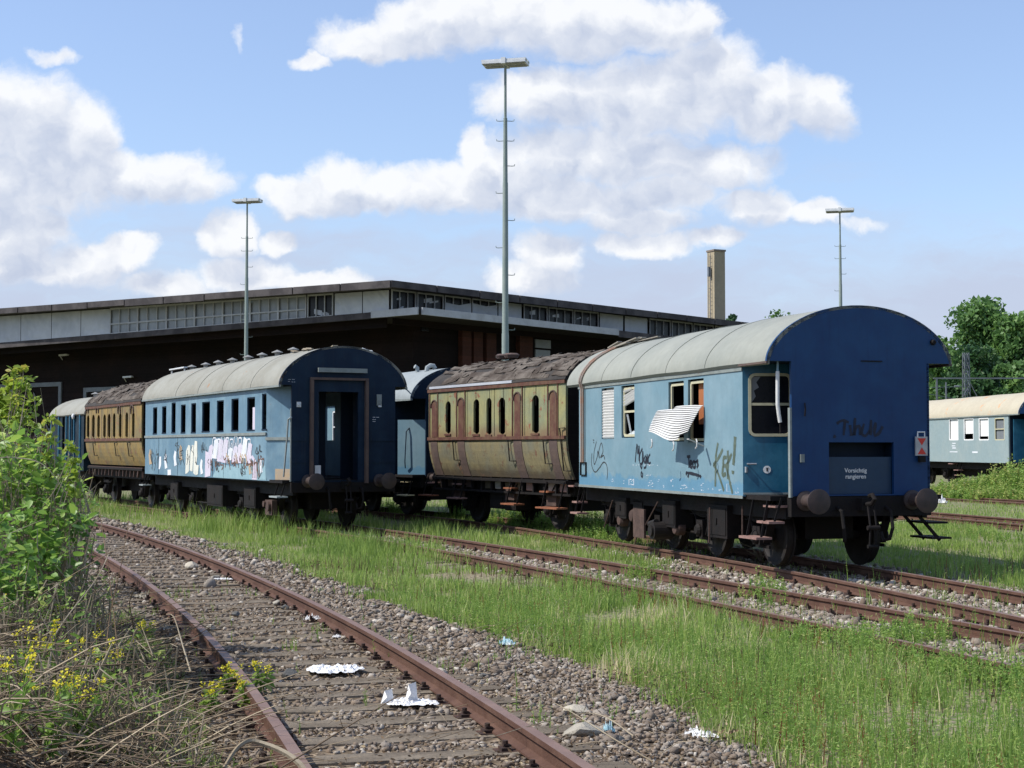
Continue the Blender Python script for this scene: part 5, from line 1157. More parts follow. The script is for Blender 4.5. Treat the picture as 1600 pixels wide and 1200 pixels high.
g = G(); g.tube([(-.9, -.62, f4c(-.62)-.02), (-.9, -.60, f4c(-.62)+.10), (-.9, -.50, f4c(-.62)+.16), (-.9, -.40, f4c(-.62)+.15), (-.9, -.36, f4c(-.62)+.08)], .065, 8); g.build('roof_pipe', MATS['mast_grey'], A4.root, smooth=True)
underframe(A4, -11.3, -.1, hw4, 1.10, axles=(-1.8, -4.3, -9.5), truss=False); buffers(A4, .45, z=1.06)
for (a, b_, w_, y_, m_) in ((955, 845, .5, -1.15, 'step_cream'), (935, 930, .55, -1.4, 'step_cream')):
    x_, z_ = A4.hit(*Z6(a, b_), y_); step(A4, x_, y_, z_, w_, .28, m_)
# ================= distant coach at right =================
A7 = Car('railway_carriage', 'distant light blue coach with rust stained cream roof and white blinds, right edge', 'railway carriage', 22.85, 64.9, (.09, -.996), z=.25)
hw7 = 1.45; xw7 = A7.hit(1576, 690, -hw7)[0]
def Z4(a, b): return (1420+a/3.75, 440+b/3.75)
def r4(x0, x1, y0, y1):
    a = Z4(x0, y0); b = Z4(x1, y1); return A7.rect(a[0], a[1], b[0], b[1], -hw7)
w7 = [r4(236, 290, 802, 930), r4(322, 379, 800, 930), r4(410, 468, 798, 930), r4(503, 560, 798, 930)]
coach(A7, 15, hw7, 1.5, 3.22, 4.2, 1.12, 'far_blue', 'roof_far', w7, endm='navy_end_shade', wall0=xw7)
for i, w in enumerate(w7):
    fn = lambda u, v, d: (u, -hw7+.02+d, v); fo = frame_rr('window_frame', fn, w[0], w[1], w[2], w[3], .06, .05, .02, 'cream_frame' if i == 3 else 'paper_white', A7.root, ((w[2]+w[3])/2,) if i == 3 else ())
    if i < 3: G().box(w[0]+.04, w[1]-.04, -hw7+.07, -hw7+.09, w[2]+(0, .28, .16)[i]*(w[3]-w[2])+.02, w[3]-.02).build('blind', MATS['paper_white'], fo)
    else: G().box(w[0]+.04, w[1]-.04, -hw7+.07, -hw7+.08, w[2]+.05, w[3]-.1).build('pane', MATS['pane_dusty'], fo)
G().box(-.06, 0, -1.0, 1.45, 1.12, 3.22).build('end_wall', MATS['navy_end_shade'], A7.root); endarch(A7, 0, 1.5, 3.22, 4.2, MATS['navy_end_shade'])
G().box(xw7-.05, xw7, -hw7+.062, hw7-.062, 1.12, 3.3).build('partition', MATS['navy_old'], A7.root)
G().box(-.9, -.86, -1.35, -.8, 1.12, 3.0).build('door', MATS['teal_door'], A7.root)
underframe(A7, -14.8, -.1, hw7, 1.12, axles=(-2.2, -5.0, -9.5, -12.3), truss=False); buffers(A7, .45, z=1.06)
g = G()
for (a, b_, c_, d_) in ((255, 945, 275, 950), (252, 960, 272, 965), (255, 972, 276, 978), (240, 995, 285, 1000), (372, 995, 404, 1004)):
    r_ = r4(a, c_, b_, d_); g.box(r_[0], r_[1], -hw7-.004, -hw7-.001, r_[2], r_[3])
g.build('stencil_marks', MATS['spray_white'], A7.root)
for a, b_ in ((258, 1065), (290, 1102), (295, 1132)):
    x_, z_ = A7.hit(*Z4(a, b_), -1.3); step(A7, x_, -1.3, z_, .55, .25, 'step_wood')
# ================= shed =================
LC = Vector((-5.35, 88.5, 0)); RC = Vector((-6.97, 88.0, 0)); aD = Vector((-.79, .61, 0)).normalized(); bD = Vector((.62, .784, 0)).normalized()
aN = Vector((-aD.y, aD.x, 0)); aN = -aN if aN.y > 0 else aN; bN = Vector((-bD.y, bD.x, 0)); bN = -bN if bN.y > 0 else bN
shed = empty('engine_shed', (LC.x, LC.y, 0), label='long dark engine shed with torn white plastic sheeting along its clerestory', cat='shed')
def sp(v, z=0): return Vector((v.x-LC.x, v.y-LC.y, z))
def isect(p, d, q, e):
    t_ = ((q.x-p.x)*e.y-(q.y-p.y)*e.x)/(d.x*e.y-d.y*e.x); return p+d*t_
LEN = 58
class Wall:
    def __init__(s, o, d, n): s.o, s.d, s.n = o, d, n
    def t(s, px):       # distance along wall for a sight line
        k = (px-800)/F; return (k*s.o.y-s.o.x)/(s.d.x-k*s.d.y)
    def z(s, px, py): 
        t_ = s.t(px); P_ = s.o+s.d*t_; return at(px, py, P_.y).z
    def pt(s, t_, z, n=0): return sp(s.o+s.d*t_+s.n*n, z)
    def quad(s, g, t0, t1, z00, z01, z10, z11, n0, n1):
        """t range with bottom/top heights at each end; slab between offsets n0<n1"""
        A = [s.pt(t0, z00, n1), s.pt(t1, z10, n1), s.pt(t1, z11, n1), s.pt(t0, z01, n1)]; B = [s.pt(t0, z00, n0), s.pt(t1, z10, n0), s.pt(t1, z11, n0), s.pt(t0, z01, n0)]
        g.add(A+B, [(0,1,2,3), (7,6,5,4), (0,4,5,1), (1,5,6,2), (2,6,7,3), (3,7,4,0)])
cOff = 2.2
CL = isect(LC, aD, LC-bN*cOff, bD)
WL_ = Wall(CL, aD, aN); WRt = Wall(CL, bD, bN)
# roof slab with thick felted edge
def fz(w, t_, base, k): return base+k*t_
zt0, kL, kR = 11.63, (12.1-11.63)/36, (11.8-11.63)/38
g = G(); A_ = RC; B_ = RC+aD*LEN; D_ = RC+bD*LEN; C_ = RC+aD*LEN+bD*LEN
tp = [sp(A_, zt0), sp(D_, zt0+kR*LEN), sp(C_, zt0+2.5), sp(B_, zt0+kL*LEN)]
g.add(tp+[p_-Vector((0, 0, .30)) for p_ in tp], [(0,1,2,3), (7,6,5,4), (0,4,5,1), (1,5,6,2), (2,6,7,3), (3,7,4,0)]); g.build('roof', MATS['fascia_felt'], shed)
g = G(); WF = Wall(RC, aD, aN); WG = Wall(RC, bD, bN)
for w, k in ((WF, kL), (WG, kR)):
    for i in range(14):
        t0 = i*4; t1 = t0+3.9; j = rnd.uniform(-.05, .05); w.quad(g, t0, t1, zt0+k*t0-.40+j, zt0+k*t0+.03, zt0+k*t1-.40+j, zt0+k*t1+.03, .004, .08)
g.build('fascia', MATS['fascia_felt'], shed)
# canopy added deep behind the ledge to shade the walls
zl0, lL, lR = 10.03, (9.74-10.03)/41, (9.96-10.03)/25
g = G(); E_ = isect(LC-aN*6, aD, LC-bN*6, bD)
tp = [sp(LC, zl0), sp(LC+bD*LEN, zl0+lR*LEN), sp(E_+bD*LEN, zl0+.1), sp(E_, zl0+.0), sp(E_+aD*LEN, zl0+.1), sp(LC+aD*LEN, zl0+lL*LEN)]
g.add(tp+[p_-Vector((0, 0, .25)) for p_ in tp], [(0,1,2,3), (0,3,4,5), (9,8,7,6), (11,10,9,6), (0,6,7,1), (5,11,6,0), (1,7,8,2), (4,10,11,5)]); g.build('shade_overhang', MATS['shed_soffit'], shed)
WLe = Wall(LC, aD, aN); WRe = Wall(LC, bD, bN)
g = G(); tg = WLe.t(580); WLe.quad(g, tg, LEN, zl0+lL*tg-.32, zl0+lL*tg+.05, zl0+lL*LEN-.32, zl0+lL*LEN+.05, .004, .06); tr = WRe.t(966); WRe.quad(g, tr, LEN, zl0+lR*tr-.4, zl0+lR*tr+.05, zl0+lR*LEN-.4, zl0+lR*LEN+.05, .004, .06); g.build('ledge_board', MATS['fascia_felt'], shed)
g = G(); WLe.quad(g, .05, tg-.05, zl0-.30, zl0+.12, zl0+lL*tg-.30, zl0+lL*tg+.12, .004, .12); g.build('gutter', MATS['bar_white'], shed)
g = G(); WRe.quad(g, .15, tr-.05, zl0-.30, zl0+.12, zl0+lR*tr-.30, zl0+lR*tr+.12, .004, .12); g.build('gutter', MATS['bar_white'], shed)
# clerestory bays
def top(w, t_): return (zt0+(kL if w is WL_ else kR)*t_)-.30
def bot(w, t_): return zl0+(lL if w is WL_ else lR)*t_+.0
def bay(w, p0, p1, kind, seed=0):
    t0, t1 = sorted((w.t(p0), w.t(p1))); t0 = max(t0, 0.02); r = random.Random(seed); zb0, zb1, z0, z1 = bot(w, t0), bot(w, t1), top(w, t0), top(w, t1)
    lerp = lambda t_, f_: (bot(w, t_)*(1-f_)+top(w, t_)*f_)
    if kind == 'sheet':
        g = G(); n = 8; m_ = 5; base = 0
        for i in range(n+1):
            for j in range(m_+1):
                t_ = t0+.03+(t1-t0-.06)*i/n; f_ = .03+.94*j/m_; g.v.append(w.pt(t_, lerp(t_, f_), .02+r.uniform(0, .05)*(0 < i < n)))
        for i in range(n):
            for j in range(m_): a = i*(m_+1)+j; g.f.append((a, a+m_+1, a+m_+2, a+1))
        g.build('plastic_sheet', MATS['sheet_white'], shed); 
        g = G(); w.quad(g, t0+.02, t1-.02, lerp(t0, .02), lerp(t0, .98), lerp(t1, .02), lerp(t1, .98), -.06, -.02); g.build('backing', MATS['tar_wood'], shed)
        return
    fr = G(); w.quad(fr, t0, t0+.07, lerp(t0, 0), lerp(t0, 1), lerp(t0, 0), lerp(t0, 1), -.02, .05); w.quad(fr, t1-.07, t1, lerp(t1, 0), lerp(t1, 1), lerp(t1, 0), lerp(t1, 1), -.02, .05)
    w.quad(fr, t0+.07, t1-.07, lerp(t0, .93), lerp(t0, 1), lerp(t1, .93), lerp(t1, 1), -.02, .05); w.quad(fr, t0+.07, t1-.07, lerp(t0, 0), lerp(t0, .05), lerp(t1, 0), lerp(t1, .05), -.02, .05)
    if kind == 'glass': w.quad(fr, t0+.07, t1-.07, lerp(t0, .36), lerp(t0, .42), lerp(t1, .36), lerp(t1, .42), -.02, .04)
    nb = 3
    for k in range(1, nb):
        t_ = t0+(t1-t0)*k/nb; w.quad(fr, t_-.03, t_+.03, lerp(t_, .05), lerp(t_, .93), lerp(t_, .05), lerp(t_, .93), -.02, .03)
    wo_ = fr.build('window', MATS['bar_white'] if kind != 'glass' else MATS['bar_white'], shed)
    g = G(); w.quad(g, t0+.07, t1-.07, lerp(t0, .05), lerp(t0, .93), lerp(t1, .05), lerp(t1, .93), -.10, -.06); g.build('pane', MATS['pane_dusty' if kind == 'glass' else 'pane_dark'], wo_)
    if kind == 'broken':
        g = G()
        for k in range(r.choice((2, 3))):
            ta = t0+(t1-t0)*r.uniform(.05, .6); tb_ = ta+(t1-t0)*r.uniform(.15, .35); fa = r.choice((.06, .55)); fb_ = fa+r.uniform(.15, .35)
            g.add([w.pt(ta, lerp(ta, fa), -.04), w.pt(tb_, lerp(tb_, fa+r.uniform(-.02, .15)), -.04), w.pt(tb_, lerp(tb_, fb_), -.04), w.pt(ta, lerp(ta, fb_-.1), -.04)], [(0,1,2,3)])
        g.build('torn_sheet', MATS['sheet_white'], wo_)
    if kind == 'torn':
        g = G(); f_ = r.uniform(.25, .5); ta = t0; g.add([w.pt(t0, lerp(t0, .05), .06), w.pt(t1, lerp(t1, .05), .06), w.pt(t1, lerp(t1, r.uniform(.5, .9)), .06), w.pt((t0+t1)/2, lerp((t0+t1)/2, r.uniform(.45, .9)), .12), w.pt(t0, lerp(t0, r.uniform(.6, .95)), .06)], [(0,1,2,3,4)]); g.build('torn_sheet', MATS['sheet_white'], wo_)
ls = [600, 566, 524]; sd = 0
for a, b_ in ((608, 566), (566, 522)): bay(WL_, a, b_, 'sheet', sd := sd+1)
bay(WL_, 520, 480, 'broken', 5)
e_ = [478, 434, 390, 347, 303, 259, 214, 171]
for a, b_ in zip(e_, e_[1:]): bay(WL_, a, b_, 'glass', sd := sd+1)
e_ = [171, 125, 79, 31, -17, -70, -130]
for a, b_ in zip(e_, e_[1:]): bay(WL_, a, b_, 'sheet', sd := sd+1)
for a, b_, k in ((610, 649, 'broken'), (651, 692, 'broken'), (694, 735, 'torn'), (737, 776, 'torn'), (778, 815, 'sheet'), (818, 855, 'broken'), (857, 895, 'broken'), (897, 935, 'broken'), (937, 974, 'sheet'), (976, 1012, 'sheet'), (1015, 1048, 'glassd'), (1050, 1082, 'glassd'), (1084, 1115, 'glassd'), (1117, 1145, 'glassd'), (1147, 1180, 'glassd')): bay(WRt, a, b_, k, sd := sd+1)
# added dark sheets stand for the unlit space behind the openings
g = G(); WL_.quad(g, 1.2, LEN, 9.2, 11.3, 9.0, 11.6, -1.0, -.9); WRt.quad(g, 1.2, LEN, 9.4, 11.3, 9.4, 11.4, -1.0, -.9); g.build('dark_backing', MATS['tar_wood'], shed)
# lower walls set back for shade under the canopy
dn = 4.2; Wc = isect(LC-aN*dn, aD, LC-bN*dn, bD); VL = Wall(Wc, aD, aN); VR = Wall(Wc, bD, bN)
g = G(); VL.quad(g, 0, LEN, -.2, 9.9, -.2, 9.9, -.3, 0); g.build('wall', MATS['tar_wood'], shed)
g = G(); VR.quad(g, .002, LEN, -.2, 9.9, -.2, 9.9, -.3, 0); g.build('wall', MATS['tar_wood'], shed)
for p0, p1 in ((716, 730), (734, 748), (754, 769), (806, 826)):
    t0, t1 = VR.t(p0), VR.t(p1); g = G(); VR.quad(g, t0, t1, 0, VR.z(p0, 515), 0, VR.z(p0, 515), .002, .35); g.build('brick_pier', MATS['shed_brick'], shed)
for p0, p1, y0, y1 in ((835, 859, 530, 543), (835, 858, 546, 558)):
    t0, t1 = VR.t(p0), VR.t(p1); g = G(); VR.quad(g, t0, t1, VR.z(p0, y1), VR.z(p0, y0), VR.z(p0, y1), VR.z(p0, y0), .002, .1); g.build('window', MATS['pane_dusty'], shed)
weathered('poster_yellow', (.10, .095, .03), None, rough=.7)
for p0, p1, y0, y1, m_ in ((687, 697, 504, 511, 'poster_yellow'), (657, 668, 501, 517, 'pane_dark')):
    t0, t1 = VR.t(p0), VR.t(p1); g = G(); VR.quad(g, t0, t1, VR.z(p0, y1), VR.z(p0, y0), VR.z(p0, y1), VR.z(p0, y0), .02, .1); g.build('wall_plate', MATS[m_], shed)
# gates
def gate(p0, p1, ytop, diag):
    t0, t1 = sorted((VL.t(p0), VL.t(p1))); zt = VL.z((p0+p1)/2, ytop); g = G(); w = .32
    VL.quad(g, t0, t1, zt-w, zt, zt-w, zt, .02, .14)
    for q in (t0, t1-w, (t0+t1)/2-.2): VL.quad(g, q, q+w, 0, zt-w, 0, zt-w, .02, .14)
    gt = g.build('gate', MATS['gate_frame'], shed)
    g = G(); r = random.Random(4)
    if diag:
        for i in range(34):
            t_ = r.uniform(t0+.4, t1-1.2); z = r.uniform(.8, zt-1.2); L_ = r.uniform(.4, 1.3); a, b_ = VL.pt(t_, z, .05), VL.pt(t_-(-1)*L_*.75, z+L_, .05) 
            if t_+L_*.75 > t1-.3: continue
            g.bar(a, b_, .02, r.uniform(.03, .08), tuple(aN.cross(Vector((0, 0, 1)))))
        g.build('gate_board', MATS['gate_frame'], gt)
gate(-55, 97, 600, True); gate(132, 238, 604, False)
for px, py in ((97, 556), (197, 590)):
    t_ = VL.t(px); z = VL.z(px, py); g = G(); a = VL.pt(t_, z-.3, .02); b_ = VL.pt(t_-.3, z, .5); g.tube([a, b_], .03); g.bar(b_, b_+Vector((.7, -.3, .03)), .25, .12); g.build('wall_lamp', MATS['lamp_white'], shed)

# ================= lamp masts =================
def mast(px, Y, ytop, label, first=None):
    P_ = at(px, 700, Y); H = at(px, ytop, Y).z
    if first is None:
        root = empty('lamp_mast', (P_.x, Y, 0), label=label, cat='lamp mast', group='tall lamp masts with climbing pegs')
        g = G(); g.lathe((0, 0, 0), [(.21, 0), (.19, .3), (.135, .32), (.125, H*.38), (.115, H*.385), (.095, H*.72), (.085, H*.724), (.07, H-2.1), (.05, H-2.09), (.045, H-.15)], 14); g.build('pole', MATS['mast_green'], root, smooth=True)
        g = G(); 
        for yy_ in (-.17, .17):
            g.box(-.80, .80, yy_-.15, yy_+.15, 0, .10); g.box(-.82, .82, yy_-.13, yy_+.13, .10, .15)
        g.box(-.08, .08, -.35, .35, -.03, .19)
        hd = g.build('lamp_housing', MATS['lamp_white'], root); hd.location = (0, 0, H-.18); hd.rotation_euler = (R(-3), 0, R(-14))
        for yy_ in (-.17, .17):
            g = G(); g.box(-.74, .74, yy_-.11, yy_+.11, -.02, -.002); g.build('diffuser', MATS['lamp_glass'], hd)
        g = G(); g.tube([(.0, 0, 0), (.17, 0, -.01), (.26, 0, 0), (.265, 0, .06)], .014, 6); pg = g.build('climbing_peg', MATS['mast_green'], root); pg.location = (.05, 0, H-2.2); 
        z = H-2.2; k = 0; put('climbing_peg', pg, root, (-.05, 0, z), math.pi)
        z -= .72; put('climbing_peg', pg, root, (.05, 0, z), 0); put('climbing_peg', pg, root, (-.05, 0, z), math.pi); z -= .9
        while z > 1.5:
            put('climbing_peg', pg, root, (.07*(1 if k % 2 == 0 else -1), 0, z), 0 if k % 2 == 0 else math.pi); z -= .98; k += 1
        root['h'] = H; return root
    r = first.copy(); col.objects.link(r); r.location = (P_.x, Y, 0); r['label'] = label; s = H/first['h']; r.scale = (1, 1, s)
    for ch in first.children:
        c = ch.copy(); col.objects.link(c); c.parent = r
        for gch in ch.children: d = gch.copy(); col.objects.link(d); d.parent = c
    return r
m1 = mast(789.5, 54.6, 94, 'tall lamp mast rising behind the faded yellow carriage, the largest of the three')
mast(383.5, 86, 311, 'lamp mast rising behind the graffiti coach in front of the dark shed', m1)
mast(1315.5, 89.5, 326, 'lamp mast rising behind the big blue carriage against open sky', m1)
for o in col.objects:
    if 'h' in o: del o['h']
# chimney
Yc = 125; P_ = at(1120.5, 700, Yc); Hc = at(1120, 391, Yc).z
ch = empty('chimney', (P_.x, Yc, 0), R(26), label='tall square tan chimney standing behind the shed roof', cat='chimney')
g = G(); g.box(-.52, .52, -.52, .52, 0, Hc-.15); g.build('stack', MATS['chimney_tan'], ch); g = G(); g.box(-.58, .58, -.58, .58, Hc-.148, Hc); g.build('cap', MATS['chimney_cap'], ch)
g = G(); z = 8
for y in (-.17, .17): g.bar((-.66, y, 6), (-.66, y, Hc-.3), .03, .03)
while z < Hc-.4: g.bar((-.66, -.17, z), (-.66, .17, z), .02, .02); z += .32
for z in (9, 11, 13, 15, Hc-.5): g.bar((-.66, 0, z), (-.52, 0, z), .03, .03)
g.build('ladder', MATS['gate_frame'], ch); G().box(-.80, -.60, -.1, .1, Hc-2.2, Hc-1.4).build('ladder_box', MATS['gate_frame'], ch)

# ================= catenary mast and portal =================
Y_ = 120; P_ = at(1511, 700, Y_); H_ = at(1511, 551, Y_).z
r_ = empty('catenary_mast', (P_.x, Y_, 0), .2, label='grey lattice catenary mast in front of the green trees', cat='railway mast')
g = G(); w0, w1 = .28, .17
for sx in (-1, 1):
    for sy in (-1, 1): g.bar((sx*w0, sy*w0, 0), (sx*w1, sy*w1, H_), .06, .06)
n = 14
for i in range(n):
    za, zb_ = H_*i/n, H_*(i+1)/n; wa = w0+(w1-w0)*i/n; wb = w0+(w1-w0)*(i+1)/n
    for sy in (-1, 1): g.bar((-wa, sy*wa, za), (wb, sy*wb, zb_), .035, .035); g.bar((sy*wa, -wa, za), (sy*wb, wb, zb_), .035, .035)
g.build('lattice', MATS['gate_frame'], r_)
g = G(); g.bar((0, 0, H_*.72), (-6, 0, H_*.70), .05, .05); g.bar((0, 0, H_*.60), (-4.5, 0, H_*.68), .04, .04); g.cyl((-.6, 0, H_*.72), (-1.0, 0, H_*.72), .08, n=8); g.build('bracket_arm', MATS['gate_frame'], r_)
P2 = at(1472, 700, Y_-4); H2 = at(1472, 591, Y_-4).z
r_ = empty('gantry', (P2.x, Y_-4, 0), label='low grey steel gantry beside the lattice mast, left of it', cat='railway gantry')
g = G(); g.bar((-.35, 0, 0), (-.35, 0, H2), .12, .12); g.bar((.35, 0, 0), (.35, 0, H2-.3), .10, .10); g.build('post', MATS['gate_frame'], r_); G().bar((-.6, 0, H2), (7.5, 0, H2), .1, .1).build('beam', MATS['gate_frame'], r_)
g = G(); g.bar((.4, 0, H2-3.5), (2.2, 0, H2-.4), .05, .05); g.bar((2.2, 0, H2-.4), (3.5, 0, H2-3), .05, .05); g.build('brace', MATS['gate_frame'], r_)

# ================= distant brick house =================
Yh = 190; P_ = at(1462, 700, Yh); hz = at(1462, 572, Yh).z
r_ = empty('house', (P_.x, Yh, 0), .3, label='brick house with orange tiled roof half hidden by trees, right', cat='house')
weathered('house_wall', (.40, .30, .22), (.33, .25, .18), .6, 1, rough=.9); weathered('house_roof', (.30, .12, .07), (.22, .09, .05), .6, 2, rough=.9)
g = G(); g.wall(lambda u, v, d: (u, -4+d, v), [-5, 5], [0, hz-2], [(-3.5, -2.5, 2, 3.4), (-.5, .5, 2, 3.4), (2.5, 3.5, 2, 3.4), (-3.5, -2.5, 5, 6.2), (-.5, .5, 5, 6.2), (2.5, 3.5, 5, 6.2)], .3); g.box(-5, -4.7, -3.7, 4, 0, hz-2); g.box(4.7, 5, -3.7, 4, 0, hz-2); g.box(-4.7, 4.7, 3.7, 4, 0, hz-2); g.build('wall', MATS['house_wall'], r_)
for (a, z) in ((-3, 2), (0, 2), (3, 2), (-3, 5), (0, 5), (3, 5)): G().box(a-.5, a+.5, -3.85, -3.8, z, z+1.4).build('window', MATS['pane_dark'], r_)
g = G(); g.add([(-5.4, -4.5, hz-2.1), (5.4, -4.5, hz-2.1), (5.4, 0, hz+.6), (-5.4, 0, hz+.6), (-5.4, 4.5, hz-2.1), (5.4, 4.5, hz-2.1)], [(0,1,2,3), (3,2,5,4), (0,3,4), (1,5,2)]); rf_ = g.build('roof', MATS['house_roof'], r_); G().box(2, 2.7, .4, 1.1, hz-.5, hz+1.4).build('chimney', MATS['house_roof'], rf_)
# ================= vegetation =================
def leafbatch(P, size, hue, upbias=.3, aspect=.5, fold=.25, droop=0.):
    """folded leaf shapes: 6 verts, 4 quads->tri list. returns V,F(tri),H"""
    n = len(P); d = rng.normal(size=(n, 3)); d[:, 2] = d[:, 2]*.6+droop; d /= np.linalg.norm(d, axis=1)[:, None]
    u = rng.normal(size=(n, 3)); u[:, 2] = np.abs(u[:, 2])+upbias; s = np.cross(d, u); s /= np.linalg.norm(s, axis=1)[:, None]+1e-9; nn = np.cross(s, d)
    sz = size[:, None]; w = sz*aspect
    c = [P, P+d*sz*.30+s*w*.5+nn*w*fold, P+d*sz*.68+s*w*.38+nn*w*fold, P+d*sz, P+d*sz*.68-s*w*.38+nn*w*fold, P+d*sz*.30-s*w*.5+nn*w*fold, P+d*sz*.5]
    V = np.stack(c, 1).reshape(-1, 3)
    f = np.array([(0,1,6),(1,2,6),(2,3,6),(3,4,6),(4,5,6),(5,0,6)])
    Fs = (f[None]+np.arange(n)[:, None, None]*7).reshape(-1, 3); return V, Fs, np.repeat(hue, 7)
def quadleaf(P, size, hue, out=None):
    n = len(P); d = rng.normal(size=(n, 3)); d /= np.linalg.norm(d, axis=1)[:, None]; u = rng.normal(size=(n, 3)); u[:, 2] += .8
    s = np.cross(d, u); s /= np.linalg.norm(s, axis=1)[:, None]+1e-9; sz = size[:, None]
    V = np.stack([P-d*sz*.5, P+s*sz*.33, P+d*sz*.5, P-s*sz*.33], 1).reshape(-1, 3)
    return V, np.arange(4*n).reshape(-1, 4), np.repeat(hue, 4)

def tree(name, x, y, H, cr, label, mat='leaf_tree', nclump=40, per=160, leaf=.42, base=.25, seed=1, group='trees beyond the yard', open_=.0):
    r = np.random.default_rng(seed); rr = random.Random(seed)
    root = empty(name, (x, y, 0), label=label, cat='tree', group=group)
    g = G(); lean = rr.uniform(-.4, .4); g.tube([(0, 0, 0), (lean*.3, 0, H*.25), (lean, .1, H*.55), (lean*.8, 0, H*.85)], [H*.022, H*.017, H*.011, H*.004], 8)
    cl = []
    for i in range(nclump):
        a = rr.uniform(0, 6.28); q = rr.random()**.5; zz = base+(1-base)*rr.random(); prof = math.sin(min(1, (zz-base)/(1-base)*1.08+.12)*math.pi*.93)**.6
        cx, cy, cz = lean+cr*q*prof*math.cos(a), cr*q*prof*math.sin(a), H*zz*.97; cl.append((cx, cy, cz, cr*rr.uniform(.16, .34)))
        if i % 2 == 0: g.tube([(lean*.6, 0, H*max(.15, zz-.3)), (cx*.5+lean*.4, cy*.5, cz-H*.1), (cx, cy, cz)], [H*.008, H*.005, H*.002], 5)
    g.build('trunk', MATS['bark'], root)
    P, S, Hh = [], [], []
    for (cx, cy, cz, cr_) in cl:
        n = int(per*(cr_/cr/.25)**2); v = r.normal(size=(n, 3)); v /= np.linalg.norm(v, axis=1)[:, None]; v *= (r.random((n, 1))**.45)*cr_*np.array([1, 1, .75]); P.append(v+np.array([cx, cy, cz])); S.append(leaf*r.uniform(.6, 1.3, n)); Hh.append(np.clip(r.normal(.5+rr.uniform(-.3, .3), .16, n), 0, 1))
    V, Fs, h = quadleaf(np.concatenate(P), np.concatenate(S), np.concatenate(Hh)); fast('crown', V, Fs, MATS[mat], root, hue=h)
    return root
def tp(px, py, Y): v = at(px, py, Y); return v.x, v.z
for i, (px, ytop, Y, cr, label, mat, seed, nc) in enumerate([
    (1512, 470, 150, 6.2, 'broad green tree with the highest crown beside the lattice mast', 'leaf_tree', 3, 60),
    (1596, 484, 146, 5.0, 'tall green tree cut by the right edge of the view', 'leaf_tree', 4, 50),
    (1556, 520, 158, 4.6, 'darker tree filling the dip between the two tallest crowns', 'leaf_dark', 5, 44),
    (1478, 560, 170, 4.5, 'lower tree just right of the blue carriage roof edge', 'leaf_tree', 6, 36),
    (1640, 500, 150, 6, 'green tree outside the right edge reaching over the coach', 'leaf_tree', 7, 40),
    (1535, 548, 132, 5.0, 'dark spreading tree low behind the distant coach', 'leaf_dark', 8, 44),
    (1583, 572, 128, 3.2, 'small light green tree low behind the distant coach roof', 'leaf_tree', 9, 30),
    (1500, 590, 126, 3.4, 'low bushy tree at the foot of the lattice mast', 'leaf_dark', 10, 34)]):
    x, z = tp(px, ytop, Y); tree('tree', x, Y, z, cr, label, mat, nclump=int(nc*1.5), per=150, leaf=.5 if mat == 'leaf_tree' else .42, base=.12, seed=seed)
x, z = tp(1142, 488, 150); tree('tree', x, 150, z, 1.7, 'tree top peeping over the shed roof right of the chimney', 'leaf_dark', 16, 90, .35, .55, 21)
x, z = tp(1212, 482, 140); tree('tree', x, 140, z, 2.6, 'thin open sapling top above the big blue carriage roof', 'leaf_tree', 22, 16, .35, .6, 22)
x, z = tp(385, 447, 160); tree('tree', x, 160, z, 1.2, 'tiny tree tip above the shed roof beside the lamp mast', 'leaf_dark', 8, 60, .3, .8, 23)
# band of distant woods along the horizon
n = 42000; U_ = rng.uniform(-1, 1, n); Yw = rng.uniform(205, 260, n); Xw = U_*230; Zw = rng.random(n)**.7*(8+5*vnoise(Xw, Yw*0, 12, 3)); V, Fs, h = quadleaf(np.stack([Xw, Yw, Zw], -1), rng.uniform(1.2, 2.4, n), np.clip(rng.normal(.4, .2, n), 0, 1)); fast('woods', V, Fs, MATS['leaf_dark'], hue=h, kind='stuff', label='distant dark green woods along the horizon')

leafmat('litter_mat', (.055, .035, .02), (.16, .105, .06), (.36, .29, .18), .1, .85)
# ---- grass blades
def blades(name, X, Y, hh, ww, hue, label, mat='grass_mat', z=None):
    n = len(X); a = rng.uniform(0, 6.28, n); le = rng.uniform(.05, .5, n)*hh; b = rng.uniform(0, 6.28, n); Z = hgt(X, Y)-.01 if z is None else z
    dx, dy = np.cos(a)*ww/2, np.sin(a)*ww/2; lx, ly = np.cos(b)*le, np.sin(b)*le
    V = np.stack([np.stack([X-dx, Y-dy, Z], -1), np.stack([X+dx, Y+dy, Z], -1), np.stack([X+dx*.7+lx*.35, Y+dy*.7+ly*.35, Z+hh*.6], -1), np.stack([X-dx*.7+lx*.35, Y-dy*.7+ly*.35, Z+hh*.6], -1), np.stack([X+lx, Y+ly, Z+hh], -1)], 1).reshape(-1, 3)
    f = np.array([(0,1,2),(0,2,3),(3,2,4)]); Fs = (f[None]+np.arange(n)[:, None, None]*5).reshape(-1, 3)
    return fast(name, V, Fs, MATS[mat], hue=np.repeat(hue, 5), kind='stuff', label=label)
def region(n, y0, y1, p=1.0):
    """points inside the view wedge (a bit wider)"""
    Y = y0+(y1-y0)*rng.random(n)**p; X = (rng.random(n)*2-1)*(Y*.3333*1.16+2.2); return X, Y
XX, YY = [], []
for y0, y1, dens in ((7.5, 12, 1900), (12, 18, 1300), (18, 27, 800), (27, 40, 420), (40, 62, 130)):
    area = (y1-y0)*((y0+y1)/2*.3333*1.16+2.2)*2; X, Y = region(int(area*dens), y0, y1); XX.append(X); YY.append(Y)
X = np.concatenate(XX); Y = np.concatenate(YY); gr = grassy(X, Y)
patch = fb(X, Y, 2.2, 40); patch2 = fb(X, Y, .7, 41); bare = smoothstep(.50, .36, fb(X, Y, 1.0, 44))*.94
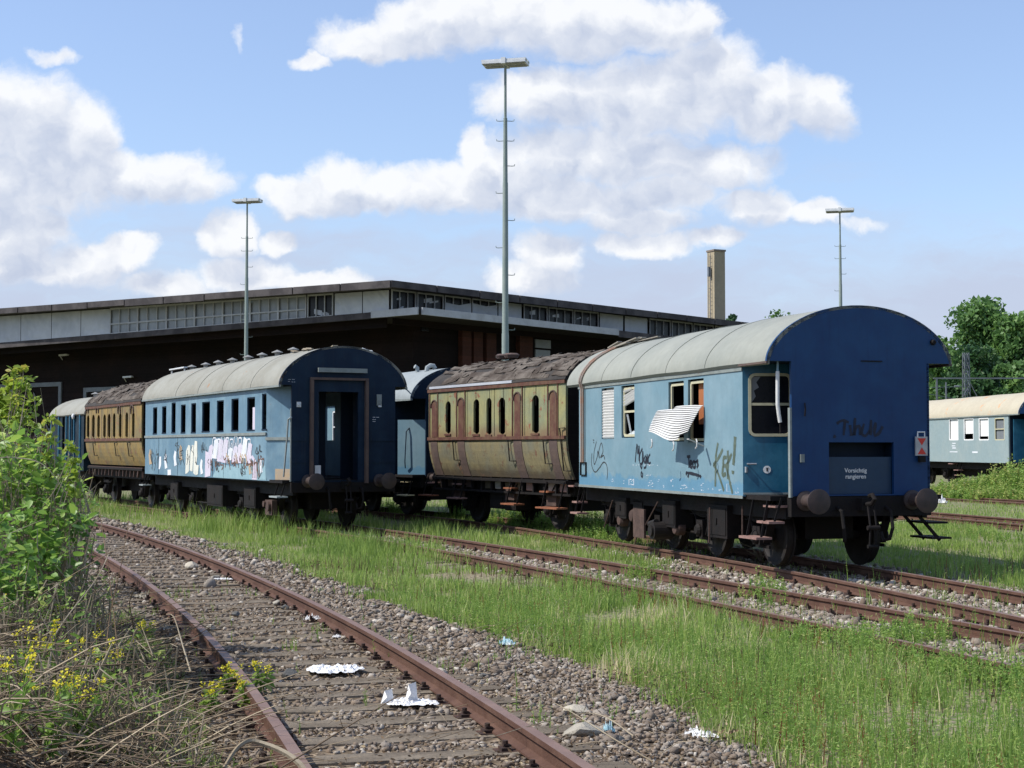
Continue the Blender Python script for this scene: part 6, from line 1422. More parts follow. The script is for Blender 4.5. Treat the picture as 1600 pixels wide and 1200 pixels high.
keep = rng.random(len(X)) < gr*(.12+1.25*patch2**1.6)*(1-bare); X, Y, patch, patch2 = X[keep], Y[keep], patch[keep], patch2[keep]
a_ = offs(X, Y, xA); straw = (.3+.7*smoothstep(25, 17, Y))*np.maximum(smoothstep(.48, .62, fb(X, Y, 1.5, 47)), .8*smoothstep(.55, .68, fb(X, Y, .6, 48)))
c_ = offs(X, Y, xC); b_ = offs(X, Y, xB)
bk = offs(X, Y, xB); hh = (.04+.19*patch*rng.uniform(.3, 1.5, len(X)))*(1+.9*smoothstep(-2.6, -1.6, bk)*smoothstep(-.3, -.7, bk)*smoothstep(24, 30, Y)+.8*smoothstep(30, 36, Y)*(np.abs(bk) < 2.6))*(.35+1.35*fb(X, Y, .38, 99))*(1+.15*smoothstep(16, 9, Y)); hh *= np.where(a_ < 0, .8, 1)
hue = np.clip(.05+.75*(fb(X, Y, .9, 60)-.15)+.75*straw*rng.random(len(X))+rng.normal(0, .14, len(X)), 0, 1)
blades('grass', X, Y, hh, (.006+.0016*np.sqrt(Y))*1.0, hue, 'green and straw coloured grass between the tracks')
print('grass', len(X))
# ---- upright leafy weeds (uncountable), each a stem with many narrow leaves
def stalks(name, X, Y, H, mat, label, leafl=.05, per=16, hb=.4, asp=.22, hsd=.2):
    n = len(X); Z = hgt(X, Y); P = []; S = []; Hh = []; t_ = rng.random((n, per)); lx = rng.normal(0, .06, n)*H*2; ly = rng.normal(0, .06, n)*H*2
    px = X[:, None]+lx[:, None]*t_; py = Y[:, None]+ly[:, None]*t_; pz = Z[:, None]+H[:, None]*(.12+.88*t_)
    P = np.stack([px, py, pz], -1).reshape(-1, 3); base_h = np.repeat(np.clip(rng.normal(hb, hsd, n), 0, 1), per)+rng.normal(0, .06, n*per)
    S = (leafl*(1.25-.6*t_)*rng.uniform(.7, 1.2, (n, per))).ravel()*np.repeat(.6+.4*H/H.max(), per)
    V, Fs, h = leafbatch(P, S, np.clip(base_h, 0, 1), upbias=.6, aspect=asp, fold=.1, droop=.35)
    w = .0025+.0002*Y; sx = np.stack([np.stack([X-w, Y, Z], -1), np.stack([X+w, Y, Z], -1), np.stack([X+lx, Y+ly, Z+H], -1)], 1).reshape(-1, 3)
    Fs2 = np.arange(3*n).reshape(-1, 3)+len(V); V = np.concatenate([V, sx]); Fs = np.concatenate([Fs, Fs2]); h = np.concatenate([h, np.full(3*n, .55)])
    return fast(name, V, Fs, MATS[mat], hue=h, kind='stuff', label=label)
X, Y = region(90000, 8, 26, 1.1); g_ = grassy(X, Y); q = fb(X, Y, 1.4, 50); keep = (offs(X, Y, xA) > 2) & (rng.random(len(X)) < g_*smoothstep(.44, .60, q+.12*smoothstep(15, 10, Y)+.05*(X > 1.5))*.34*np.clip(Y/10, .8, 1.6)*(.25+.75*smoothstep(24, 14, Y))); X, Y = X[keep], Y[keep]
H = np.clip(rng.gamma(4, .065, len(X)), .08, .62)*(1+.3*smoothstep(14, 9, Y)*(X > 1)); print('weeds', len(X))
stalks('weeds', X, Y, H, 'leaf_weed', 'upright narrow leaved weeds standing in the foreground grass', .042, 26, .5, .18)
k = (rng.random(len(X)) < .16) & (fb(X, Y, 1.0, 90) > .5); X2, Y2 = X[k]+.1, Y[k]; leafmat('leaf_sorrel', (.16, .05, .02), (.26, .09, .035), (.3, .2, .07), .3)
stalks('sorrel', X2, Y2, rng.uniform(.18, .36, len(X2)), 'leaf_sorrel', 'rust red sorrel stalks scattered in the grass', .03, 14)
X, Y = region(30000, 8, 26, 1.15); k = (offs(X, Y, xA) > 2.1) & (rng.random(len(X)) < .35*grassy(X, Y)*smoothstep(.45, .62, fb(X, Y, .9, 97))); X, Y = X[k], Y[k]
stalks('dry_stalks', X, Y, rng.uniform(.12, .38, len(X)), 'litter_mat', 'dry straw coloured stalks standing in the grass', .028, 9, .75, .2)
# bushy weeds along the carriages
def clumpweeds(pts, name, label, H0, n0, leafl=.06, hb=.45, mat='leaf_weed'):
    X, Y, H = [], [], []
    for (cx, cy, r, h) in pts:
        n = int(n0*r*r*3); a = rng.uniform(0, 6.28, n); q = r*np.sqrt(rng.random(n)); X.append(cx+q*np.cos(a)); Y.append(cy+q*np.sin(a)); H.append(h*rng.uniform(.5, 1.1, n)*(1-.4*(q/r)**2))
    return stalks(name, np.concatenate(X), np.concatenate(Y), np.concatenate(H), mat, label, leafl, 22, hb, .42)
pts = []
for px, py, r, h in ((705, 812, .5, .45), (735, 812, .7, .55), (765, 816, .6, .4), (800, 818, .8, .5), (835, 822, .8, .55), (868, 826, .7, .5), (900, 832, .7, .6), (930, 838, .6, .65), (955, 842, .5, .6), (915, 845, .6, .35), (780, 828, .5, .3), (975, 852, .35, .3)):
    v = gpt(px, py); pts.append((v.x, v.y, r, h))
clumpweeds(pts, 'tall_weeds', 'bright leafy weeds growing beside the yellow and big blue carriages', .5, 90)
pts = []
for px, py, r, h in ((380, 800, .6, .45), (445, 812, .5, .4), (500, 822, .4, .45), (545, 828, .4, .4), (400, 806, .5, .35), (420, 800, .5, .4), (470, 815, .4, .4), (345, 792, .6, .35), (300, 785, .5, .3), (560, 826, .3, .4), (250, 778, .5, .35), (520, 822, .3, .25), (600, 800, .5, .5), (620, 806, .5, .5)):
    v = gpt(px, py); pts.append((v.x, v.y, r, h))
clumpweeds(pts, 'tall_weeds', 'leafy weeds along the foot of the graffiti coach', .4, 60)
pts = []
for px, Yk, r, h in ((1462, 61, .9, .55), (1480, 61, 1.0, .7), (1500, 61, 1.1, .9), (1520, 61.3, 1.1, .95), (1543, 61, 1.2, 1.0), (1566, 60.6, 1.2, 1.25), (1582, 60.4, 1.2, 1.6), (1600, 60, 1.2, 1.55), (1620, 60, 1.4, 1.3), (1530, 59.5, 1.2, .6), (1580, 59, 1.3, .8)):
    pts.append(((px-800)/F*Yk, Yk, r, h))
clumpweeds(pts, 'tall_weeds', 'light green weeds and brush in front of the distant coach', 1, 40, .17, .6)
pts = []
for px, py, r, h in ((1450, 840, .6, .15), (1520, 838, .8, .2), (1570, 845, .8, .25), (1420, 835, .7, .15), (1480, 828, .9, .15), (1560, 826, .9, .2), (1540, 905, .3, .12), (1500, 918, .25, .14), (1535, 925, .3, .12), (1110, 870, .2, .22), (1200, 925, .25, .45), (1215, 945, .3, .4)):
    v = gpt(px, py); pts.append((v.x, v.y, r, h))
clumpweeds(pts, 'tall_weeds', 'low green weeds around the rails in front of the end wall', .4, 40, .05)

pts = []
for Yk in np.arange(12.2, 16.6, .3):
    pts.append((float(xB(Yk))-1.0+.1*math.sin(Yk*5), float(Yk)-.1, .32, .30+.08*math.sin(Yk*3)))
for px, py in ((640, 862), (670, 866), (1390, 1010), (1440, 1000), (1195, 935), (1010, 905)):
    v = gpt(px, py); pts.append((v.x, v.y, .35, .34))
clumpweeds(pts, 'tall_weeds', 'tall green weeds hiding the near rail of the middle track at right', .4, 150, .045)
# ---- countable weeds and plants with yellow flowers
def flower_plant(x, y, h, label, seed):
    r = np.random.default_rng(seed); rr = random.Random(seed); z0 = float(hgt(x, y)); root = empty('flowering_weed', (x, y, z0), label=label, cat='wild plant', group='yellow flowering weeds at lower left')
    g = G(); PL = []; PF = []
    for k in range(rr.randint(4, 7)):
        a = rr.uniform(0, 6.28); sp_ = rr.uniform(.05, .22)*h/.6; p0 = Vector((0, 0, 0)); p1 = Vector((math.cos(a)*sp_*.5, math.sin(a)*sp_*.5, h*.5)); p2 = Vector((math.cos(a)*sp_, math.sin(a)*sp_, h*rr.uniform(.75, 1.05)))
        g.tube([p0, p1, p2], [.004, .003, .002], 4)
        for j in range(9): t_ = rr.uniform(.05, .8); q = p0.lerp(p2, t_); PL.append(q)
        for j in range(rr.randint(11, 19)): PF.append(p2+Vector((rr.gauss(0, .016), rr.gauss(0, .016), rr.uniform(-.03, .02))))
        if rr.random() < .6:
            p3 = p1.lerp(p2, .5)+Vector((rr.uniform(-.08, .08), rr.uniform(-.08, .08), .08)); g.tube([p1.lerp(p2, .3), p3], .002, 4)
            for j in range(8): PF.append(p3+Vector((rr.gauss(0, .012), rr.gauss(0, .012), rr.uniform(-.02, .015))))
    g.build('stem', MATS['leaf_weed'], root)
    me = root.children[0].data; at_ = me.attributes.new('hue', 'FLOAT', 'POINT'); at_.data.foreach_set('value', np.full(len(me.vertices), .5, np.float32))
    P = np.array([tuple(p) for p in PL]); V, Fs, hh_ = leafbatch(P, r.uniform(.05, .11, len(P)), np.clip(r.normal(.45, .15, len(P)), 0, 1), aspect=.4); fast('leaves', V, Fs, MATS['leaf_weed'], root, hue=hh_)
    P = np.array([tuple(p) for p in PF]); V, Fs, hh_ = leafbatch(P, r.uniform(.011, .019, len(P)), r.random(len(P)), aspect=.9); fast('blossom', V, Fs, MATS['petal_yellow'], root, hue=hh_)
def place(px, py):
    """where a sight line first meets the ground surface"""
    d = ray(px, py); s = 4.0
    while s < 80:
        p = Vector((d.x*s, d.y*s, CAMZ+d.z*s))
        if p.z <= float(hgt(p.x, p.y)): return p
        s += .05
    return p
fl = [(20, 1010, .45, 'yellow flowering weed at the left edge just below the dead twig heap'),
 (66, 1030, .5, 'tall yellow flowering weed second from the left edge, highest of its row'),
 (110, 1050, .5, 'yellow flowering weed with three heads in the middle of the bank'),
 (150, 1060, .45, 'yellow flowering weed right of the green ground weed on the bank'),
 (30, 1110, .5, 'bushy yellow flowering weed in front of the left edge twigs'),
 (80, 1120, .55, 'largest yellow flowering weed in the middle of the corner group'),
 (130, 1125, .5, 'yellow flowering weed beside the light peeled stalk'),
 (178, 1130, .5, 'yellow flowering weed at the right end of the corner group'),
 (20, 1185, .5, 'yellow flowering weed nearest the bottom left corner'),
 (75, 1190, .5, 'low yellow flowering weed second along the bottom edge'),
 (135, 1195, .45, 'yellow flowering weed at the foot of the light peeled stalk'),
 (205, 1050, .3, 'short yellow flowering weed alone between twig heap and rail'),
 (225, 1010, .22, 'small yellow flowering weed under the leaning pale stalk'),
 (385, 1110, .24, 'yellow flowering weed touching the left foreground rail'),
 (410, 1085, .22, 'yellow flowering weed growing just inside the left foreground rail'),
 (355, 1085, .2, 'small yellow flowering weed just outside the left foreground rail'),
 (330, 1120, .22, 'loose yellow flowering weed lowest beside the left foreground rail')]
for i, (px, py, h, lb) in enumerate(fl):
    p = place(px, py); flower_plant(p.x, p.y, h, lb, 100+i)
# ---- brambles / shrubs at left
def shrub(name, lumps, label, mat, leaf, per, seed, stems=12, z0=None, cat='shrub', asp=.62, group=None):
    r = np.random.default_rng(seed); rr = random.Random(seed); cx = sum(l[0] for l in lumps)/len(lumps); cy = sum(l[1] for l in lumps)/len(lumps); z0 = float(hgt(cx, cy))-.02
    root = empty(name, (cx, cy, z0), label=label, cat=cat, group=group); g = G(); P, S, Hh = [], [], []
    for (x, y, z, rad, k) in lumps:
        n = int(per*k*(rad/.4)**2); v = r.normal(size=(n, 3)); v /= np.linalg.norm(v, axis=1)[:, None]; v *= (r.random((n, 1))**.4)*rad; v[:, 2] *= .85
        P.append(v+np.array([x-cx, y-cy, z-z0])); S.append(leaf*r.choice([.5, .8, 1.1, 1.5], n, p=[.3, .35, .25, .1])*r.uniform(.85, 1.15, n)); Hh.append(np.clip(r.normal(.45+rr.uniform(-.2, .2)+.25*v[:, 2]/rad, .15, n), 0, 1))
        for q in range(max(2, int(stems*k))):
            e = Vector((x-cx+rr.gauss(0, rad*.55), y-cy+rr.gauss(0, rad*.55), z-z0+rr.gauss(0, rad*.55))); b0 = Vector(((x-cx)*.6+rr.uniform(-.2, .2), (y-cy)*.6+rr.uniform(-.2, .2), 0)); m_ = b0.lerp(e, .6)+Vector((rr.uniform(-.15, .15), rr.uniform(-.15, .15), rr.uniform(.05, .3))); g.tube([b0, m_, e], [.008, .005, .002], 5)
    g.build('stem', MATS['dry_stem'], root); V, Fs, h = leafbatch(np.concatenate(P), np.concatenate(S), np.concatenate(Hh), upbias=.9, aspect=asp, fold=.12); fast('foliage', V, Fs, MATS[mat], root, hue=h); return root
def lump(px, py, Y, r, k=1): v = at(px, py, Y); return (v.x, Y, v.z, r, k)
shrub('bramble_bush', [lump(20, 700, 13.5, .35), lump(60, 740, 13, .34), lump(95, 775, 12.6, .26), lump(20, 780, 12.5, .42), lump(70, 830, 12, .34), lump(10, 860, 11.6, .40), lump(110, 820, 12.2, .18), lump(-30, 740, 12.5, .5), lump(50, 900, 11.3, .26), lump(-20, 900, 11, .4), lump(90, 875, 11.6, .22), lump(115, 730, 13.2, .10)], 'dense green bramble bush covering the bank at the left edge', 'leaf_bramble', .085, 300, 5, stems=26)
shrub('bramble_bush', [lump(-60, 690, 15.5, .6), lump(0, 710, 16, .5), lump(50, 760, 16, .4), lump(80, 800, 15.5, .35), lump(20, 820, 15, .5)], 'darker bramble growth behind the front bush at left', 'leaf_bramble', .085, 260, 6)
shrub('bramble_bush', [lump(115, 800, 18.5, .34), lump(90, 790, 20, .5), lump(60, 780, 21, .6), lump(125, 850, 17, .22), lump(135, 870, 15.5, .16)], 'farther bramble patch beside the curving track', 'leaf_bramble', .09, 150, 7)
shrub('sapling', [lump(25, 650, 14.2, .16, .8), lump(10, 620, 14.4, .14, .8), lump(40, 600, 14.2, .10, .8), lump(35, 578, 14.2, .05, 1.5), lump(50, 627, 14.1, .09, .8), lump(0, 665, 14.3, .25, .8), lump(-30, 640, 14.4, .3, .8), lump(52, 665, 14.0, .07, .8), lump(22, 600, 14.3, .07, 2)], 'young yellow green sapling rising above the brambles at the left edge', 'leaf_sapling', .075, 900, 8, cat='young tree', stems=3)
for k_, (px_, py_, Y_, lb_) in enumerate(((30, 935, 10.6, 'light green leafy weed under the bramble bush at the left edge'), (95, 940, 10.8, 'light green leafy weed at the foot of the bramble bush nearest the track'), (135, 915, 11.8, 'yellowish leafy weed between bramble bush and left rail'), (30, 1075, 8.9, 'fine leaved green weed halfway down the left edge'), (190, 1085, 9.0, 'feathery green weed between the yellow flowers and the rail'))):
    shrub('low_weed', [lump(px_, py_, Y_, .2), lump(px_+30, py_+20, Y_-.2, .14), lump(px_-30, py_+15, Y_-.1, .15)], lb_, 'leaf_weed', .05, 300, 40+k_, cat='wild plant', asp=.4)
shrub('low_weed', [lump(205, 1000, 10.4, .12), lump(245, 1030, 10.2, .10)], 'small green weed beside the rail above the twig pile', 'leaf_weed', .05, 260, 9, cat='wild plant', asp=.3)
shrub('low_weed', [lump(250, 1150, 8.8, .12), lump(225, 1180, 8.6, .13), lump(275, 1190, 8.5, .12), lump(250, 1110, 9.1, .08)], 'green weed on the bank near the bottom edge', 'leaf_weed', .05, 260, 10, cat='wild plant', asp=.3)
shrub('low_weed', [lump(90, 1000, 9.4, .14), lump(150, 1030, 9.2, .13), lump(40, 1040, 9.0, .16)], 'green ground weed behind the yellow flowers', 'leaf_weed', .055, 260, 13, cat='wild plant', asp=.35)
shrub('low_weed', [lump(110, 1090, 8.6, .14), lump(50, 1120, 8.4, .16), lump(15, 1160, 8.2, .15), lump(150, 1150, 8.5, .12)], 'low green weed among the yellow flowers in the corner', 'leaf_weed', .055, 260, 14, cat='wild plant', asp=.35)
# ---- dry stems and litter on the bank
def twigs(name, n, xr, label, L=(.15, .9), rad=(.002, .006), mat='twig_mat', seed=5, lift=.12, ysp=(7.3, 16)):
    r = random.Random(seed); g = G(); H = []
    for k in range(n):
        Y = ysp[0]+(ysp[1]-ysp[0])*r.random()**1.3; o = r.uniform(*xr); x = float(xA(Y))+o; z = float(hgt(x, Y))+r.random()**2*lift; a = r.gauss(-.7, 1.1); l = r.uniform(*L)*(1 if r.random() < .8 else 1.5); rise = r.gauss(.05, .28)
        d = Vector((math.cos(a)*l, math.sin(a)*l*.8, rise*l)); p0 = Vector((x, Y, z)); bend = Vector((r.uniform(-.08, .08), r.uniform(-.08, .08), r.uniform(-.02, .14)))*l
        pts = [p0, p0+d*.35+bend, p0+d*.7+bend*.8, p0+d]
        for p in pts: p.z = max(p.z, float(hgt(p.x, p.y))+.01)
        q = r.uniform(*rad); nb = len(g.v); g.tube(pts, [q, q*.9, q*.7, q*.4], 4); H += [r.random()]*(len(g.v)-nb)
    o = g.build(name, MATS[mat], None, label, kind='stuff'); at_ = o.data.attributes.new('hue', 'FLOAT', 'POINT'); at_.data.foreach_set('value', np.array(H, np.float32)); return o
twigs('dry_stems', 2300, (-3.7, -1.25), 'heap of dry twigs and dead stems on the bank at lower left', seed=5)
twigs('dry_stems', 500, (-1.5, 2.6), 'thin dry stalks lying over the ballast and rails', (.1, .5), (.0015, .0035), seed=6, lift=.03, ysp=(7.3, 16))
n = 30000; Y = 7.5+11*rng.random(n); o_ = rng.uniform(-4.5, -1.2, n); X = xA(Y)+o_; k = rng.random(n) < smoothstep(.46, .58, fb(X, Y, .8, 95)+.10*smoothstep(9.8, 8.6, Y)); X, Y = X[k], Y[k]
blades('grass', X, Y, rng.uniform(.05, .22, len(X)), rng.uniform(.005, .011, len(X)), np.clip(rng.normal(.4, .2, len(X)), 0, 1), 'green grass tufts on the scrub bank at lower left')
# brown litter under them
n = 26000; Y = 7.3+9*rng.random(n)**1.2; o_ = rng.uniform(-4, -1.0, n); X = xA(Y)+o_; Z = hgt(X, Y)+rng.random(n)*.03
V, Fs, h = leafbatch(np.stack([X, Y, Z], -1), rng.uniform(.02, .06, n), np.clip(rng.normal(.4, .25, n), 0, 1), aspect=.4)
fast('leaf_litter', V, Fs, MATS['litter_mat'], hue=h, kind='stuff', label='brown dead leaves and litter on the bank')
n = 22000; Y = 7.3+22*rng.random(n)**1.5; o_ = rng.uniform(-1.5, 2.9, n); X = xA(Y)+o_; k = (np.abs(np.abs(o_)-.753) > .05) & (rng.random(n) < .25+.75*smoothstep(.4, .65, fb(X, Y, .7, 81))); X, Y, o_ = X[k], Y[k], o_[k]; Z = np.maximum(hgt(X, Y), .112)+.006+rng.random(len(X))*.02
V, Fs, h = leafbatch(np.stack([X, Y, Z], -1), rng.uniform(.012, .045, len(X)), np.clip(rng.normal(.45, .3, len(X)), 0, 1), aspect=.4); fast('leaf_litter', V, Fs, MATS['litter_mat'], hue=h, kind='stuff', label='dry leaf crumbs and chips scattered over the ballast')
# bank grass tufts
X, Y = region(16000, 8, 20); keep = (offs(X, Y, xA) < -1.15) & (rng.random(len(X)) < .5*smoothstep(.45, .65, fb(X, Y, .8, 61))); X, Y = X[keep], Y[keep]
stalks('weeds', X, Y, rng.uniform(.06, .2, len(X)), 'leaf_weed', 'small green shoots sprouting through the litter', .04, 10, .45)
# sparse tufts within the tracks
X, Y = region(9000, 7.5, 22); aa = offs(X, Y, xA); keep = (np.abs(aa) < 2.4) & (rng.random(len(X)) < .9*smoothstep(.58, .72, fb(X, Y, .5, 70))); X, Y = X[keep], Y[keep]
stalks('weeds', X, Y, rng.uniform(.04, .16, len(X)), 'leaf_weed', 'sparse green shoots between the rails of the foreground track', .03, 8, .5)
for i_, (px_, y0_, y1_, Y_) in enumerate(((22, 700, 585, 13.6), (78, 740, 655, 12.9), (112, 770, 700, 12.4))):
    shrub('young_shoot', [lump(px_, y0_+(y1_-y0_)*k_/3, Y_, .055, 2.2) for k_ in range(4)], ('tall upright leafy shoot at the far left in front of the sapling', 'upright leafy shoot in the middle of the bramble bush top', 'short leafy shoot at the right shoulder of the bramble bush')[i_], 'leaf_sapling', .06, 700, 70+i_, cat='wild plant', stems=1)
# single arching canes and dead stalks at left
def cane(pts, r, label, mat='dry_stem', name='dry_cane'):
    P_ = [at(px, py, Y) for px, py, Y in pts]; b = P_[0].copy(); root_z = float(hgt(P_[-1].x, P_[-1].y))
    g = G(); sp3 = []
    for i in range(len(P_)-1):
        p0 = P_[max(i-1, 0)]; p1 = P_[i]; p2 = P_[i+1]; p3 = P_[min(i+2, len(P_)-1)]
        for j in range(6): t_ = j/6; sp3.append(.5*((2*p1)+(-p0+p2)*t_+(2*p0-5*p1+4*p2-p3)*t_*t_+(-p0+3*p1-3*p2+p3)*t_**3))
    sp3.append(P_[-1]); sp3.append(Vector((P_[-1].x, P_[-1].y, min(P_[-1].z, root_z-.02)))) if False else None
    sp3 = [p for p in sp3 if p is not None]; n = len(sp3); g.tube(sp3, [r*(.5+.5*i/n) for i in range(n)], 5); return g.build(name, MATS[mat], None, label, cat='dry stalk')
cane([(103, 770, 12.2), (70, 728, 12.2), (30, 716, 12.2), (-15, 724, 12.2), (-60, 800, 12.2)], .006, 'pale cane arching over the bramble leaves at left')
cane([(74, 670, 13), (52, 712, 13), (35, 760, 13), (20, 830, 12.5)], .005, 'forked bare stalk rising out of the brambles')
cane([(172, 860, 11), (150, 905, 10.5), (90, 985, 10), (40, 1090, 9.2)], .006, 'long thin dead stalk slanting across the twig pile')
cane([(155, 795, 12), (168, 880, 11), (178, 960, 10.4), (186, 1040, 10)], .004, 'upright dark dead stalk before the curving track', 'dry_brown')
cane([(205, 790, 12), (190, 880, 11), (172, 960, 10.4), (165, 1030, 9.8)], .004, 'second upright dead stalk beside the rail', 'dry_brown')
cane([(260, 960, 10.6), (272, 965, 10.5), (286, 1010, 10.3), (298, 1050, 10)], .006, 'pale bent stalk leaning on the left rail')
cane([(145, 1045, 9), (170, 1120, 8.9), (170, 1200, 8.7), (150, 1290, 8.5)], .008, 'light peeled stalk arching near the bottom edge')
cane([(350, 1200, 8.2), (375, 1165, 8.4), (405, 1160, 8.5), (470, 1195, 8.4), (520, 1290, 8.2)], .02, 'thick pale root lying beside the rail at the bottom')
cane([(866, 1098, 9.7), (905, 1120, 9.5), (960, 1155, 9.2), (1020, 1190, 9)], .006, 'long pale stem lying on the ballast right of the rail')
cane([(760, 1155, 9.6), (850, 1128, 9.8), (930, 1115, 9.9), (990, 1150, 9.4)], .005, 'thin bent stem crossing the right rail')
# dead plant by the front wheel
g = G(); v = gpt(1035, 858); r = random.Random(4)
for k in range(26): a = r.uniform(0, 6.28); l = r.uniform(.15, .5); g.tube([(v.x, v.y, 0), (v.x+math.cos(a)*l*.3, v.y+math.sin(a)*l*.3, l*.6), (v.x+math.cos(a)*l*.7, v.y+math.sin(a)*l*.7, l)], .005, 4)
g.build('dry_weed', MATS['dry_brown'], None, 'dark dead weed clump beside the wheels of the big blue carriage', cat='wild plant')
g = G(); v = gpt(1188, 878)
for k in range(30): a = r.uniform(0, 6.28); l = r.uniform(.15, .42); g.tube([(v.x, v.y, 0), (v.x+math.cos(a)*l*.4, v.y+math.sin(a)*l*.4, l*.6), (v.x+math.cos(a)*l, v.y+math.sin(a)*l, l*.8)], .004, 4)
g.build('dry_weed', MATS['dry_stem'], None, 'pale dry weed tuft below the near steps of the big blue carriage', cat='wild plant')

# ================= litter and stones =================
def rest(px, py, z=None):
    v = place(px, py)
    if abs(float(offs(v.x, v.y, xA))) < .7: v = gpt(px, py, ZA-.15); return v
    return v
def paper(px, py, w, d, h, label, m='paper_white', seed=1, name='plastic_bag', cat='litter', spikes=0):
    v = rest(px, py); r = random.Random(seed); nx_, ny_ = 30, 20; g = G(); off = [(r.uniform(-1, 1), r.uniform(-1, 1), r.uniform(2, 16), r.uniform(0, 6)) for _ in range(12)]
    rd_ = [r.uniform(.62, 1.18) for _ in range(13)]; rad = [rd_[int(q_/40*13) % 13]*(1-(q_/40*13) % 1)+rd_[(int(q_/40*13)+1) % 13]*((q_/40*13) % 1) for q_ in range(40)]
    for i in range(nx_+1):
        for j in range(ny_+1):
            s_, t_ = i/nx_*2-1, j/ny_*2-1; a = math.atan2(t_, s_); af = (a+math.pi)/(2*math.pi)*40; k = rad[int(af) % 40]*(1-af % 1)+rad[(int(af)+1) % 40]*(af % 1); q = max(abs(s_), abs(t_)); l = math.hypot(s_, t_) or 1; sc_ = q/l*k
            z = sum(math.sin(s_*o[2]*o[0]*2+t_*o[2]*o[1]*2+o[3]) for o in off)/9; z = abs(z)*h*1.5+h*.10*r.random(); z *= (1-.7*q**3)
            g.v.append((s_*sc_*w/2, t_*sc_*d/2, z+.006))
    for i in range(nx_):
        for j in range(ny_): a = i*(ny_+1)+j; g.f.append((a, a+ny_+1, a+ny_+2, a+1))
    if spikes:
        for k, (x, hh_) in enumerate(((-.47*w, .11), (-.03*w, .16))): g.add([(x-.05, 0, .0), (x+.05, .02, .0), (x+.035, .01, hh_), (x-.02, .0, hh_*.9), (x, -.03, hh_*.5)], [(0,1,2,3), (0,4,3)])
    o = g.build(name, MATS[m], None, label, cat=cat); o.location = (v.x, v.y, v.z+.01); o.rotation_euler = (0, 0, r.uniform(-.3, .3)); return o
paper(520, 1050, .50, .42, .05, 'large crumpled white plastic sheet lying between the foreground rails', seed=2)
paper(645, 1102, .40, .24, .04, 'torn white plastic bag with upright corners near the right foreground rail', seed=3, spikes=1)
paper(488, 970, .22, .14, .05, 'small white scrap by the sleepers, farther up the foreground track', seed=4)
paper(526, 998, .10, .07, .03, 'tiny white paper scrap between the two foreground bags', seed=5, name='paper_scrap')
paper(350, 907, .34, .08, .03, 'thin white strip between the rails far up the foreground track', seed=6, name='paper_scrap')
paper(793, 1010, .20, .13, .07, 'pale blue and white packet at the edge of the grass', 'paper_blue', 7, 'packet')
paper(852, 980, .30, .16, .05, 'white crumpled paper lying in the middle of the grass', seed=8, name='paper_scrap')
paper(950, 1148, .09, .07, .09, 'blue and white crushed packet on the ballast near the bottom', 'paper_blue', 9, 'packet')
paper(1095, 1155, .26, .12, .06, 'white sheet at the ballast edge near the bottom right', seed=10, name='paper_scrap')
paper(600, 852, .45, .16, .04, 'white scrap in the grass before the middle track', seed=11, name='paper_scrap')
paper(230, 935, .3, .25, .08, 'whitish rubble bag left of the left foreground rail', seed=12, m='concrete', name='rubble')
paper(265, 985, .28, .12, .05, 'whitish strip of debris left of the left foreground rail', seed=13, m='concrete', name='rubble')
paper(1470, 787, .6, .4, .3, 'white bag in the grass behind the right buffer', seed=14)
paper(1410, 905, .12, .1, .05, 'small white piece beside the right rails', seed=15, name='paper_scrap') if False else None
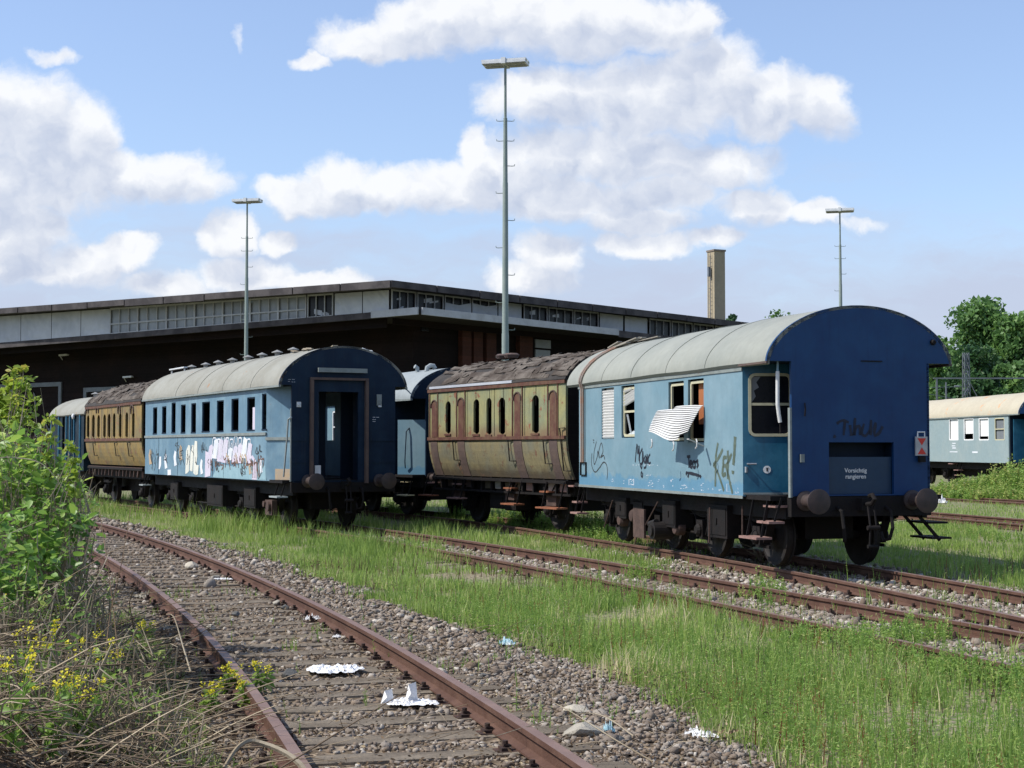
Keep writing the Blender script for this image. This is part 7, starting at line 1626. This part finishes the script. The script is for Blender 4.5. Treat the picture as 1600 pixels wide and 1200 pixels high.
def rock(px, py, s, label, m='grey_rock', seed=1, flat=.7, name='rock', cat='stone'):
    v = rest(px, py); bm_ = random.Random(seed); import bmesh as B; bm = B.new(); B.ops.create_icosphere(bm, subdivisions=2, radius=s/2)
    dirs = [(Vector((bm_.uniform(-1, 1), bm_.uniform(-1, 1), bm_.uniform(-1, 1))).normalized(), bm_.uniform(.55, .8)) for _ in range(10)]
    for q in bm.verts:
        for d, c in dirs:
            e = q.co.dot(d)-c*s/2
            if e > 0: q.co -= d*e
        q.co.z *= flat; q.co.x *= 1.2
    me = bpy.data.meshes.new(name); bm.to_mesh(me); bm.free(); o = link(name, me, MATS[m], None, label, cat=cat); o.location = (v.x, v.y, v.z+s*flat*.3); o.rotation_euler = (0, 0, bm_.uniform(0, 3)); return o
rock(453, 1058, .15, 'dark grey stone touching the large white plastic sheet', seed=1)
rock(675, 988, .12, 'single pale stone on the ballast right of the right foreground rail', 'pale_rock', 2)
rock(755, 1060, .09, 'dark square stone beside the right foreground rail', seed=3)
rock(433, 945, .11, 'grey pointed stone by the right rail above the white scrap', 'concrete', 4)
rock(445, 952, .11, 'angular grey stone, right one of the pair by the right rail', 'grey_rock', 5)
rock(368, 962, .10, 'dark stone lying on the sleepers mid track', 'grey_rock', 6)
rock(330, 985, .12, 'split stone against the left foreground rail', 'pale_rock', 7)
rock(900, 1115, .20, 'broad pale slab of rubble on the ballast near the bottom', 'pale_rock', 8, .4)
rock(912, 1152, .26, 'long rough concrete lump beside the crushed packet', 'concrete', 9, .5, 'concrete_lump')
rock(300, 888, .20, 'pale lump between the rails far up the foreground track', 'pale_rock', 10)
rock(335, 905, .16, 'grey slab on the sleepers far up the foreground track', 'concrete', 11, .5)
rock(408, 864, .16, 'tan stone outside the right foreground rail', 'pale_rock', 12)
rock(278, 866, .14, 'orange brick fragment between the rails far up the foreground track', 'brick_orange', 13, .6, 'brick_fragment', 'brick')
rock(1343, 919, .09, 'orange brick fragment beside the rail below the big blue carriage', 'brick_orange', 14, .8, 'brick_fragment', 'brick')
rock(1545, 958, .10, 'white stone between the rails at the right edge', 'paper_white', 15, .5)
rock(1253, 952, .10, 'cream stone beside the middle track', 'pale_rock', 16, .7)
rock(960, 1160, .14, 'grey flat stone right of the concrete lump', 'grey_rock', 17, .5)
v = gpt(1040, 870); g = G(); g.bar((v.x-.5, v.y-.1, .05), (v.x+.4, v.y+.15, .07), .10, .04); g.build('plank', MATS['board_grey'], None, 'short grey plank lying beside the wheels of the big blue carriage', cat='plank')
